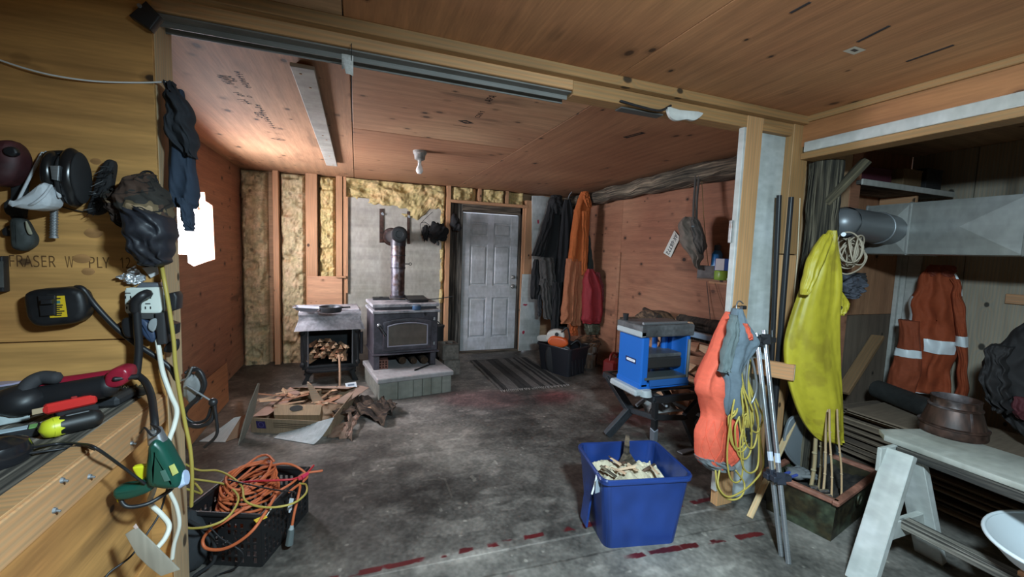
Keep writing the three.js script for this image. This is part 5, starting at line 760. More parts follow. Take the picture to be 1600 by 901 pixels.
{ const p = F(480, 487, 0.816), t = thing('enamel_tray', 'shallow pale enamel tray tilted on the old stove', 'tray', p); part(t, 'pan', slab((u, v) => { const x = (u - 0.5) * 0.24, z = (v - 0.5) * 0.18, e = Math.max(Math.abs(u - 0.5), Math.abs(v - 0.5)) * 2; return V(p.x + x, p.y + 0.012 + 0.035 * sm(0.65, 1, e) + 0.02 * (0.5 - u), p.z + z); }, 16, 16, V(0, 0.004, 0)), mat(C(0.42, 0.45, 0.55), { roughness: 0.3, metalness: 0.3 })); part(t, 'rolled_rim', capTube([V(p.x - 0.12, p.y + 0.06, p.z - 0.09), V(p.x + 0.12, p.y + 0.04, p.z - 0.09), V(p.x + 0.12, p.y + 0.04, p.z + 0.09), V(p.x - 0.12, p.y + 0.06, p.z + 0.09)], 0.004, true, 6, 6, 0.1), M.steel); }
{ const p = F(517, 487, 0.816), t = thing('cake_pan', 'round dark metal pan on the old stove', 'pan', p); part(t, 'pan', lathe([[0, 0.004], [0.095, 0.004], [0.1, 0.01], [0.108, 0.058], [0.114, 0.058], [0.106, 0.006], [0.1, 0], [0, 0]], 32).translate(p.x, p.y, p.z), mat(C(0.10, 0.105, 0.115), { metalness: 0.6, roughness: 0.4, map: T.brush })); part(t, 'handle', rod(V(p.x + 0.108, p.y + 0.045, p.z), V(p.x + 0.19, p.y + 0.05, p.z + 0.01), 0.008), castIron); }
{ // raised hearth
  const t = thing('hearth', 'raised hearth of grey planks under a thick slab', 'hearth', V(0.52, 0, -4.58), { local: true, turn: 0.16 }); const w = 0.75, d = 0.76, slabM = mat(C(0.48, 0.47, 0.50), { map: T.board, roughness: 0.85 }), pl = mat(C(0.30, 0.31, 0.28), { map: T.board, roughness: 0.9 });
  part(t, 'slab', box(w + 0.04, 0.05, d + 0.02, 0.0, 0.205, 0, { b: 0.008 }), slabM);
  const xs = [-w / 2, -0.19, -0.035, 0.06, 0.155, 0.27, w / 2]; for (let i = 0; i < 6; i++) part(t, 'plank', span(xs[i] + 0.002, xs[i + 1] - 0.002, 0, 0.18, d / 2 - 0.03, d / 2 - 0.005 + 0.003 * (i % 2), { swap: true, ou: i }), pl);
  for (let i = 0; i < 4; i++) for (const s of [-1, 1]) part(t, 'plank', span(s * (w / 2 - 0.025), s * w / 2, 0, 0.18, -d / 2 + i * (d - 0.03) / 4 + 0.002, -d / 2 + (i + 1) * (d - 0.03) / 4 - 0.002, { swap: true, ou: i + 9 }), pl);
  part(t, 'back', span(-w / 2 + 0.03, w / 2 - 0.03, 0, 0.18, -d / 2, -d / 2 + 0.03), pl);
}
{ // wood stove
  const t = thing('wood_stove', 'dark steel wood stove with arched glass door on hearth', 'wood stove', V(0.475, 0.23, -4.72), { local: true, turn: 0.10 }); const w = 0.68, d = 0.5, z = d / 2, b = 0.17, hh = 0.43;
  const body = mat(C(0.095, 0.082, 0.10), { roughness: 0.5, metalness: 0.2, map: T.grime });
  part(t, 'firebox', box(w, hh, d, 0, b + hh / 2, 0, { b: 0.008 }), body);
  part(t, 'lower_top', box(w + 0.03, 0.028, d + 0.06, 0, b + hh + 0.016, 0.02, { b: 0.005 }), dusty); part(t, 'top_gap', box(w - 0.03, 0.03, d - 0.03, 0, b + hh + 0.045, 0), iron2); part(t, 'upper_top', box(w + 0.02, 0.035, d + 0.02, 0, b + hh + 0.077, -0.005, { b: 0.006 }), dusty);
  part(t, 'bottom_ledge', box(w + 0.02, 0.016, d + 0.03, 0, b - 0.002, 0.015), body);
  for (const s of [-1, 1]) part(t, 'leg_panel', box(0.06, b, d - 0.06, s * (w / 2 - 0.04), b / 2, 0, { b: 0.004 }), body); part(t, 'pedestal_back', box(w - 0.12, b, 0.02, 0, b / 2, -z + 0.04), iron2);
  // door: arched frame, bevel, glass, hinges, handle
  const arch = (x, y0, y1, k, n = 10) => { const P = [[-x, y0], [x, y0], [x, y1 - k]]; for (let i = 1; i < n; i++) { const a = i / n; P.push([x * (1 - 2 * a), y1 - k + k * (1 - Math.pow(Math.abs(1 - 2 * a), 2.2))]); } P.push([-x, y1 - k]); return P; };
  const Y = y => b + y; const fr = part(t, 'door_frame', ext(arch(0.255, Y(0.035), Y(0.375), 0.035), 0.03, { b: 0.007, holes: [arch(0.205, Y(0.085), Y(0.325), 0.03)] }).translate(0.01, 0, z + 0.016), body);
  part(fr, 'inner_bead', ext(arch(0.212, Y(0.078), Y(0.332), 0.031), 0.012, { b: 0.003, holes: [arch(0.2, Y(0.09), Y(0.32), 0.029)] }).translate(0.01, 0, z + 0.033), mat(C(0.30, 0.28, 0.33), { metalness: 0.4, roughness: 0.4 }));
  part(fr, 'glass', ext(arch(0.208, Y(0.08), Y(0.33), 0.03), 0.006).translate(0.01, 0, z + 0.012), phys(C(0.17, 0.14, 0.12), { roughness: 0.22, map: T.board, clearcoat: 0.5 }), 'sooty brown glass');
  for (const yy of [0.07, 0.34]) part(t, 'hinge', rod(V(0.295, Y(yy), z + 0.02), V(0.295, Y(yy + 0.035), z + 0.02), 0.013), M.steel);
  part(t, 'latch', [lathe([[0, 0], [0.02, 0], [0.02, 0.03], [0.012, 0.04], [0, 0.04]], 14).rotateX(Math.PI / 2).translate(-0.285, Y(0.31), z + 0.005)], mat(C(0.5, 0.5, 0.52), { metalness: 0.8, roughness: 0.3 })); part(t, 'handle', rod(V(-0.285, Y(0.31), z + 0.04), V(-0.22, Y(0.2), z + 0.07), 0.011), castIron);
  part(t, 'air_knob', rod(V(0.2, Y(0.41), z), V(0.2, Y(0.41), z + 0.03), 0.012), castIron);
}
{ // flue pipe
  const px = 0.44, pz = -4.86, r = 0.076, top = 1.655, pm = mat(C(0.30, 0.275, 0.32), { roughness: 0.42, metalness: 0.5, map: T.rust }), t = thing('stove_pipe', 'rusty grey flue pipe with tee running into the wall', 'stove pipe', V(px, 0.945, pz));
  part(t, 'collar', lathe([[r - 0.004, 0], [r + 0.012, 0], [r + 0.012, 0.03], [r - 0.004, 0.03]], 28).translate(px, 0.946, pz), iron2); part(t, 'lower_pipe', rod(V(px, 0.955, pz), V(px, 1.28, pz), r, r, 32), pm); part(t, 'upper_pipe', rod(V(px, 1.27, pz), V(px, 1.60, pz), r + 0.003, r + 0.003, 32), pm);
  part(t, 'tee_sleeve', rod(V(px, 1.53, pz), V(px, 1.60, pz), r + 0.008, r + 0.008, 32), iron2); part(t, 'horizontal_pipe', rod(V(px, top, pz + 0.13), V(px, top, -5.83), r + 0.002, r + 0.002, 32), iron2);
  part(t, 'cap', lathe([[0, 0.135], [r * 0.5, 0.135], [r * 0.55, 0.142], [r, 0.142], [r + 0.012, 0.135], [r + 0.012, 0.11], [r, 0.11]], 28).rotateX(Math.PI / 2).translate(px, top, pz), castIron); part(t, 'wall_flange', lathe([[r, 0.03], [r + 0.03, 0.025], [r + 0.045, 0.0], [r, 0.0]], 30).rotateX(Math.PI / 2).translate(px, top, -5.835), mat(C(0.16, 0.10, 0.09), { roughness: 0.6, metalness: 0.3, map: T.rust }));
  for (const y of [1.28, 1.42]) part(t, 'seam_band', lathe([[r + 0.002, 0], [r + 0.007, 0], [r + 0.007, 0.012], [r + 0.002, 0.012]], 28).translate(px, y, pz), iron2);
  part(t, 'damper_handle', [rod(V(px + r, 1.33, pz), V(px + r + 0.05, 1.33, pz), 0.005), new THREE.TorusGeometry(0.014, 0.004, 6, 14).translate(px + r + 0.06, 1.33, pz)], castIron);
}
{ const y = 0.927, t = thing('toaster_grill', 'black wire grill with long handle on the wood stove', 'grill', V(0.68, y, -4.68)); const a = [V(0.53, y + 0.012, -4.55), V(0.74, y + 0.012, -4.58), V(0.73, y + 0.02, -4.86), V(0.52, y + 0.02, -4.84)]; part(t, 'frame', capTube(a, 0.011, true, 6, 7, 0.05), castIron); const wr = []; for (let i = 1; i < 9; i++) wr.push(rod(a[0].clone().lerp(a[1], i / 9), a[3].clone().lerp(a[2], i / 9), 0.003)); part(t, 'wires', wr, M.steel); part(t, 'plate', quad(a[0].clone().setY(y + 0.03), a[1].clone().setY(y + 0.03), a[2].clone().setY(y + 0.045), a[3].clone().setY(y + 0.045), 0.006), castIron); part(t, 'handle', capTube([V(0.74, y + 0.02, -4.66), V(0.86, y + 0.03, -4.63), V(1.02, y + 0.06, -4.6)], 0.005), castIron); }
{ const p = F(650, 486, 0.80), t = thing('blue_tin', 'small blue tin on the front ledge of the wood stove', 'tin', V(0.60, 0.862, -4.455)); part(t, 'tin', lathe([[0, 0.05], [0.04, 0.05], [0.045, 0.046], [0.045, 0.004], [0.042, 0], [0, 0]], 24).translate(0.60, 0.862, -4.455), mat(C(0.06, 0.12, 0.22), { roughness: 0.4, metalness: 0.4 })); part(t, 'lid_rim', new THREE.TorusGeometry(0.044, 0.003, 6, 24).rotateX(Math.PI / 2).translate(0.60, 0.908, -4.455), M.steel); }
{ const y = 0.927, t = thing('stove_plate', 'flat black iron plate on the rear of wood stove', 'plate', V(0.27, y, -4.86)); part(t, 'plate', span(0.17, 0.35, y, y + 0.02, -4.95, -4.80, { b: 0.004 }), castIron); part(t, 'lug', span(0.24, 0.28, y + 0.02, y + 0.028, -4.9, -4.86), castIron); }
{ const p = F(596, 575, 0.23), t = thing('hollow_brick', 'red brick with round holes under the wood stove', 'brick', V(p.x, 0.23, p.z - 0.03)); const hs = []; for (let i = 0; i < 4; i++) for (let j = 0; j < 3; j++) { const c = [-0.045 + i * 0.03, 0.022 + j * 0.027], h = []; for (let k = 0; k < 8; k++) h.push([c[0] + 0.009 * Math.cos(k * 0.785), c[1] + 0.009 * Math.sin(k * 0.785)]); hs.push(h); } part(t, 'brick', ext([[-0.065, 0], [0.065, 0], [0.065, 0.1], [-0.065, 0.1]], 0.2, { holes: hs }).translate(p.x, 0.23, p.z - 0.06), mat(C(0.22, 0.09, 0.065), { map: T.grime })); part(t, 'back_face', span(p.x - 0.06, p.x + 0.06, 0.232, 0.328, p.z - 0.158, p.z - 0.155), mat(C(0.02, 0.015, 0.012))); }
srand(88); for (const [x, y, r, l, i] of [[0.46, 0.275, 0.042, 0.22, 0], [0.58, 0.27, 0.038, 0.2, 1], [0.69, 0.275, 0.043, 0.2, 2]]) solo('firewood_log', 'small firewood log drying under the wood stove', 'log', rod(V(x, y, -4.92), V(x + 0.02, y, -4.62 + 0.02 * i), r, r * 0.95, 14), mat(C(0.16, 0.10, 0.06), { map: T.bark, roughness: 1 }), { group: 'logs under the wood stove' });
{ const a = F(648, 578, 0.238), b = F(672, 569, 0.238); const t = thing('poker', 'short black iron poker lying on the hearth slab', 'poker', a); part(t, 'shaft', rod(a, b, 0.007), castIron); part(t, 'hook', rod(b, b.clone().add(V(0.03, 0.006, 0.01)), 0.006), castIron); }
{ const p = V(0.97, 0, -5.28), t = thing('ash_can', 'tall black ash can behind the wood stove', 'can', p); part(t, 'body', lathe([[0, 0.01], [0.085, 0], [0.09, 0.02], [0.09, 0.5], [0.1, 0.52], [0.1, 0.54], [0, 0.55]], 24).translate(p.x, 0, p.z), mat(C(0.02, 0.02, 0.022), { roughness: 0.8 })); part(t, 'handle', capTube([V(p.x - 0.05, 0.545, p.z), V(p.x, 0.59, p.z), V(p.x + 0.05, 0.545, p.z)], 0.006), castIron); }
{ const cm = mat(C(0.24, 0.21, 0.18), { map: T.grime, roughness: 0.95 }); const p = F(702, 586); const blk3 = (y, w, dx, label) => { const t = thing('concrete_block', label, 'concrete block', V(p.x + dx, y, p.z - 0.1), { local: true, turn: 0.12 }); const hx = []; for (const c of [-0.045, 0.045]) hx.push([[c - 0.03, -0.06], [c + 0.03, -0.06], [c + 0.03, 0.06], [c - 0.03, 0.06]]); part(t, 'block', ext([[-0.1, -0.1], [0.1, -0.1], [0.1, 0.1], [-0.1, 0.1]], w, { b: 0.004, holes: hx }).rotateX(Math.PI / 2).translate(0, w / 2, 0), cm); part(t, 'lip', box(0.19, 0.01, 0.03, 0, w - 0.006, 0.098), cm); };
  blk3(0, 0.19, 0.02, 'weathered concrete block standing on the floor by door'); blk3(0.19, 0.19, 0, 'weathered concrete block stacked on another by door'); }
// wall fittings behind the stove
for (const [x0, x1, y0, y1, label] of [[593, 599.5, 326, 379, 'rusty slotted bracket left of the flue on cement board'], [636, 640.5, 330, 381, 'rusty slotted bracket right of the flue on cement board']]) { const t = fthing('steel_bracket', label, 'bracket', Z((x0 + x1) / 2, y1, -5.835)); const bm = mat(C(0.13, 0.075, 0.055), { roughness: 0.8, map: T.rust }); part(t, 'bar', zsh(t, [[x0, y0], [x1, y0], [x1, y1], [x0, y1]], 0.012, 0.014, 0.002, { raw: true }), bm); const p = t.at(x1 - 1, y0 + 9); part(t, 'bolt', rod(V(p.x, p.y, 0.01), V(p.x, p.y, 0.035), 0.016, 0.012, 6), M.steel); part(t, 'foil_tab', box(0.03, 0.03, 0.002, p.x - 0.01, p.y + 0.01, 0.016, { rz: 0.5 }), M.steel); }
{ const t = fthing('black_fur_hat', 'black fur hat hung on a nail beside the flue', 'hat', Z(682, 384, zs + 0.02)); const m = mat(C(0.01, 0.01, 0.011), { roughness: 1 }); const c = t.at(684, 363, 0.10), e = t.at(665, 364, 0.08); part(t, 'crown', lump(0.13, 0.125, 0.09, 0.5, 12, 4, 36).translate(c.x, c.y, c.z), m); part(t, 'flap', lump(0.05, 0.10, 0.05, 0.5, 14, 4, 24).translate(e.x, e.y, e.z), m); part(t, 'cord', [capTube([t.at(659, 365, 0.1), t.at(657, 350, 0.09), t.at(664, 347, 0.08), t.at(672, 353, 0.08)], 0.004), capTube([t.at(658, 348, 0.08), t.at(668, 338, 0.04), t.at(676, 331, 0.01)], 0.003)], blk); part(t, 'tassel', lump(0.02, 0.03, 0.02, 0.3, 3, 3, 12).translate(t.at(684, 382, 0.12).x, t.at(684, 380, 0.1).y, 0.12), mat(C(0.06, 0.06, 0.06))); }
{ const t = fthing('black_toque', 'black knit toque hung in the shade beside the door', 'toque', Z(710, 362, zs + 0.03)); const c = t.at(711, 347, 0.07); part(t, 'crown', lump(0.06, 0.11, 0.06, 0.35, 31, 3, 24).translate(c.x, c.y, c.z), blkMat); part(t, 'peak', lump(0.03, 0.05, 0.07, 0.3, 32, 3, 14).translate(c.x + 0.05, c.y - 0.06, c.z + 0.02), blkMat); }
// ================================================================ BACK RIGHT: mat, totes, clothes
{ const st = tex(64, 256, 1, 1, (u, v) => { const k = Math.floor(v * 26), a = hash(k, 3, 9), n = fbm(u, v, 20, 60, 77, 3); const g = (a > 0.55 ? 0.34 : a > 0.25 ? 0.17 : 0.10) + 0.12 * (n - 0.5); return [g * 1.02, g * 0.98, g * 0.95]; });
  const t = thing('door_mat', 'striped grey woven mat on the floor before the door', 'mat', V(1.88, 0, -4.78)); srand(61);
  const nS = 12, x0 = 1.46, x1 = 2.30; const g = slab((u, v) => V(mix(x0, x1, u) + 0.01 * nz(v * 8, u * 3, 2), 0.008 + 0.008 * nz(u * 6, v * 9, 3) + 0.012 * sm(0.93, 1, v) * nz(u * 9, 4, 5), mix(-5.42, -4.14, v) + 0.015 * nz(u * 9, v, 6)), 20, 26, V(0, 0.006, 0)); const uv = g.attributes.uv; for (let i = 0; i < uv.count; i++) uv.setXY(i, uv.getY(i), uv.getX(i)); part(t, 'weave', g, mat(C(1, 1, 1), { map: st, roughness: 1 })); const fr = []; for (let i = 0; i < 40; i++) { const x = mix(x0, x1, (i + 0.5) / 40); fr.push(rod(V(x, 0.012, -4.145), V(x + rr(-0.01, 0.01), 0.004, -4.105 + rr(-0.01, 0.01)), 0.004, 0.002, 5)); } part(t, 'fringe', fr, mat(C(0.3, 0.28, 0.26), { roughness: 1 })).userData.kind = 'stuff'; }
function tub(t, w, d, h, taper, wallM, o = {}) {       // open tub with rounded corners, rim and hollow inside
  const ring = (W, D, y, r = 0.05) => { const P = []; for (const [sx, sz, a0] of [[1, 1, 0], [-1, 1, 1], [-1, -1, 2], [1, -1, 3]]) for (let k = 0; k <= 4; k++) { const a = (a0 + k / 4) * Math.PI / 2; P.push(V(sx * (W / 2 - r) + r * Math.cos(a), y, sz * (D / 2 - r) + r * Math.sin(a))); } P.push(P[0].clone()); return P; };
  const prof = [[0.94 * taper, 0, 0.02], [taper, 0.0, 0.012], [1, h - 0.03, 0], [1 + 0.045, h - 0.028, 0], [1 + 0.055, h - 0.008, 0], [1 + 0.035, h, 0], [0.985, h - 0.004, 0], [0.97 * taper, 0.012, 0]];
  const R = prof.map(([k, y]) => ring(w * k, d * k, y, o.r || 0.05)), n = R[0].length - 1;
  const g = grid((u, v) => R[Math.round(v * (R.length - 1))][Math.round(u * n)].clone(), n, R.length - 1, { su: 2 * (w + d), sv: h });
  const bot = []; for (const y of [0.001, 0.012]) bot.push(box(w * taper * 0.93, 0.004, d * taper * 0.93, 0, y, 0));
  part(t, 'tub', [toCreasedNormals(g, 0.7), ...bot], wallM);
}
const heap = (w, d, y, a, s, n = 40) => grid((u, v) => { const e = Math.min(u, 1 - u, v, 1 - v) * 2; return V((u - 0.5) * w, y + a * Math.sqrt(Math.max(0, e)) + 0.04 * nz(u * 9 + s, v * 9, 2) + 0.025 * nz(u * 24, v * 24 + s, 3), (v - 0.5) * d); }, n, n, { su: w, sv: d });
{ const t = thing('black_tote', 'black plastic tote holding a chainsaw by the clothes', 'tote', V(2.50, 0, -4.70), { local: true, turn: 0.42 }); tub(t, 0.42, 0.54, 0.36, 0.86, mat(C(0.016, 0.017, 0.022), { roughness: 0.35 })); for (let i = 0; i < 5; i++) part(t, 'rib', box(0.008, 0.26, 0.006, -0.14 + i * 0.07, 0.16, 0.258, { rx: -0.1 }), mat(C(0.018, 0.019, 0.024), { roughness: 0.35 })); }
{ const t = fthing('chainsaw', 'orange and white chainsaw lying in the black tote', 'chainsaw', V(2.44, 0.12, -4.66), { turn: 'cam' }); const og = mat(C(0.62, 0.10, 0.02), { roughness: 0.4 }), wt = mat(C(0.55, 0.53, 0.48), { roughness: 0.5 });
  part(t, 'engine_cover', zsh(t, [[856, 533], [862, 524], [884, 528], [888, 536], [880, 541], [866, 540]], 0.16, 0.1, 0.025), og); part(t, 'starter_housing', zsh(t, [[854, 530], [856, 519], [868, 514], [880, 517], [882, 526], [870, 530]], 0.13, 0.05, 0.02), wt); part(t, 'engine_block', zsh(t, [[856, 540], [890, 540], [892, 580], [858, 580]], 0.14, 0.08, 0.02), blk); part(t, 'front_handle', capTube([t.at(878, 518, 0.09), t.at(886, 512, 0.08), t.at(890, 525, 0.06), t.at(888, 542, 0.03)], 0.012), blk); part(t, 'rear_handle', capTube([t.at(892, 538, 0.02), t.at(902, 532, 0), t.at(908, 540, -0.02), t.at(900, 552, -0.02)], 0.014), blk); part(t, 'guide_bar', zsh(t, [[840, 525], [856, 524], [858, 532], [840, 531]], 0.02, 0.02, 0.004), mat(C(0.5, 0.48, 0.45), { metalness: 0.4 })); part(t, 'fuel_cap', lathe([[0, 0.02], [0.02, 0.02], [0.025, 0], [0, 0]], 14).rotateX(Math.PI / 2).translate(t.at(870, 521, 0).x, t.at(870, 521).y, 0.05), blk); }
{ const p = V(2.93, 0, -4.82), t = thing('white_bucket', 'dirty white pail heaped with wood shavings', 'bucket', p, { local: true }); part(t, 'pail', lathe([[0, 0.004], [0.125, 0.002], [0.13, 0.01], [0.15, 0.33], [0.157, 0.335], [0.157, 0.345], [0.147, 0.345], [0.124, 0.012], [0, 0.012]], 32), mat(C(0.55, 0.53, 0.49), { map: T.rust, roughness: 0.6 })); part(t, 'band', lathe([[0.142, 0.19], [0.149, 0.2], [0.149, 0.22], [0.143, 0.22]], 32), mat(C(0.5, 0.48, 0.45), { map: T.rust })); part(t, 'shavings', lump(0.15, 0.07, 0.15, 0.5, 17, 6, 36).translate(0, 0.335, 0), mat(C(0.52, 0.30, 0.18), { map: T.bark, roughness: 1 })).userData.kind = 'stuff'; }
{ const t = thing('gas_can', 'dark red plastic gas can on the floor by pail', 'gas can', V(2.98, 0, -4.28), { local: true, turn: 0.5 }); const m = mat(C(0.20, 0.015, 0.015), { roughness: 0.45 }); part(t, 'body', box(0.24, 0.24, 0.18, 0, 0.12, 0, { b: 0.03 }), m); part(t, 'handle', capTube([V(-0.09, 0.23, 0), V(-0.06, 0.30, 0), V(0.05, 0.30, 0), V(0.09, 0.23, 0)], 0.016), m); part(t, 'spout', rod(V(0.08, 0.23, 0), V(0.11, 0.30, 0), 0.025, 0.018), blk); }
const dr = (t, n, rows, m, o) => { const g = drape(t.rows(rows), o); const p = part(t, n, g, m); p.S = g.S; return g.S; };
{ const t = fthing('black_coat', 'black winter coat hung in the back corner', 'coat', Z(858, 520, -5.50)); dr(t, 'body', [[306, 862, 872, 0.08], [318, 857, 882, 0.14], [345, 852, 888, 0.18], [380, 846, 892, 0.2], [410, 842, 892, 0.2], [440, 848, 892, 0.18], [475, 858, 890, 0.16], [505, 862, 888, 0.12]], blkMat, { amp: 0.03, folds: 5, s: 2 }); dr(t, 'sleeve', [[318, 858, 868, 0.08, 0.09], [345, 850, 864, 0.1, 0.11], [370, 842, 856, 0.1, 0.12], [392, 834, 850, 0.1, 0.12], [400, 831, 846, 0.07, 0.12]], mat(C(0.016, 0.017, 0.019), { map: T.cloth, roughness: 0.9 }), { amp: 0.01, s: 6 }); dr(t, 'hood', [[305, 862, 876, 0.1, 0.08], [318, 858, 880, 0.14, 0.1], [335, 860, 878, 0.1, 0.09]], blkMat, { amp: 0.01, s: 11 }); }
{ const t = fthing('dark_overalls', 'dark overalls hung between black coat and orange coverall', 'overalls', Z(880, 520, -5.27)); dr(t, 'body', [[312, 882, 892, 0.06], [350, 876, 897, 0.1], [400, 872, 896, 0.14], [440, 868, 895, 0.14], [480, 866, 890, 0.12], [512, 868, 886, 0.1]], mat(C(0.02, 0.021, 0.024), { map: T.cloth, roughness: 0.95 }), { amp: 0.02, s: 21 }); dr(t, 'leg', [[440, 862, 876, 0.08, 0.08], [480, 862, 876, 0.08, 0.08], [515, 862, 874, 0.06, 0.08]], blkMat, { amp: 0.012, s: 23 }); part(t, 'hanger', capTube([t.at(887, 314), t.at(889, 306, 0), t.at(893, 300, 0.02)], 0.006), M.steel); }
{ const t = fthing('grey_trousers', 'dusty grey work trousers hung low on the wall', 'trousers', Z(850, 502, -5.25)); const g = mat(C(0.10, 0.095, 0.09), { map: T.cloth, roughness: 0.95 }); dr(t, 'waist', [[402, 842, 864, 0.08], [420, 843, 866, 0.09], [445, 844, 868, 0.1]], g, { amp: 0.02, s: 31 }); dr(t, 'leg', [[435, 845, 857, 0.08, 0.02], [465, 847, 860, 0.08, 0.03], [498, 850, 862, 0.07, 0.03]], g, { amp: 0.014, s: 32 }); dr(t, 'leg', [[435, 855, 868, 0.08], [460, 856, 866, 0.08], [488, 856, 864, 0.06]], g, { amp: 0.014, s: 33 }); }
{ const t = fthing('black_work_shirt', 'small black garment hung left of the grey trousers', 'shirt', Z(838, 468, -5.38)); dr(t, 'body', [[405, 834, 844, 0.05], [425, 831, 845, 0.07], [450, 829, 844, 0.07], [467, 829, 841, 0.05]], blkMat, { amp: 0.012, s: 36 }); dr(t, 'cuff', [[460, 840, 846, 0.04, 0.02], [480, 840, 846, 0.04, 0.02], [494, 840, 845, 0.03, 0.02]], charcoal, { amp: 0.006, s: 38 }); }
{ const t = fthing('orange_coverall', 'faded orange coverall hung from the hewn timber', 'coverall', Z(900, 522, -4.98)); const og = mat(C(0.56, 0.14, 0.03), { map: T.cloth, roughness: 0.9 }), of = mat(C(0.52, 0.19, 0.09), { map: T.cloth, roughness: 0.95 });
  dr(t, 'torso', [[300, 908, 918, 0.05], [312, 903, 922, 0.09], [340, 896, 921, 0.12], [375, 892, 919, 0.14], [408, 888, 916, 0.13]], og, { amp: 0.02, folds: 3, s: 41 }); dr(t, 'hood', [[299, 912, 918, 0.05, 0.05], [310, 912, 922, 0.07, 0.06], [324, 917, 924, 0.04, 0.06]], og, { amp: 0.008, s: 46 }); dr(t, 'sleeve', [[330, 909, 919, 0.06, 0.07], [370, 910, 919, 0.06, 0.07], [410, 909, 917, 0.06, 0.07], [430, 909, 916, 0.04, 0.07]], og, { amp: 0.006, s: 47 });
  dr(t, 'leg', [[404, 886, 903, 0.1, 0.01], [450, 881, 898, 0.1, 0.02], [490, 878, 894, 0.1, 0.02], [505, 876, 893, 0.08, 0.02]], of, { amp: 0.016, folds: 3, s: 42 }); dr(t, 'leg', [[404, 898, 914, 0.1], [450, 895, 911, 0.1], [490, 894, 908, 0.1], [508, 892, 907, 0.08]], of, { amp: 0.016, folds: 3, s: 43 }); }
{ const t = fthing('orange_rag', 'bright orange cloth end hanging under the coverall', 'cloth', Z(897, 522, -5.05)); dr(t, 'cloth', [[500, 891, 903, 0.03], [512, 890, 902, 0.04], [524, 890, 903, 0.03]], mat(C(0.68, 0.14, 0.03), { map: T.cloth }), { amp: 0.008, s: 51 }); dr(t, 'hem', [[520, 890, 903, 0.035, 0.005], [524, 890, 903, 0.035, 0.005]], mat(C(0.6, 0.12, 0.03), { map: T.cloth }), { amp: 0.006, s: 51, nv: 4 }); }
{ const t = fthing('red_vest', 'red padded vest hung beside the orange coverall', 'vest', Z(927, 506, -4.85)); const rd = mat(C(0.34, 0.018, 0.028), { map: T.cloth, roughness: 0.75 }); dr(t, 'body', [[420, 918, 926, 0.06], [430, 914, 934, 0.1], [450, 912, 940, 0.14], [480, 911, 941, 0.14], [498, 910, 940, 0.12], [505, 912, 936, 0.08]], rd, { amp: 0.018, folds: 4, s: 55 }); dr(t, 'armhole_edge', [[425, 930, 937, 0.05, 0.02], [450, 934, 942, 0.06, 0.02], [470, 936, 943, 0.05, 0.02]], mat(C(0.2, 0.03, 0.035), { map: T.cloth }), { amp: 0.006, s: 56 }); }
{ const t = fthing('green_strap', 'dark green webbing hung above the red vest', 'strap', Z(922, 470, -4.95)); dr(t, 'webbing', [[368, 918, 922, 0.02], [400, 919, 925, 0.03], [430, 918, 928, 0.04]], mat(C(0.03, 0.04, 0.035), { map: T.cloth }), { amp: 0.004, s: 58 }); dr(t, 'pouch', [[425, 918, 928, 0.05], [440, 934, 944, 0.05, 0.0], [460, 938, 946, 0.05], [478, 939, 944, 0.04]], mat(C(0.07, 0.085, 0.08), { map: T.cloth }), { amp: 0.006, s: 59 }); }
{ const t = fthing('olive_bag', 'olive canvas bag hanging under the red vest', 'bag', Z(925, 525, -4.92)); dr(t, 'bag', [[500, 913, 936, 0.05], [512, 913, 937, 0.1], [522, 916, 934, 0.08]], mat(C(0.09, 0.09, 0.055), { map: T.cloth }), { amp: 0.012, s: 60 }); dr(t, 'pale_patch', [[506, 918, 926, 0.03, 0.05], [518, 920, 925, 0.03, 0.05]], mat(C(0.22, 0.22, 0.16), { map: T.cloth }), { amp: 0.004, s: 61, nv: 8 }); }
// ---------------------------------------------------------------- right wall: bag, plate, shelf
{ const t = fthing('canvas_bag', 'grey-brown canvas bag hung by a strap from the timber', 'bag', Z(1085, 420, -3.02), { turn: 'cam' }); const cv = mat(C(0.20, 0.155, 0.125), { map: T.cloth, roughness: 0.9 }), dk = mat(C(0.10, 0.085, 0.075), { map: T.cloth, roughness: 0.9 });
  dr(t, 'body', [[339, 1070, 1086, 0.05], [350, 1060, 1094, 0.12], [368, 1060, 1102, 0.16], [385, 1066, 1104, 0.16], [400, 1076, 1100, 0.12], [412, 1083, 1096, 0.07], [421, 1089, 1094, 0.04]], cv, { amp: 0.016, folds: 4, s: 64, wob: 0.014 }); dr(t, 'dark_flap', [[342, 1080, 1090, 0.05, 0.07], [360, 1080, 1098, 0.08, 0.08], [380, 1084, 1102, 0.08, 0.07], [396, 1090, 1100, 0.05, 0.06]], dk, { amp: 0.01, s: 66 });
  part(t, 'strap', [capTube([t.at(1083, 352, 0.1), t.at(1084, 320, 0.03), t.at(1086, 290, -0.02), t.at(1088, 264, -0.1)], 0.011, false, 8, 6), capTube([t.at(1088, 345, 0.05), t.at(1089, 310, 0.02), t.at(1092, 280, -0.02), t.at(1093, 264, -0.1)], 0.011, false, 8, 6)], dk); part(t, 'buckle', box(0.03, 0.02, 0.015, t.at(1083, 355).x, t.at(1083, 355).y, 0.12), blk); part(t, 'side_cord', capTube([t.at(1096, 275, -0.06), t.at(1099, 330, -0.02), t.at(1103, 380, 0.02), t.at(1107, 420, 0)], 0.003, false, 8, 5), mat(C(0.2, 0.14, 0.05))); }
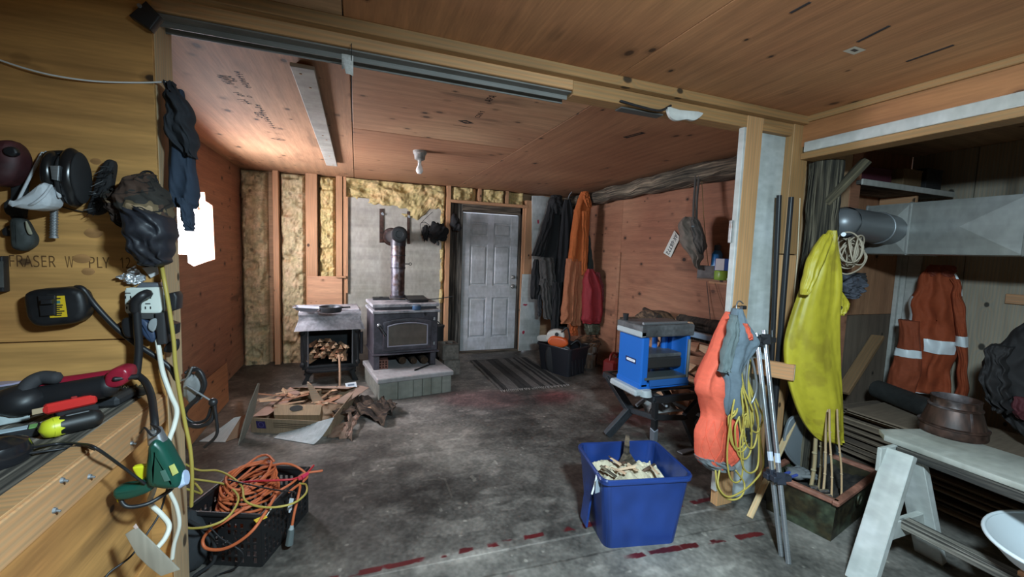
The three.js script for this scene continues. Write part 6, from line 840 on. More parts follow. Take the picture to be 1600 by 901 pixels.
{ // licence plate pinned at a slant
  const t = thing('licence_plate', 'white licence plate pinned slanting on the plywood wall', 'licence plate', X(1048, 400, xr - 0.01)); const P = [[1037, 395], [1048, 402], [1063, 371], [1054, 360]].map(([a, b]) => X(a, b, xr - 0.012)); const tx = print(0.3, 0.11, 512, (x, w, h) => { x.fillStyle = 'rgb(196,198,190)'; x.fillRect(0, 0, w, h); x.fillStyle = 'rgb(28,34,44)'; x.font = `bold ${h * 0.62}px sans-serif`; x.textAlign = 'center'; x.textBaseline = 'middle'; x.fillText('AK\u00b768772', w / 2, h * 0.52, w * 0.92); });
  const pl = part(t, 'plate', quad(P[0], P[1], P[2], P[3], 0.002), mat(C(0.55, 0.56, 0.54), { roughness: 0.5 })); const o = V(-0.0035, 0, 0), g = grid((u, v) => P[2].clone().lerp(P[1], u).lerp(P[3].clone().lerp(P[0], u), v < 0.5 ? 1 : 0).add(o), 1, 1); // text runs from the upper right end downwards
  const uv = g.attributes.uv; for (let i = 0; i < uv.count; i++) uv.setXY(i, uv.getX(i), uv.getY(i)); part(pl, 'lettering', g, mat(C(1, 1, 1), { map: tx, roughness: 0.5 })); }
const ySh = 1.325, xSh = xr - 0.17;
{ const a = X(1088, 436, xSh), b = X(1146, 440, xSh), t = thing('wall_shelf', 'narrow wooden shelf on the plywood wall under the bag', 'shelf', V(xr - 0.08, ySh - 0.02, (a.z + b.z) / 2)); part(t, 'board', span(xSh, xr, ySh - 0.018, ySh, b.z, a.z), mat(C(0.36, 0.22, 0.16), { map: T.lumber })); part(t, 'cleat', span(xr - 0.02, xr, ySh - 0.05, ySh - 0.018, b.z, a.z), M.stud); }
const onS = (px, d = 0.06) => { const p = X(px, 430, xSh + d); return V(xSh + d, ySh, p.z); };
{ const p = onS(1118, 0.10), t = thing('spray_can', 'blue aerosol can with dark cap on the wall shelf', 'spray can', p, { local: true }); part(t, 'body', lathe([[0, 0], [0.031, 0], [0.033, 0.006], [0.033, 0.16], [0.02, 0.185], [0, 0.185]], 24), mat(C(0.02, 0.16, 0.42), { roughness: 0.3 })); part(t, 'cap', lathe([[0, 0.222], [0.018, 0.22], [0.02, 0.215], [0.02, 0.183], [0, 0.183]], 18), mat(C(0.04, 0.06, 0.09))); part(t, 'label', lathe([[0.0335, 0.03], [0.0337, 0.03], [0.0337, 0.09], [0.0335, 0.09]], 20, 2.6, 3.6), mat(C(0.2, 0.42, 0.62), { roughness: 0.4 })); }
{ const p = onS(1133, 0.03), t = thing('tape_box', 'blue and white printed box balanced on green tape', 'box', p.clone().setY(ySh + 0.06), { local: true, turn: -1.0 }); part(t, 'box', box(0.12, 0.075, 0.05, 0, 0.038, 0), mat(C(0.03, 0.08, 0.30))); part(t, 'white_panel', box(0.05, 0.072, 0.002, -0.03, 0.038, 0.0262), mat(C(0.65, 0.66, 0.7))); }
{ const p = onS(1130, 0.03), t = thing('green_tape', 'green tape roll lying on the wall shelf', 'tape', p, { local: true }); part(t, 'roll', lathe([[0.028, 0], [0.05, 0], [0.052, 0.004], [0.052, 0.054], [0.05, 0.058], [0.028, 0.058], [0.028, 0]], 26), mat(C(0.20, 0.34, 0.04), { roughness: 0.35 })); part(t, 'core', lathe([[0.024, 0], [0.028, 0], [0.028, 0.058], [0.024, 0.058], [0.024, 0]], 20), mat(C(0.3, 0.24, 0.16))); }
{ const p = onS(1106, 0.05), t = thing('sanding_block', 'grey rectangular sanding block on the wall shelf', 'block', p, { local: true, turn: -1.1 }); part(t, 'block', box(0.12, 0.085, 0.06, 0, 0.0425, 0), mat(C(0.20, 0.19, 0.19), { map: T.grime })); part(t, 'pad', box(0.12, 0.008, 0.062, 0, 0.004, 0), mat(C(0.12, 0.1, 0.09))); }
{ const p = onS(1140, 0.02); solo('white_lump', 'small white putty lump at the shelf end', 'putty', lump(0.025, 0.014, 0.018, 0.2, 4, 3, 14).translate(p.x, ySh + 0.012, p.z), M.white); }
solo('hanging_wire', 'thin black wire hanging down from the wall shelf', 'wire', capTube([X(1104, 440, xr - 0.02), X(1108, 480, xr - 0.03), X(1111, 515, xr - 0.06), X(1113, 550, xr - 0.03), X(1112, 580, xr - 0.02)], 0.003, false, 8, 5), blk);
solo('brown_wire', 'thin brown wire slanting below the wall shelf', 'wire', capTube([X(1117, 442, xr - 0.02), X(1128, 475, xr - 0.02), X(1140, 500, xr - 0.02)], 0.0025, false, 6, 5), mat(C(0.12, 0.06, 0.03)));

// ================================================================ PLANER ON ITS STAND
{
  const t = thing('planer_stand', 'black steel folding stand with bent legs and wheel', 'stand', V(2.35, 0, -2.78)); const sm1 = mat(C(0.06, 0.066, 0.075), { roughness: 0.45, metalness: 0.4, map: T.grime }), sm2 = mat(C(0.02, 0.021, 0.023), { roughness: 0.4, metalness: 0.2 });
  const h = 0.43, L = V(2.11, h, -3.16), N = V(2.11, h, -2.47), R = V(2.64, h, -2.48), B = V(2.64, h, -3.16), up = V(0, 1, 0);
  part(t, 'top_rail', bar(L, N, 0.035, 0.05), sm1); part(t, 'top_rail', bar(N, R, 0.035, 0.05), sm2); part(t, 'top_rail', bar(R, B, 0.035, 0.05), sm2); part(t, 'top_rail', bar(L, B, 0.035, 0.05), sm2); part(t, 'deck', span(2.16, 2.60, h + 0.012, h + 0.024, -3.12, -2.60), sm2);
  const kA = X(984, 640, 2.14), fA = F(948, 681), kB = Z(1072, 652, -2.50), fB = F(1092, 702), kN = Z(1023, 652, -2.50), fN = F(1021, 689);
  const leg = (a, k, f, w, m) => part(t, 'leg', [bar(a, k, w, 0.045, V(0, 0, 1)), bar(k, f, w, 0.045, V(0, 0, 1))], m);
  leg(L.clone().lerp(N, 0.12), kA, fA.setY(0.01), 0.07, sm1); leg(R.clone().setX(2.62), kB, fB.clone().setY(0.01), 0.075, sm2); leg(N.clone(), kN, fN.clone().setY(0.01), 0.035, sm2); leg(B.clone(), V(2.72, 0.22, -3.0), V(2.66, 0.01, -3.14), 0.06, sm2);
  part(t, 'leg_sleeve', bar(kN.clone().lerp(fN, 0.45), fN.clone().setY(0.004), 0.042, 0.05, V(0, 0, 1)), mat(C(0.34, 0.38, 0.44), { metalness: 0.5, roughness: 0.4 }));
  part(t, 'lower_rail', bar(kA, kN, 0.025, 0.04), sm1); part(t, 'lower_rail', bar(kN, kB, 0.025, 0.04), sm2); part(t, 'lower_rail', bar(kA, V(2.68, 0.22, -3.0), 0.025, 0.04), sm2); part(t, 'brace', bar(V(2.25, 0.36, -2.5), V(2.40, 0.30, -2.75), 0.02, 0.02), M.steel); part(t, 'brace', bar(V(2.16, 0.28, -2.75), V(2.36, 0.40, -2.75), 0.02, 0.025), mat(C(0.35, 0.37, 0.4), { metalness: 0.5, roughness: 0.4 })); part(t, 'long_brace', bar(V(2.25, 0.40, -2.9), V(2.70, 0.2, -2.6), 0.02, 0.03), mat(C(0.35, 0.37, 0.4), { metalness: 0.5, roughness: 0.4 }));
  part(t, 'foot_bar', bar(F(1062, 707, 0.01), F(1092, 698, 0.012), 0.05, 0.012), mat(C(0.30, 0.31, 0.32), { metalness: 0.5, roughness: 0.45 }));
  const w = V(2.74, 0.115, -2.62); const wh = part(t, 'wheel', lathe([[0.02, -0.02], [0.075, -0.022], [0.105, -0.02], [0.115, -0.008], [0.115, 0.008], [0.105, 0.02], [0.075, 0.022], [0.02, 0.02]], 30).rotateX(Math.PI / 2).rotateY(-0.5).translate(w.x, w.y, w.z), blk); part(wh, 'hub', lathe([[0, -0.026], [0.06, -0.024], [0.072, -0.018], [0.072, 0.018], [0.06, 0.024], [0, 0.026]], 24).rotateX(Math.PI / 2).rotateY(-0.5).translate(w.x, w.y, w.z), mat(C(0.16, 0.17, 0.19), { roughness: 0.4, metalness: 0.3 }));
}
{ const a = F(1005, 655, 0.20), t = thing('rag_on_stand', 'pale grey rag draped on the stand lower rails', 'rag', V(2.42, 0.22, -2.78)); part(t, 'cloth', slab((u, v) => V(2.28 + u * 0.28 + 0.02 * nz(v * 4, u * 4, 2), 0.235 + 0.07 * nz(u * 5, v * 5, 4) * 2 * Math.sin(v * 3) + 0.06 * Math.sin(u * 3.1) * v, -2.66 - v * 0.24), 16, 14, V(0, 0.006, 0)), mat(C(0.36, 0.36, 0.35), { map: T.cloth })); part(t, 'hem', capTube([V(2.28, 0.24, -2.66), V(2.42, 0.24, -2.655), V(2.56, 0.235, -2.66)], 0.006), mat(C(0.36, 0.36, 0.35))); }
{
  const t = fthing('thickness_planer', 'blue benchtop thickness planer with grey top on stand', 'planer', V(2.24, 0.455, -2.52)); const bl = mat(C(0.012, 0.13, 0.50), { roughness: 0.35 }), gr = mat(C(0.15, 0.155, 0.16), { roughness: 0.45, map: T.grime }), lt = mat(C(0.42, 0.46, 0.47), { roughness: 0.45 }), D = 0.30;
  const x0 = t.at(1003, 570).x, x1 = t.at(1077, 570).x, y0 = t.at(1010, 606).y, y1 = t.at(1010, 527).y, yt = t.at(1010, 512).y, W = x1 - x0;
  part(t, 'left_panel', [box(0.07, y1 - y0, D, x0 + 0.03, (y0 + y1) / 2, -D / 2, { b: 0.012 })], bl); part(t, 'right_panel', [box(0.035, y1 - y0, D, x1 - 0.017, (y0 + y1) / 2, -D / 2, { b: 0.01 })], bl);
  part(t, 'inner_column', [rod(V(x1 - 0.14, y0 + 0.05, -D + 0.05), V(x1 - 0.14, y1, -D + 0.05), 0.022), rod(V(x1 - 0.07, y0 + 0.05, -D + 0.08), V(x1 - 0.07, y1, -D + 0.08), 0.03)], bl); part(t, 'guide_rod', [rod(V(x1 - 0.02, y0 + 0.06, 0.004), V(x1 - 0.02, y1 - 0.03, 0.004), 0.012)], mat(C(0.35, 0.37, 0.36), { metalness: 0.5, roughness: 0.4 }));
  part(t, 'base', box(W + 0.02, 0.045, D, (x0 + x1) / 2, y0 + 0.01, -D / 2, { b: 0.006 }), bl); part(t, 'table', box(W - 0.06, 0.02, D + 0.02, (x0 + x1) / 2, y0 + 0.07, -D / 2, { b: 0.003 }), mat(C(0.16, 0.19, 0.19), { metalness: 0.6, roughness: 0.35 })); part(t, 'front_skirt', box(W - 0.09, 0.05, 0.02, (x0 + x1) / 2 + 0.03, y0 + 0.035, 0.005), mat(C(0.02, 0.11, 0.36), { roughness: 0.4 })); part(t, 'cutter_head', box(W - 0.09, 0.085, D - 0.06, (x0 + x1) / 2, y0 + 0.175, -D / 2, { b: 0.012 }), mat(C(0.025, 0.024, 0.023), { roughness: 0.5 })); part(t, 'head_cover', box(W - 0.09, 0.03, D - 0.08, (x0 + x1) / 2, y0 + 0.232, -D / 2, { b: 0.006 }), gr);
  part(t, 'top', ext(smoothPts([[x0 - 0.02, -0.01], [x1 + 0.015, -0.01], [x1 + 0.015, D + 0.01], [x0 - 0.02, D + 0.01]], 1), yt - y1 + 0.02, { b: 0.012, bn: 3 }).rotateX(-Math.PI / 2).translate(0, (yt + y1) / 2 + 0.008, 0.0), gr); part(t, 'top_edge', [box(0.05, 0.05, D + 0.02, x0 - 0.002, y1 + 0.022, -D / 2, { b: 0.01 })], lt); part(t, 'top_recess', box(0.09, 0.006, 0.07, (x0 + x1) / 2, yt + 0.018, -0.08), blk); part(t, 'roller', rod(V(x0 + 0.02, yt + 0.024, -0.04), V(x1 - 0.02, yt + 0.024, -0.04), 0.012), M.steel);
  part(t, 'foot', [box(0.13, 0.05, D + 0.04, x0 + 0.005, 0.027, -D / 2, { b: 0.012 }), rod(V(x0 + 0.04, 0.002, 0.01), V(x0 + 0.04, 0.05, 0.01), 0.05, 0.04, 18)], lt);
  part(t, 'crank_knob', [rod(V(x0 + 0.02, yt + 0.01, -D + 0.04), V(x0 + 0.02, yt + 0.07, -D + 0.04), 0.018, 0.024, 14)], blk);
  const a = V(x0 - 0.006, y0 + 0.19, -0.13); const [g, m] = decal(0.13, 0.04, a, Q(0, -Math.PI / 2, 0), 256, (x, w, h) => { x.fillStyle = 'rgb(14,30,84)'; x.fillRect(0, 0, w, h); x.strokeStyle = 'rgb(225,232,240)'; x.lineCap = 'round'; x.lineWidth = h * 0.5; x.beginPath(); x.moveTo(w * 0.16, h / 2); x.lineTo(w * 0.84, h / 2); x.stroke(); x.fillStyle = 'rgb(150,160,190)'; for (let i = 0; i < 5; i++) x.fillRect(w * (0.22 + 0.12 * i), h * 0.42, w * 0.06, h * 0.16); }, { opaque: true }); part(t, 'name_plate', g, m);
  part(t, 'cord', capTube([V(x1 - 0.03, y0 + 0.10, 0.03), V(x1 + 0.03, y0 + 0.05, 0.09), V(x1 + 0.10, y0 - 0.03, 0.10), V(x1 + 0.16, y0 - 0.08, 0.06)], 0.006), blk);
}
// ---------------------------------------------------------------- bench and wood behind the planer
{ const t = thing('low_table', 'low rough table against the right wall behind planer', 'table', V(2.85, 0, -3.0)); const m = mat(C(0.30, 0.22, 0.15), { map: T.old }); for (let i = 0; i < 3; i++) part(t, 'plank', span(2.66 + i * 0.16, 2.66 + i * 0.16 + 0.155, 0.82, 0.85, -3.75, -2.15, { swap: true, ou: i }), m); for (const [x, z] of [[2.70, -3.7], [3.1, -3.7], [2.70, -2.2], [3.1, -2.2]]) part(t, 'leg', span(x - 0.03, x + 0.03, 0, 0.82, z - 0.03, z + 0.03, { swap: true }), M.stud); }
{ const a = X(968, 503, 2.78), t = thing('slab_wood', 'split slab of pale firewood lying on the low table', 'log', V(2.80, 0.75, -3.4)); const S = []; srand(91); for (let k = 0; k < 9; k++) { const q = k / 8; S.push([mix(0, 0.55, q), 0.11 * Math.sin(q * 2.6 + 0.4) + 0.01 * rnd()]); } part(t, 'slab', ext([[0, 0], ...S, [0.56, 0]], 0.2, { b: 0.012 }).rotateY(Math.PI * 0.42).translate(2.78, 0.752, -3.15), mat(C(0.34, 0.25, 0.17), { map: T.bark })); part(t, 'bark_edge', rod(V(2.72, 0.83, -3.2), V(2.86, 0.85, -3.6), 0.03, 0.025, 10), mat(C(0.10, 0.075, 0.06), { map: T.bark })); }
const logM = mat(C(0.10, 0.075, 0.06), { map: T.bark, roughness: 1 });
const logT = (label, a, b, r, s) => { const t = thing('bark_log', label, 'log', a.clone().lerp(b, 0.5).setY(Math.min(a.y, b.y) - r)); const d = b.clone().sub(a), L = d.length(); d.normalize(); const sx = d.clone().cross(V(0, 1, 0)).normalize(), sy = sx.clone().cross(d); part(t, 'bark', grid((u, v) => { const g = u * 6.2832, q = r * (1 + 0.25 * nz(Math.cos(g) * 2 + s, Math.sin(g) * 2 + v * 4, s) + 0.15 * nz(Math.cos(g) * 6 + s, v * 14, s + 1)); return a.clone().addScaledVector(d, v * L).addScaledVector(sx, Math.cos(g) * q).addScaledVector(sy, Math.sin(g) * q); }, 18, 24, { wrap: true, su: r * 6, sv: L }), logM); part(t, 'cut_end', [rod(b.clone().addScaledVector(d, -0.004), b.clone().addScaledVector(d, 0.003), r * 1.0, r * 0.96, 14), rod(a.clone().addScaledVector(d, -0.003), a.clone().addScaledVector(d, 0.004), r * 0.96, r, 14)], mat(C(0.45, 0.34, 0.22), { map: T.lumber })); };
logT('dark bark log lying on the table behind the planer', V(2.88, 0.815, -3.10), V(2.92, 0.82, -2.50), 0.06, 5); logT('shorter dark log lying beside the vest on table', V(2.86, 0.80, -2.52), V(2.80, 0.80, -2.22), 0.05, 9); logT('thin bark log at the wall behind other logs', V(3.04, 0.79, -3.2), V(3.06, 0.80, -2.6), 0.04, 13);
{ const t = thing('saw_fence', 'long pale blue aluminium saw fence across the table', 'saw fence', V(2.70, 0.752, -2.7)); const m = mat(C(0.50, 0.58, 0.72), { roughness: 0.35, metalness: 0.3 }); part(t, 'rail', bar(V(2.60, 0.775, -3.02), V(2.70, 0.775, -2.15), 0.06, 0.045, V(0, 1, 0), { b: 0.005 }), m); part(t, 'slot', bar(V(2.60, 0.799, -3.0), V(2.70, 0.799, -2.2), 0.012, 0.003), M.steel); part(t, 'clamp_head', [box(0.10, 0.05, 0.07, 2.58, 0.79, -3.05, { b: 0.012 }), rod(V(2.5, 0.80, -3.05), V(2.66, 0.82, -3.08), 0.02)], mat(C(0.40, 0.47, 0.62), { roughness: 0.35, metalness: 0.4 })); part(t, 'lever', bar(V(2.50, 0.82, -3.1), V(2.60, 0.81, -2.95), 0.03, 0.014), m); }
{ const t = thing('pale_wedge', 'pale curved wood wedge lying on the dark log', 'kindling', V(2.73, 0.80, -2.82)); part(t, 'wedge', ext(smoothPts([[0, 0], [0.07, 0.012], [0.14, 0.0], [0.2, -0.03], [0.13, -0.02], [0.06, -0.01]], 4), 0.03, { b: 0.005 }).rotateY(1.0).translate(2.72, 0.835, -2.78), splitM[2]); part(t, 'bark_strip', bar(V(2.74, 0.812, -2.82), V(2.80, 0.80, -2.92), 0.03, 0.01), logM); }
srand(140); for (let i = 0; i < 26; i++) { const g = wedge(rr(0.16, 0.3), rr(0.06, 0.1), rr(0.05, 0.08), 900 + i); g.rotateY(rr(-0.8, 0.8) + 1.4); const row = Math.floor(i / 9), k = i % 9; solo('stove_wood', 'short split wood stacked under the low table', 'firewood', g.translate(2.86 + rr(-0.05, 0.05), 0.05 + row * 0.11 + rr(0, 0.03), -3.62 + k * 0.16), splitM[i % 3], { group: 'split wood under the low table' }); }
for (let i = 0; i < 24; i++) { const g = wedge(rr(0.16, 0.26), rr(0.07, 0.1), rr(0.05, 0.08), 950 + i); g.rotateY(rr(-0.8, 0.8) + 1.4); solo('stove_wood', 'short split wood stacked under the low table', 'firewood', g.translate(2.84 + rr(-0.04, 0.04), 0.40 + (i % 4) * 0.105 + rr(0, 0.02), -3.60 + Math.floor(i / 4) * 0.17), splitM[i % 3], { group: 'split wood under the low table' }); }
{ const t = thing('bench_grinder', 'black machine motor with handle under the saw fence', 'motor', V(2.70, 0.40, -2.42)); part(t, 'motor', [rod(V(2.62, 0.62, -2.42), V(2.80, 0.62, -2.42), 0.075, 0.075, 20), box(0.1, 0.16, 0.12, 2.71, 0.52, -2.42)], blk); part(t, 'crank', [rod(V(2.62, 0.64, -2.42), V(2.52, 0.64, -2.44), 0.012), rod(V(2.52, 0.64, -2.44), V(2.52, 0.58, -2.48), 0.01)], M.steel); part(t, 'post', rod(V(2.71, 0.0, -2.42), V(2.71, 0.46, -2.42), 0.03), mat(C(0.05, 0.05, 0.055))); }
{ const t = thing('white_board', 'pale blue-white board leaning under the low table', 'board', V(2.62, 0, -2.5)); part(t, 'board', quad(V(2.78, 0.02, -2.46), V(2.86, 0.02, -2.08), V(2.90, 0.42, -2.08), V(2.82, 0.42, -2.46), 0.014), mat(C(0.5, 0.55, 0.62), { map: T.board })); part(t, 'edge', bar(V(2.82, 0.42, -2.46), V(2.90, 0.42, -2.08), 0.016, 0.016), M.white); }
for (const o of scene.children) if (/^(slab_wood|bark_log|saw_fence|pale_wedge_001)/.test(o.name)) o.position.y += 0.10;
for (const o of scene.children) if (/^(spray_can|tape_box|green_tape|sanding_block)/.test(o.name)) { o.scale.setScalar(1.4); if (o.name === 'tape_box') o.position.y += 0.022; }
// ================================================================ RIGHT FRONT
{ // blue recycling bin
  const t = thing('blue_bin', 'blue plastic recycling bin half full of sawdust', 'bin', V(1.43, 0, -1.83), { local: true, turn: -0.2 }); const bm = phys(C(0.018, 0.055, 0.25), { roughness: 0.35, map: T.grime }); tub(t, 0.48, 0.40, 0.39, 0.84, bm, { r: 0.045 });
  part(t, 'sawdust', heap(0.40, 0.33, 0.27, 0.05, 4, 60), mat(C(0.74, 0.64, 0.45), { map: T.grime, roughness: 1 })).userData.kind = 'stuff'; part(t, 'side_gusset', [box(0.012, 0.30, 0.10, -0.235, 0.17, -0.02, { rz: -0.1, b: 0.004 })], bm);
  part(t, 'tie_string', capTube([V(-0.245, 0.385, 0.12), V(-0.255, 0.36, 0.135), V(-0.26, 0.32, 0.13), V(-0.275, 0.285, 0.14)], 0.005), mat(C(0.65, 0.68, 0.66))); part(t, 'tag', box(0.03, 0.07, 0.003, -0.25, 0.33, 0.15, { ry: 0.4 }), mat(C(0.3, 0.34, 0.38), { roughness: 0.3 })); }
srand(222); { const c = Math.cos(-0.2), s = Math.sin(-0.2); for (let i = 0; i < 9; i++) { const x = rr(-0.15, 0.15), z = rr(-0.12, 0.12); const g = wedge(rr(0.06, 0.13), rr(0.015, 0.03), 0.012, 1200 + i); g.rotateZ(rr(-0.5, 0.5)); g.rotateY(rr(0, 3)); solo('wood_shaving', 'pale wood splinter on the sawdust in blue bin', 'wood chip', g.translate(1.43 + x * c + z * s, 0.335 + rr(-0.01, 0.012), -1.83 - x * s + z * c), splitM[i % 3 === 1 ? 3 : 2], { group: 'splinters on the sawdust' }); } }
{ const p = F(988, 705, 0.33), t = thing('bark_shard', 'grey pointed bark shard standing in blue bin sawdust', 'bark', V(1.47, 0.30, -1.93)); part(t, 'shard', ext([[-0.05, 0], [-0.015, 0.05], [-0.008, 0.13], [0.0, 0.16], [0.012, 0.06], [0.06, 0.0], [0.09, -0.03], [0.0, -0.02]], 0.03, { b: 0.006 }).rotateY(0.2).translate(1.47, 0.315, -1.93), mat(C(0.34, 0.30, 0.23), { map: T.bark })); part(t, 'splinter', bar(V(1.25, 0.36, -1.86), V(1.30, 0.33, -1.78), 0.02, 0.006), mat(C(0.34, 0.3, 0.22), { map: T.bark })); }
// vest, cord, stub, clamps, tubes on the post
{ const t = fthing('orange_vest', 'fluorescent orange quilted vest with grey lining hung on the post', 'vest', Z(1130, 728, -1.72)); const og = mat(C(0.98, 0.16, 0.085), { map: T.cloth, roughness: 0.8 }), gy = mat(C(0.17, 0.22, 0.26), { map: T.cloth, roughness: 0.85 });
  const S = dr(t, 'shell', [[488, 1140, 1151, 0.05], [515, 1126, 1146, 0.09], [545, 1113, 1140, 0.12], [580, 1098, 1132, 0.13], [605, 1091, 1130, 0.13], [622, 1097, 1136, 0.11], [645, 1103, 1142, 0.10], [672, 1095, 1145, 0.11], [700, 1091, 1147, 0.10], [718, 1095, 1147, 0.08], [728, 1112, 1140, 0.05]], og, { amp: 0.014, folds: 3, s: 71 });
  const qm = mat(C(0.78, 0.12, 0.06), { roughness: 0.9 }); for (let i = 0; i < 6; i++) for (const s of [1, -1]) { const line = []; for (let k = 0; k <= 10; k++) { const f = k / 10, v = 0.62 + 0.30 * f, u = 0.10 + i * 0.16 + s * 0.16 * (f - 0.5) * 2; if (u > 0.08 && u < 0.92) line.push(S(0.5 * u, v, 0.0015)); } if (line.length > 3) part(t, 'quilt_seam', capTube(line, 0.0016, false, 3, 5), qm); }
  dr(t, 'hem', [[712, 1091, 1110, 0.1, 0.0], [722, 1098, 1128, 0.1, 0.0], [731, 1112, 1146, 0.08, 0.0], [733, 1124, 1144, 0.05, 0]], mat(C(0.24, 0.26, 0.27), { map: T.cloth }), { amp: 0.006, s: 73, nv: 12 });
  dr(t, 'lining', [[482, 1148, 1158, 0.05, 0.04], [505, 1143, 1166, 0.07, 0.05], [530, 1137, 1177, 0.08, 0.06], [545, 1132, 1174, 0.08, 0.06], [572, 1126, 1162, 0.08, 0.06], [600, 1129, 1157, 0.08, 0.06], [635, 1131, 1156, 0.07, 0.05], [652, 1138, 1152, 0.04, 0.04]], gy, { amp: 0.016, folds: 3, s: 77 });
  dr(t, 'front_edge', [[492, 1146, 1151, 0.04, 0.09], [525, 1136, 1150, 0.05, 0.1], [575, 1126, 1140, 0.04, 0.1], [579, 1125, 1139, 0.03, 0.1]], mat(C(0.15, 0.19, 0.19), { map: T.cloth }), { amp: 0.008, s: 79 });
  dr(t, 'orange_trim', [[505, 1160, 1166, 0.03, 0.09], [525, 1164, 1173, 0.03, 0.09], [530, 1168, 1176, 0.02, 0.09]], og, { amp: 0.003, s: 80, nv: 10 });
  part(t, 'hook', capTube([t.at(1151, 488, 0.03), t.at(1151, 476, 0.02), t.at(1155, 470, 0.0), t.at(1161, 474, -0.04)], 0.004), M.steel); part(t, 'clip', box(0.035, 0.02, 0.02, t.at(1154, 479).x, t.at(1154, 479).y, 0.03), blk); }
{ const a = Z(1176, 571, -1.80), b = Z(1241, 582, -1.62), t = thing('lumber_stub', 'short pine stub nailed sticking out from the post', 'lumber', a); part(t, 'stub', bar(a, b, 0.04, 0.092, V(0, 1, 0), { b: 0.004 }), mat(C(0.66, 0.38, 0.20), { map: T.lumber })); const d = b.clone().sub(a).normalize(); part(t, 'end_grain', bar(b.clone().addScaledVector(d, 0.0002), b.clone().addScaledVector(d, 0.004), 0.039, 0.09), mat(C(0.62, 0.50, 0.33), { map: T.card })); }
{ // hanging yellow extension cord
  const t = thing('hanging_yellow_cord', 'long yellow extension cord hung in loops on the stub', 'cord', Z(1150, 790, -1.66)); srand(33); const P = (a, b, d) => Z(a, b, -1.70 + d);
  for (let i = 0; i < 8; i++) { const xm = 1150 + i * 4 + rr(-4, 4), yb = rr(660, 775), sp = rr(8, 18); part(t, 'loop', capTube([P(1168 + rr(-4, 4), 552, 0.02 + i * 0.006), P(1160 - rr(0, 6), 580, 0.05), P(xm - 6, 640, 0.04 + rr(0, 0.04)), P(xm - sp, yb - 40, 0.03 + rr(0, 0.04)), P(xm - sp * 0.7, yb, 0.04), P(xm + 2, yb + 8, 0.04), P(xm + sp * 0.7, yb - 10, 0.03), P(xm + 10, 650, 0.02 + rr(0, 0.04)), P(1168, 590, 0.03), P(1172 + rr(-3, 3), 553, 0.01)], 0.0052, false, 8, 6), yellowCord); }
  part(t, 'loop', capTube([P(1180, 640, 0.03), P(1190, 700, 0.03), P(1192, 730, 0.03), P(1178, 752, 0.05), P(1155, 770, 0.08), P(1135, 775, 0.08), P(1122, 758, 0.06), P(1124, 735, 0.03)], 0.0052, false, 8, 6), yellowCord); part(t, 'loop', capTube([P(1118, 735, 0.02), P(1122, 765, 0.05), P(1140, 780, 0.07), P(1158, 775, 0.08), P(1163, 755, 0.06), P(1150, 735, 0.06)], 0.0052, false, 8, 6), yellowCord);
  part(t, 'clip_ring', capTube([P(1170, 560, 0.06), P(1166, 600, 0.06), P(1170, 630, 0.06), P(1178, 622, 0.06), P(1182, 600, 0.06), P(1176, 565, 0.06)], 0.007, true, 8, 7), M.steel); part(t, 'plug', rod(P(1168, 670, 0.06), P(1170, 690, 0.05), 0.012, 0.009), blk); }
const pipeM = mat(C(0.48, 0.50, 0.52), { metalness: 0.75, roughness: 0.35, map: T.brush });
for (const [x0, y0, x1, y1, z1, label] of [[1232, 880, 1194, 516, -1.70, 'galvanised pipe clamp leaning on the wall, nearer the planter'], [1221, 868, 1182, 520, -1.72, 'galvanised pipe clamp leaning on the wall, nearer the yellow cord']]) {
  const a = F(x0, y0), b = Z(x1, y1, z1), t = thing('pipe_clamp', label, 'clamp', a), P = k => a.clone().lerp(b, k), d = b.clone().sub(a).normalize(), sx = V(1, 0, 0.2).normalize(); part(t, 'pipe', rod(a, b, 0.0125, 0.0125, 16), pipeM);
  const jaw = (k, n, s, m) => { const c = P(k); part(t, n, [bar(c.clone().addScaledVector(sx, -0.045 * s), c.clone().addScaledVector(sx, 0.06 * s), 0.035, 0.03), bar(c.clone().addScaledVector(d, -0.03), c.clone().addScaledVector(d, 0.03), 0.045, 0.04)], m); };
  jaw(0.335, 'sliding_jaw', 1, mat(C(0.03, 0.035, 0.05), { roughness: 0.4, metalness: 0.3 })); jaw(0.955, 'head_jaw', 1, blk); part(t, 'handle', bar(P(0.33).addScaledVector(sx, 0.03), P(0.345).addScaledVector(sx, 0.11), 0.012, 0.012), mat(C(0.03, 0.05, 0.2), { roughness: 0.35 })); part(t, 'screw', rod(P(0.955).addScaledVector(sx, 0.045), P(1.0).addScaledVector(sx, 0.05), 0.008), blk); part(t, 'label', rod(P(0.40), P(0.44), 0.0132, 0.0132, 16), mat(C(0.5, 0.55, 0.65))); }
for (const [x0, y0, x1, y1, r, label] of [[1217.5, 305, 1199, 720, 0.014, 'straight black plastic tube standing against the foam panel'], [1236, 308, 1206, 700, 0.016, 'leaning black plastic tube beside the pine corner board']]) { const a = Z(x0, y0, -1.795), b = Z(x1, y1, -1.775); const d = b.clone().sub(a).normalize(); const f = a.clone().addScaledVector(d, a.y / -d.y * 0.999); solo('black_tube', label, 'tube', rod(f, a, r, r, 14), blk); }
solo('thin_conduit', 'thin beige conduit stapled on the pine corner board', 'conduit', capTube([Z(1250, 310, -1.795), Z(1246, 400, -1.795), Z(1240, 470, -1.795), Z(1232, 560, -1.795)], 0.0035, false, 8, 6), mat(C(0.5, 0.42, 0.3)));
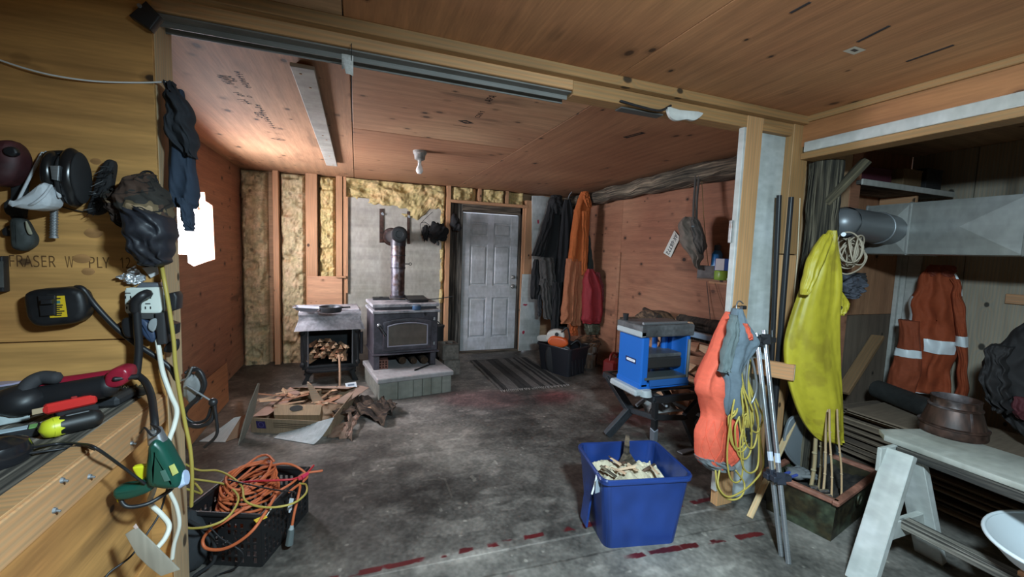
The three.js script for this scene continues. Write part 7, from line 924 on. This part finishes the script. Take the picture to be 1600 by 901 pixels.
{ const t = fthing('yellow_raincoat', 'stained yellow rubber raincoat hanging on the log post', 'raincoat', V(2.56, Z(1300, 690, -1.60).y, -1.60), { turn: -0.25 }); const ym = mat(C(0.52, 0.43, 0.03), { roughness: 0.5, map: T.stain });
  const S = dr(t, 'body', [[360, 1295, 1304, 0.03], [375, 1284, 1308, 0.04], [400, 1270, 1311, 0.05], [440, 1256, 1313, 0.06], [490, 1240, 1311, 0.065], [540, 1228, 1312, 0.065], [585, 1229, 1314, 0.06], [625, 1239, 1317, 0.055], [655, 1252, 1318, 0.05], [676, 1268, 1319, 0.04], [688, 1284, 1320, 0.03], [692, 1300, 1320, 0.025]], ym, { amp: 0.014, folds: 2.6, s: 83, nv: 70, nu: 72, wob: 0.004 });
  dr(t, 'side_flap', [[455, 1308, 1314, 0.02, -0.03], [470, 1309, 1326, 0.02, -0.03], [486, 1310, 1324, 0.02, -0.03], [492, 1310, 1314, 0.02, -0.03]], ym, { amp: 0.004, s: 84, nv: 12 }); part(t, 'eyelet', new THREE.TorusGeometry(0.008, 0.003, 6, 12).translate(t.at(1318, 481).x, t.at(1318, 481).y, -0.018), blk);
  dr(t, 'collar_fold', [[366, 1286, 1302, 0.03, 0.03], [400, 1266, 1290, 0.05, 0.05], [440, 1255, 1272, 0.05, 0.06], [460, 1252, 1262, 0.03, 0.06]], ym, { amp: 0.006, s: 86, wob: 0.003 }); srand(12); for (const [a, b, r] of [[1275, 541, 0.012], [1285, 555, 0.01], [1290, 554, 0.007], [1269, 562, 0.006], [1262, 530, 0.006]]) { const p = t.at(a, b); const q = S(0.25, (b - 360) / 330); } }
{ const t = fthing('cord_coil', 'coil of beige electrical cord hung behind the yellow raincoat', 'cord', Z(1330, 430, -1.66)); srand(44); const m = mat(C(0.42, 0.35, 0.26), { roughness: 0.6 }); for (let i = 0; i < 13; i++) { const c = t.at(1330 + rr(-7, 7), 394 + rr(-8, 8), rr(-0.04, 0.05)), rx = rr(0.045, 0.075), ry = rr(0.06, 0.095), P = []; for (let k = 0; k < 10; k++) { const a = k / 10 * 6.283; P.push(V(c.x + rx * Math.cos(a), c.y + ry * Math.sin(a), c.z + 0.03 * Math.sin(a + i))); } part(t, 'loop', capTube(P, 0.0045, true, 5, 6), m); } part(t, 'tail', capTube([t.at(1308, 424, 0.02), t.at(1325, 428, 0.03), t.at(1345, 418, 0.03), t.at(1354, 400, 0.02), t.at(1340, 385, 0.01)], 0.005), m); part(t, 'peg', rod(t.at(1318, 366, -0.12), t.at(1318, 366, 0.08), 0.012), M.steel); }
{ const t = fthing('grey_glove', 'pair of grey work gloves hung under the cord coil', 'gloves', Z(1331, 466, -1.75)); dr(t, 'glove', [[430, 1320, 1340, 0.05], [445, 1318, 1347, 0.06], [458, 1320, 1342, 0.05], [466, 1324, 1338, 0.03]], mat(C(0.09, 0.095, 0.12), { map: T.cloth }), { amp: 0.008, s: 91, wob: 0.014 }); dr(t, 'cuff', [[426, 1314, 1350, 0.06, -0.03], [440, 1312, 1352, 0.06, -0.03], [448, 1318, 1346, 0.04, -0.03]], charcoal, { amp: 0.008, s: 92 }); }
// planter with sticks
{ const t = thing('planter_box', 'olive metal planter box with terracotta rim holding tools', 'planter', V(2.66, 0, -1.60), { local: true, turn: 0.22 }); const w = 0.62, d = 0.36, h = 0.235, om = mat(C(0.085, 0.105, 0.06), { roughness: 0.5, map: T.rust }), rm = mat(C(0.36, 0.15, 0.10), { roughness: 0.55, map: T.grime });
  const side = (a, b, c, e) => quad(a, b, c, e, 0.012); const B = [V(-w / 2 + 0.02, 0, d / 2 - 0.015), V(w / 2 - 0.02, 0, d / 2 - 0.015), V(w / 2 - 0.02, 0, -d / 2 + 0.015), V(-w / 2 + 0.02, 0, -d / 2 + 0.015)], U = [V(-w / 2, h, d / 2), V(w / 2, h, d / 2), V(w / 2, h, -d / 2), V(-w / 2, h, -d / 2)]; for (let i = 0; i < 4; i++) { const j = (i + 1) % 4; part(t, 'wall', side(B[i], B[j], U[j], U[i]), om); }
  part(t, 'base', box(w - 0.05, 0.01, d - 0.04, 0, 0.006, 0), om); part(t, 'rim', [box(w + 0.05, 0.03, 0.035, 0, h, d / 2, { b: 0.008 }), box(w + 0.05, 0.03, 0.035, 0, h, -d / 2, { b: 0.008 }), box(0.035, 0.03, d + 0.03, w / 2, h, 0, { b: 0.008 }), box(0.035, 0.03, d + 0.03, -w / 2, h, 0, { b: 0.008 })], rm); part(t, 'ring_handle', new THREE.TorusGeometry(0.03, 0.005, 8, 20).translate(-0.02, h - 0.06, d / 2 + 0.014), om); part(t, 'soil', heap(w - 0.03, d - 0.03, 0.17, 0.02, 8, 20), mat(C(0.05, 0.045, 0.04), { map: T.bark, roughness: 1 })); }
const onP = (px, py) => F(px, py, 0.2);
[[1280, 757, 1285, 640, 0.008, 'knotty stick standing in the planter box', 1], [1286, 775, 1293, 640, 0.0065, 'straight bamboo cane standing in the planter box', 0], [1300, 782, 1296, 640, 0.0055, 'thin bamboo cane next to a bamboo cane in planter', 0], [1316, 775, 1308, 640, 0.0055, 'thin cane nearest the raincoat hem in the planter', 0], [1266, 762, 1279, 655, 0.011, 'thick branch stick with stubs in the planter box', 1]].forEach(([a, b, c, d, r, label, k], i) => { const p = onP(a, b), q = Z(c, d, p.z - 0.1), t = thing('garden_stick', label, 'stick', p.clone().setY(0.18)); part(t, 'shaft', capTube([p.clone().setY(0.15), p.clone().lerp(q, 0.3).add(V(0.006 * (k + 1), 0, 0)), p.clone().lerp(q, 0.7).add(V(-0.004, 0, 0)), q], r, false, 6, 8), mat(k ? C(0.36, 0.30, 0.18) : C(0.5, 0.38, 0.24), { map: T.lumber })); part(t, 'node', [0.25, 0.5, 0.75].map(f => { const c2 = p.clone().lerp(q, f); return new THREE.SphereGeometry(r * 1.35, 8, 6).scale(1, 0.6, 1).translate(c2.x + (f < 0.4 ? 0.005 * (k + 1) : 0), c2.y, c2.z); }), mat(k ? C(0.3, 0.24, 0.14) : C(0.42, 0.3, 0.18))); });
{ const p = onP(1243, 748), t = thing('work_gloves', 'grey cotton work gloves lying in the planter box', 'gloves', p.clone().setY(0.2)); const m = mat(C(0.19, 0.195, 0.2), { map: T.cloth }); part(t, 'palm', lump(0.06, 0.03, 0.05, 0.2, 5, 3, 20).translate(p.x, 0.235, p.z), m); for (let i = 0; i < 4; i++) part(t, 'finger', capTube([V(p.x + 0.03, 0.24, p.z - 0.035 + i * 0.023), V(p.x + 0.075, 0.245, p.z - 0.04 + i * 0.026), V(p.x + 0.10 + 0.01 * (i % 2), 0.228, p.z - 0.04 + i * 0.028)], 0.0105), m); part(t, 'thumb', capTube([V(p.x - 0.01, 0.24, p.z + 0.04), V(p.x + 0.03, 0.245, p.z + 0.07), V(p.x + 0.06, 0.235, p.z + 0.075)], 0.011), m); }
for (const [a, b, r, l, label] of [[1264, 768, 0.014, 0.04, 'chrome socket with square drive among sticks in planter'], [1278, 774, 0.013, 0.05, 'longer chrome socket lying beside bamboo canes in planter'], [1288, 783, 0.016, 0.03, 'wide chrome socket at the planter front corner'], [1228, 739, 0.016, 0.03, 'dull steel cap beside the gloves in planter']]) { const p = onP(a, b); p.y = 0.225; const t = thing('socket', label, 'socket', p); const q = p.clone().add(V(l, 0.004, l * 0.4)); part(t, 'body', rod(p, q, r, r * 0.9, 12), mat(C(0.6, 0.6, 0.62), { metalness: 0.95, roughness: 0.2 })); part(t, 'drive_hole', rod(q.clone().lerp(p, 0.02), q.clone().addScaledVector(q.clone().sub(p).normalize(), 0.0015), r * 0.5, r * 0.5, 6), blk); }
{ const t = thing('grey_tote_lid', 'grey plastic tote lid leaning behind the planter box', 'lid', V(2.72, 0, -1.83)); const P = [F(1250, 758, 0.02), F(1330, 745, 0.02), Z(1312, 662, -1.86), Z(1238, 655, -1.86)]; const zz = -1.84; const o = [[1236, 668], [1244, 654], [1262, 652], [1312, 700], [1328, 740], [1322, 752], [1272, 742], [1232, 705]].map(([a, b]) => { const p = Z(a, b, -1.70); return [p.x, p.y]; }); part(t, 'panel', ext(smoothPts(o, 4), 0.016, { b: 0.005 }).translate(0, 0, -1.73), mat(C(0.13, 0.145, 0.155), { roughness: 0.45 })); part(t, 'rim', capTube(smoothPts(o, 2).map(([x, y]) => V(x, y, -1.722)), 0.008, true, 3, 6), mat(C(0.15, 0.165, 0.175), { roughness: 0.45 })); for (const k of [0.3, 0.55]) { const a = Z(mix(1245, 1300, k), mix(672, 700, k), -1.718), b = Z(mix(1262, 1316, k), mix(715, 742, k), -1.718); part(t, 'rib', bar(a, b, 0.006, 0.006), mat(C(0.16, 0.17, 0.18), { roughness: 0.45 })); } }
solo('pale_lath', 'pale pine lath leaning behind the pipe clamps', 'lath', bar(F(1171, 808, 0.004), Z(1241, 655, -1.74), 0.012, 0.035, V(0, 0, 1)), mat(C(0.72, 0.58, 0.36), { map: T.lumber }));
// sawhorse with board and metal collar
const whiteWash = mat(C(0.58, 0.64, 0.70), { map: T.old, roughness: 0.7 });
const wash = mat(C(0.70, 0.74, 0.76), { roughness: 0.65, map: T.board });
{ const t = thing('sawhorse', 'white painted wooden sawhorse with splayed legs', 'sawhorse', V(2.5, 0, -0.8)); const yT = 0.60, xm = 2.53, z0 = -1.16, z1 = -0.2;
  part(t, 'beam', bar(V(xm + 0.05, yT - 0.02, z0 - 0.04), V(xm + 0.05, yT - 0.02, z1 + 0.08), 0.09, 0.04), mat(C(0.30, 0.28, 0.25), { map: T.old }));
  for (const z of [z0, z1]) { part(t, 'leg', bar(V(xm - 0.035, yT - 0.005, z), V(xm - 0.30, 0.0, z + 0.03), 0.04, 0.115, V(0, 0, 1)), wash); part(t, 'leg', bar(V(xm + 0.035, yT - 0.005, z), V(xm + 0.27, 0.0, z + 0.03), 0.04, 0.115, V(0, 0, 1)), wash); part(t, 'cross_brace', bar(V(xm - 0.175, 0.22, z + 0.02), V(xm + 0.165, 0.22, z + 0.02), 0.03, 0.09), wash); }
  part(t, 'gusset', bar(V(xm - 0.10, yT - 0.06, z0 - 0.055), V(xm + 0.06, yT - 0.06, z0 - 0.055), 0.02, 0.12), wash);
  part(t, 'lower_rail', bar(V(xm, 0.245, z0 + 0.02), V(xm, 0.245, z1), 0.075, 0.04), mat(C(0.42, 0.40, 0.36), { map: T.old, roughness: 0.8 })); }
{ const t = thing('table_board', 'long pale board laid across the sawhorse', 'board', V(2.75, 0.60, -0.7)); const g = ext([[-0.19, -0.62], [-0.12, -0.68], [0.19, -0.60], [0.19, 0.9], [-0.19, 0.9]], 0.028, { b: 0.003, swap: true }).rotateX(Math.PI / 2).translate(2.74, 0.616, -0.64); part(t, 'board', g, mat(C(0.52, 0.53, 0.50), { map: T.board, roughness: 0.7 })); part(t, 'under_batten', span(2.60, 2.90, 0.575, 0.60, -0.95, -0.88), M.stud); }
{ const p = F(1487, 676, 0.632), t = thing('metal_collar', 'rusty sheet-metal cone collar standing on the board', 'collar', p, { local: true }); const rs = mat(C(0.17, 0.135, 0.135), { roughness: 0.5, metalness: 0.3, map: T.rust }); part(t, 'cone', lathe([[0.131, 0], [0.133, 0.006], [0.132, 0.04], [0.126, 0.046], [0.100, 0.140], [0.096, 0.146], [0.095, 0.185], [0.099, 0.19], [0.093, 0.191], [0.090, 0.185], [0.092, 0.146], [0.122, 0.04], [0.129, 0.0]], 40), rs); part(t, 'bead', lathe([[0.128, 0.042], [0.136, 0.044], [0.136, 0.051], [0.124, 0.055]], 40), rs); part(t, 'bead', lathe([[0.098, 0.140], [0.105, 0.141], [0.105, 0.148], [0.095, 0.152]], 40), rs); part(t, 'seam', bar(V(-0.07, 0.04, 0.105), V(-0.055, 0.145, 0.083), 0.01, 0.005), rs); }
const BAS = F(1680, 905, 0.30);
{ const t = thing('white_basin', 'edge of a white oval basin in the side room', 'basin', BAS, { local: true }); part(t, 'bowl', lathe([[0, 0.01], [0.12, 0.0], [0.2, 0.06], [0.26, 0.12], [0.27, 0.118], [0.21, 0.05], [0.12, -0.012], [0, -0.01]], 40).scale(1.2, 1, 0.9), mat(C(0.6, 0.64, 0.66), { roughness: 0.35 })); part(t, 'rim', new THREE.TorusGeometry(0.265, 0.008, 8, 48).rotateX(Math.PI / 2).scale(1.2, 1, 0.9).translate(0, 0.12, 0), mat(C(0.62, 0.66, 0.68), { roughness: 0.35 })); }
{ const t = thing('stool', 'low dark wooden stool under the white basin', 'stool', BAS.clone().setY(0)); part(t, 'seat', span(BAS.x - 0.12, BAS.x + 0.12, 0.255, 0.285, BAS.z - 0.11, BAS.z + 0.11), M.stud); for (const x of [BAS.x - 0.1, BAS.x + 0.1]) for (const z of [BAS.z - 0.09, BAS.z + 0.09]) part(t, 'leg', span(x - 0.015, x + 0.015, 0, 0.26, z - 0.015, z + 0.015), M.stud); }
// ================================================================ SIDE ROOM
srand(700); { const cb = [mat(C(0.24, 0.18, 0.13), { map: T.card, roughness: 0.9 }), mat(C(0.34, 0.26, 0.19), { map: T.card, roughness: 0.9 }), mat(C(0.16, 0.12, 0.09), { map: T.card, roughness: 0.9 })]; let y = 0.0; for (let i = 0; i < 34; i++) { const h = rr(0.008, 0.014), x0 = 3.42 + rr(-0.07, 0.07), z0 = -2.02 + rr(-0.05, 0.14), z1 = 0.3 + rr(-0.2, 0.2); const g = box(rr(0.5, 0.62), h, z1 - z0, 0, 0, 0, { swap: true, ou: i * 0.3 }); g.rotateY(rr(-0.04, 0.04)); solo('stacked_plank', 'rough brown plank in the stack beside the side room wall', 'plank', g.translate(x0 + 0.3, y + h / 2, (z0 + z1) / 2), cb[i % 3], { group: 'planks stacked in the side room' }); y += h + 0.002; } }
{ const a = X(1357, 632, 3.7), b = X(1436, 650, 3.55), t = thing('black_pipe', 'dark rubber pipe lying on top of the plank stack', 'pipe', V(3.7, 0.46, -1.7)); const yy = 0.53; part(t, 'pipe', rod(V(3.85, yy, -1.98), V(3.60, yy, -1.36), 0.07, 0.07, 20), mat(C(0.035, 0.036, 0.034), { roughness: 0.7, map: T.grime })); part(t, 'worn_end', rod(V(3.61, yy, -1.38), V(3.598, yy, -1.353), 0.072, 0.066, 20), mat(C(0.12, 0.11, 0.09), { map: T.grime })); }
solo('diagonal_lumber', 'brown board leaning diagonally on the dark end wall', 'board', bar(Z(1316, 613, zd + 0.12), Z(1372, 525, zd + 0.05), 0.03, 0.09, V(0, 0, 1)), mat(C(0.30, 0.20, 0.11), { map: T.lumber }));
{ // rectangular duct along the room and round elbow
  const t = thing('sheet_metal_duct', 'long galvanised rectangular duct hung through the side room', 'duct', V(3.6, 1.58, -0.6)); const dm = mat(C(0.52, 0.54, 0.55), { metalness: 0.4, roughness: 0.36, map: T.board }); const x0 = 3.40, x1 = 3.75, y0 = 1.582, y1 = 1.915, zs2 = [-1.93, -1.68, -1.16, -0.55, 0.1, 0.75, 1.4, 2.05, 2.6];
  for (let i = 0; i < zs2.length - 1; i++) { const a = zs2[i], b = zs2[i + 1], c = V(x0 - 0.028, (y0 + y1) / 2, (a + b) / 2); const P = [V(x0, y0, a), V(x0, y0, b), V(x0, y1, b), V(x0, y1, a)]; const tri = []; const f = (p, q, r) => { const g = new THREE.BufferGeometry(); g.setAttribute('position', new THREE.Float32BufferAttribute([...p.toArray(), ...q.toArray(), ...r.toArray()], 3)); g.computeVertexNormals(); return boxUV(g); }; for (let k = 0; k < 4; k++) tri.push(f(P[k], P[(k + 1) % 4], c)); part(t, 'duct_section', [...tri, span(x0 + 0.002, x1, y0 - 0.001, y0 + 0.001, a, b, { b: 0 }), span(x0 + 0.002, x1, y1 - 0.001, y1 + 0.001, a, b, { b: 0 }), span(x1 - 0.001, x1 + 0.001, y0, y1, a, b, { b: 0 })], dm); part(t, 'joint', [span(x0 - 0.006, x0 + 0.006, y0, y1, a - 0.006, a + 0.006, { b: 0.002 }), span(x0, x1, y1, y1 + 0.006, a - 0.006, a + 0.006), span(x0, x1, y0 - 0.006, y0, a - 0.006, a + 0.006)], dm); }
  part(t, 'end_cap', span(x0, x1, y0, y1, -1.935, -1.93, { b: 0 }), dm); for (const z of [-1.2, 0.6]) part(t, 'hanger', [span(3.42, 3.44, 1.91, 2.42, z, z + 0.02), span(3.71, 3.73, 1.91, 2.42, z, z + 0.02)], M.steel); }
{ const t = thing('round_elbow', 'dark round duct elbow behind the log post', 'duct elbow', V(3.15, 1.55, -1.98)); const P = [V(3.42, 1.74, -1.78), V(3.30, 1.75, -1.79), V(3.10, 1.755, -1.78), V(2.88, 1.76, -1.76)]; part(t, 'pipe', capTube(P, 0.10, false, 8, 24), mat(C(0.18, 0.19, 0.2), { metalness: 0.4, roughness: 0.4 })); part(t, 'ring', new THREE.TorusGeometry(0.102, 0.006, 8, 28).rotateY(Math.PI / 2).translate(3.28, 1.75, -1.79), M.steel); }
{ const t = thing('upper_shelf', 'shelf of clutter high in the dark side room', 'shelf', V(3.6, 2.0, -2.1)); part(t, 'board', bar(V(3.2, 2.06, -2.02), V(4.3, 2.06, -2.02), 0.30, 0.03), mat(C(0.35, 0.34, 0.33), { map: T.old })); part(t, 'edge_trim', bar(V(3.2, 2.06, -1.865), V(4.3, 2.06, -1.865), 0.012, 0.04), M.white); for (const x of [3.3, 4.0]) part(t, 'bracket', span(x, x + 0.03, 1.9, 2.045, -2.19, -1.95), M.stud); }
for (const [x, w, h, r, g2, b, label] of [[3.42, 0.36, 0.10, 0.09, 0.012, 0.03, 'long dark red box on the upper shelf'], [3.85, 0.22, 0.13, 0.22, 0.14, 0.07, 'brown carton on the upper shelf'], [4.12, 0.2, 0.16, 0.03, 0.03, 0.032, 'black case at the far end of upper shelf']]) { const t = thing('shelf_box', label, 'box', V(x, 2.077, -2.02)); const m = mat(C(r, g2, b), { map: T.card }); part(t, 'box', box(w, h, 0.22, x, 2.077 + h / 2, -2.02), m); part(t, 'lid', box(w + 0.006, 0.012, 0.225, x, 2.077 + h, -2.02), m); }
{ const t = fthing('hivis_jacket', 'orange high-visibility work jacket with silver reflective bands', 'jacket', V(4.12, 0.62, -1.92), { turn: 'cam' }); const og = mat(C(0.42, 0.075, 0.02), { map: T.cloth, roughness: 0.85 }), sv = mat(C(0.72, 0.76, 0.78), { roughness: 0.35 });
  const S = dr(t, 'torso', [[418, 1446, 1490, 0.08], [440, 1432, 1500, 0.16], [470, 1424, 1502, 0.2], [505, 1416, 1504, 0.22], [540, 1412, 1500, 0.22], [575, 1406, 1490, 0.22], [605, 1400, 1486, 0.18], [612, 1410, 1480, 0.12]], og, { amp: 0.035, folds: 3.5, s: 95, wob: 0.016, nv: 60, nu: 64 });
  const Sl = dr(t, 'sleeve', [[436, 1486, 1500, 0.10, 0.06], [470, 1488, 1506, 0.13, 0.08], [520, 1494, 1510, 0.13, 0.08], [570, 1496, 1513, 0.12, 0.07], [620, 1492, 1514, 0.1, 0.06]], og, { amp: 0.012, folds: 2, s: 97 });
  const Sk = dr(t, 'sleeve', [[500, 1404, 1436, 0.12, 0.10], [535, 1402, 1440, 0.14, 0.12], [565, 1394, 1440, 0.14, 0.12], [595, 1386, 1436, 0.13, 0.11], [615, 1384, 1430, 0.1, 0.1], [626, 1410, 1424, 0.06, 0.1]], mat(C(0.36, 0.07, 0.022), { map: T.cloth, roughness: 0.85 }), { amp: 0.014, folds: 2.5, s: 98 });
  part(t, 'reflective_band', patch(Sk, 0.05, 0.95, 0.26, 0.34, 0.004), sv); part(t, 'reflective_band', patch(S, 0.03, 0.17, 0.26, 0.50, 0.004, 10, 8), sv); part(t, 'reflective_band', patch(S, 0.42, 0.80, 0.52, 0.60, 0.006), sv); part(t, 'reflective_band', patch(S, 0.36, 0.78, 0.90, 0.955, 0.005), sv); part(t, 'reflective_band', patch(Sl, 0.05, 0.95, 0.52, 0.60, 0.004), sv); part(t, 'reflective_band', patch(S, 0.80, 0.90, 0.04, 0.24, 0.005), sv); part(t, 'reflective_band', patch(S, 0.72, 0.78, 0.22, 0.34, 0.004), sv); part(t, 'collar', drape(t.rows([[414, 1450, 1494, 0.08, 0.02], [424, 1448, 1494, 0.1, 0.03], [432, 1452, 1490, 0.08, 0.03]]), { amp: 0.01, s: 99, nv: 10 }), mat(C(0.30, 0.06, 0.03), { map: T.cloth })); }
{ const t = fthing('dark_parka', 'dark brown puffy parka hung at the side room wall', 'parka', V(3.75, 0.62, -1.05), { turn: 'cam' }); const dm = mat(C(0.022, 0.018, 0.018), { map: T.cloth, roughness: 0.85 }); dr(t, 'body', [[508, 1596, 1660, 0.12], [530, 1575, 1680, 0.2], [560, 1545, 1690, 0.26], [600, 1535, 1690, 0.28], [635, 1552, 1690, 0.26], [665, 1570, 1680, 0.2], [684, 1592, 1650, 0.12]], dm, { amp: 0.03, folds: 3, s: 103, wob: 0.03 }); dr(t, 'sleeve', [[540, 1548, 1585, 0.14, 0.12], [575, 1536, 1578, 0.18, 0.14], [610, 1534, 1574, 0.18, 0.14], [640, 1546, 1584, 0.14, 0.12]], mat(C(0.026, 0.021, 0.021), { map: T.cloth }), { amp: 0.02, s: 104, wob: 0.02 }); dr(t, 'red_lining', [[620, 1584, 1620, 0.06, 0.14], [640, 1580, 1620, 0.08, 0.15], [655, 1588, 1616, 0.05, 0.14]], mat(C(0.10, 0.012, 0.018), { map: T.cloth }), { amp: 0.01, s: 105, nv: 12 }); }
{ const t = thing('wall_cleat', 'short horizontal brown board on the panelled wall', 'board', V(xd - 0.02, 1.25, -1.35)); part(t, 'board', span(xd - 0.025, xd, 1.26, 1.33, -1.55, -1.1), M.stud); part(t, 'peg', rod(V(xd - 0.02, 1.30, -1.3), V(xd - 0.09, 1.31, -1.3), 0.01), M.stud); }
renderer.render(scene, camera);
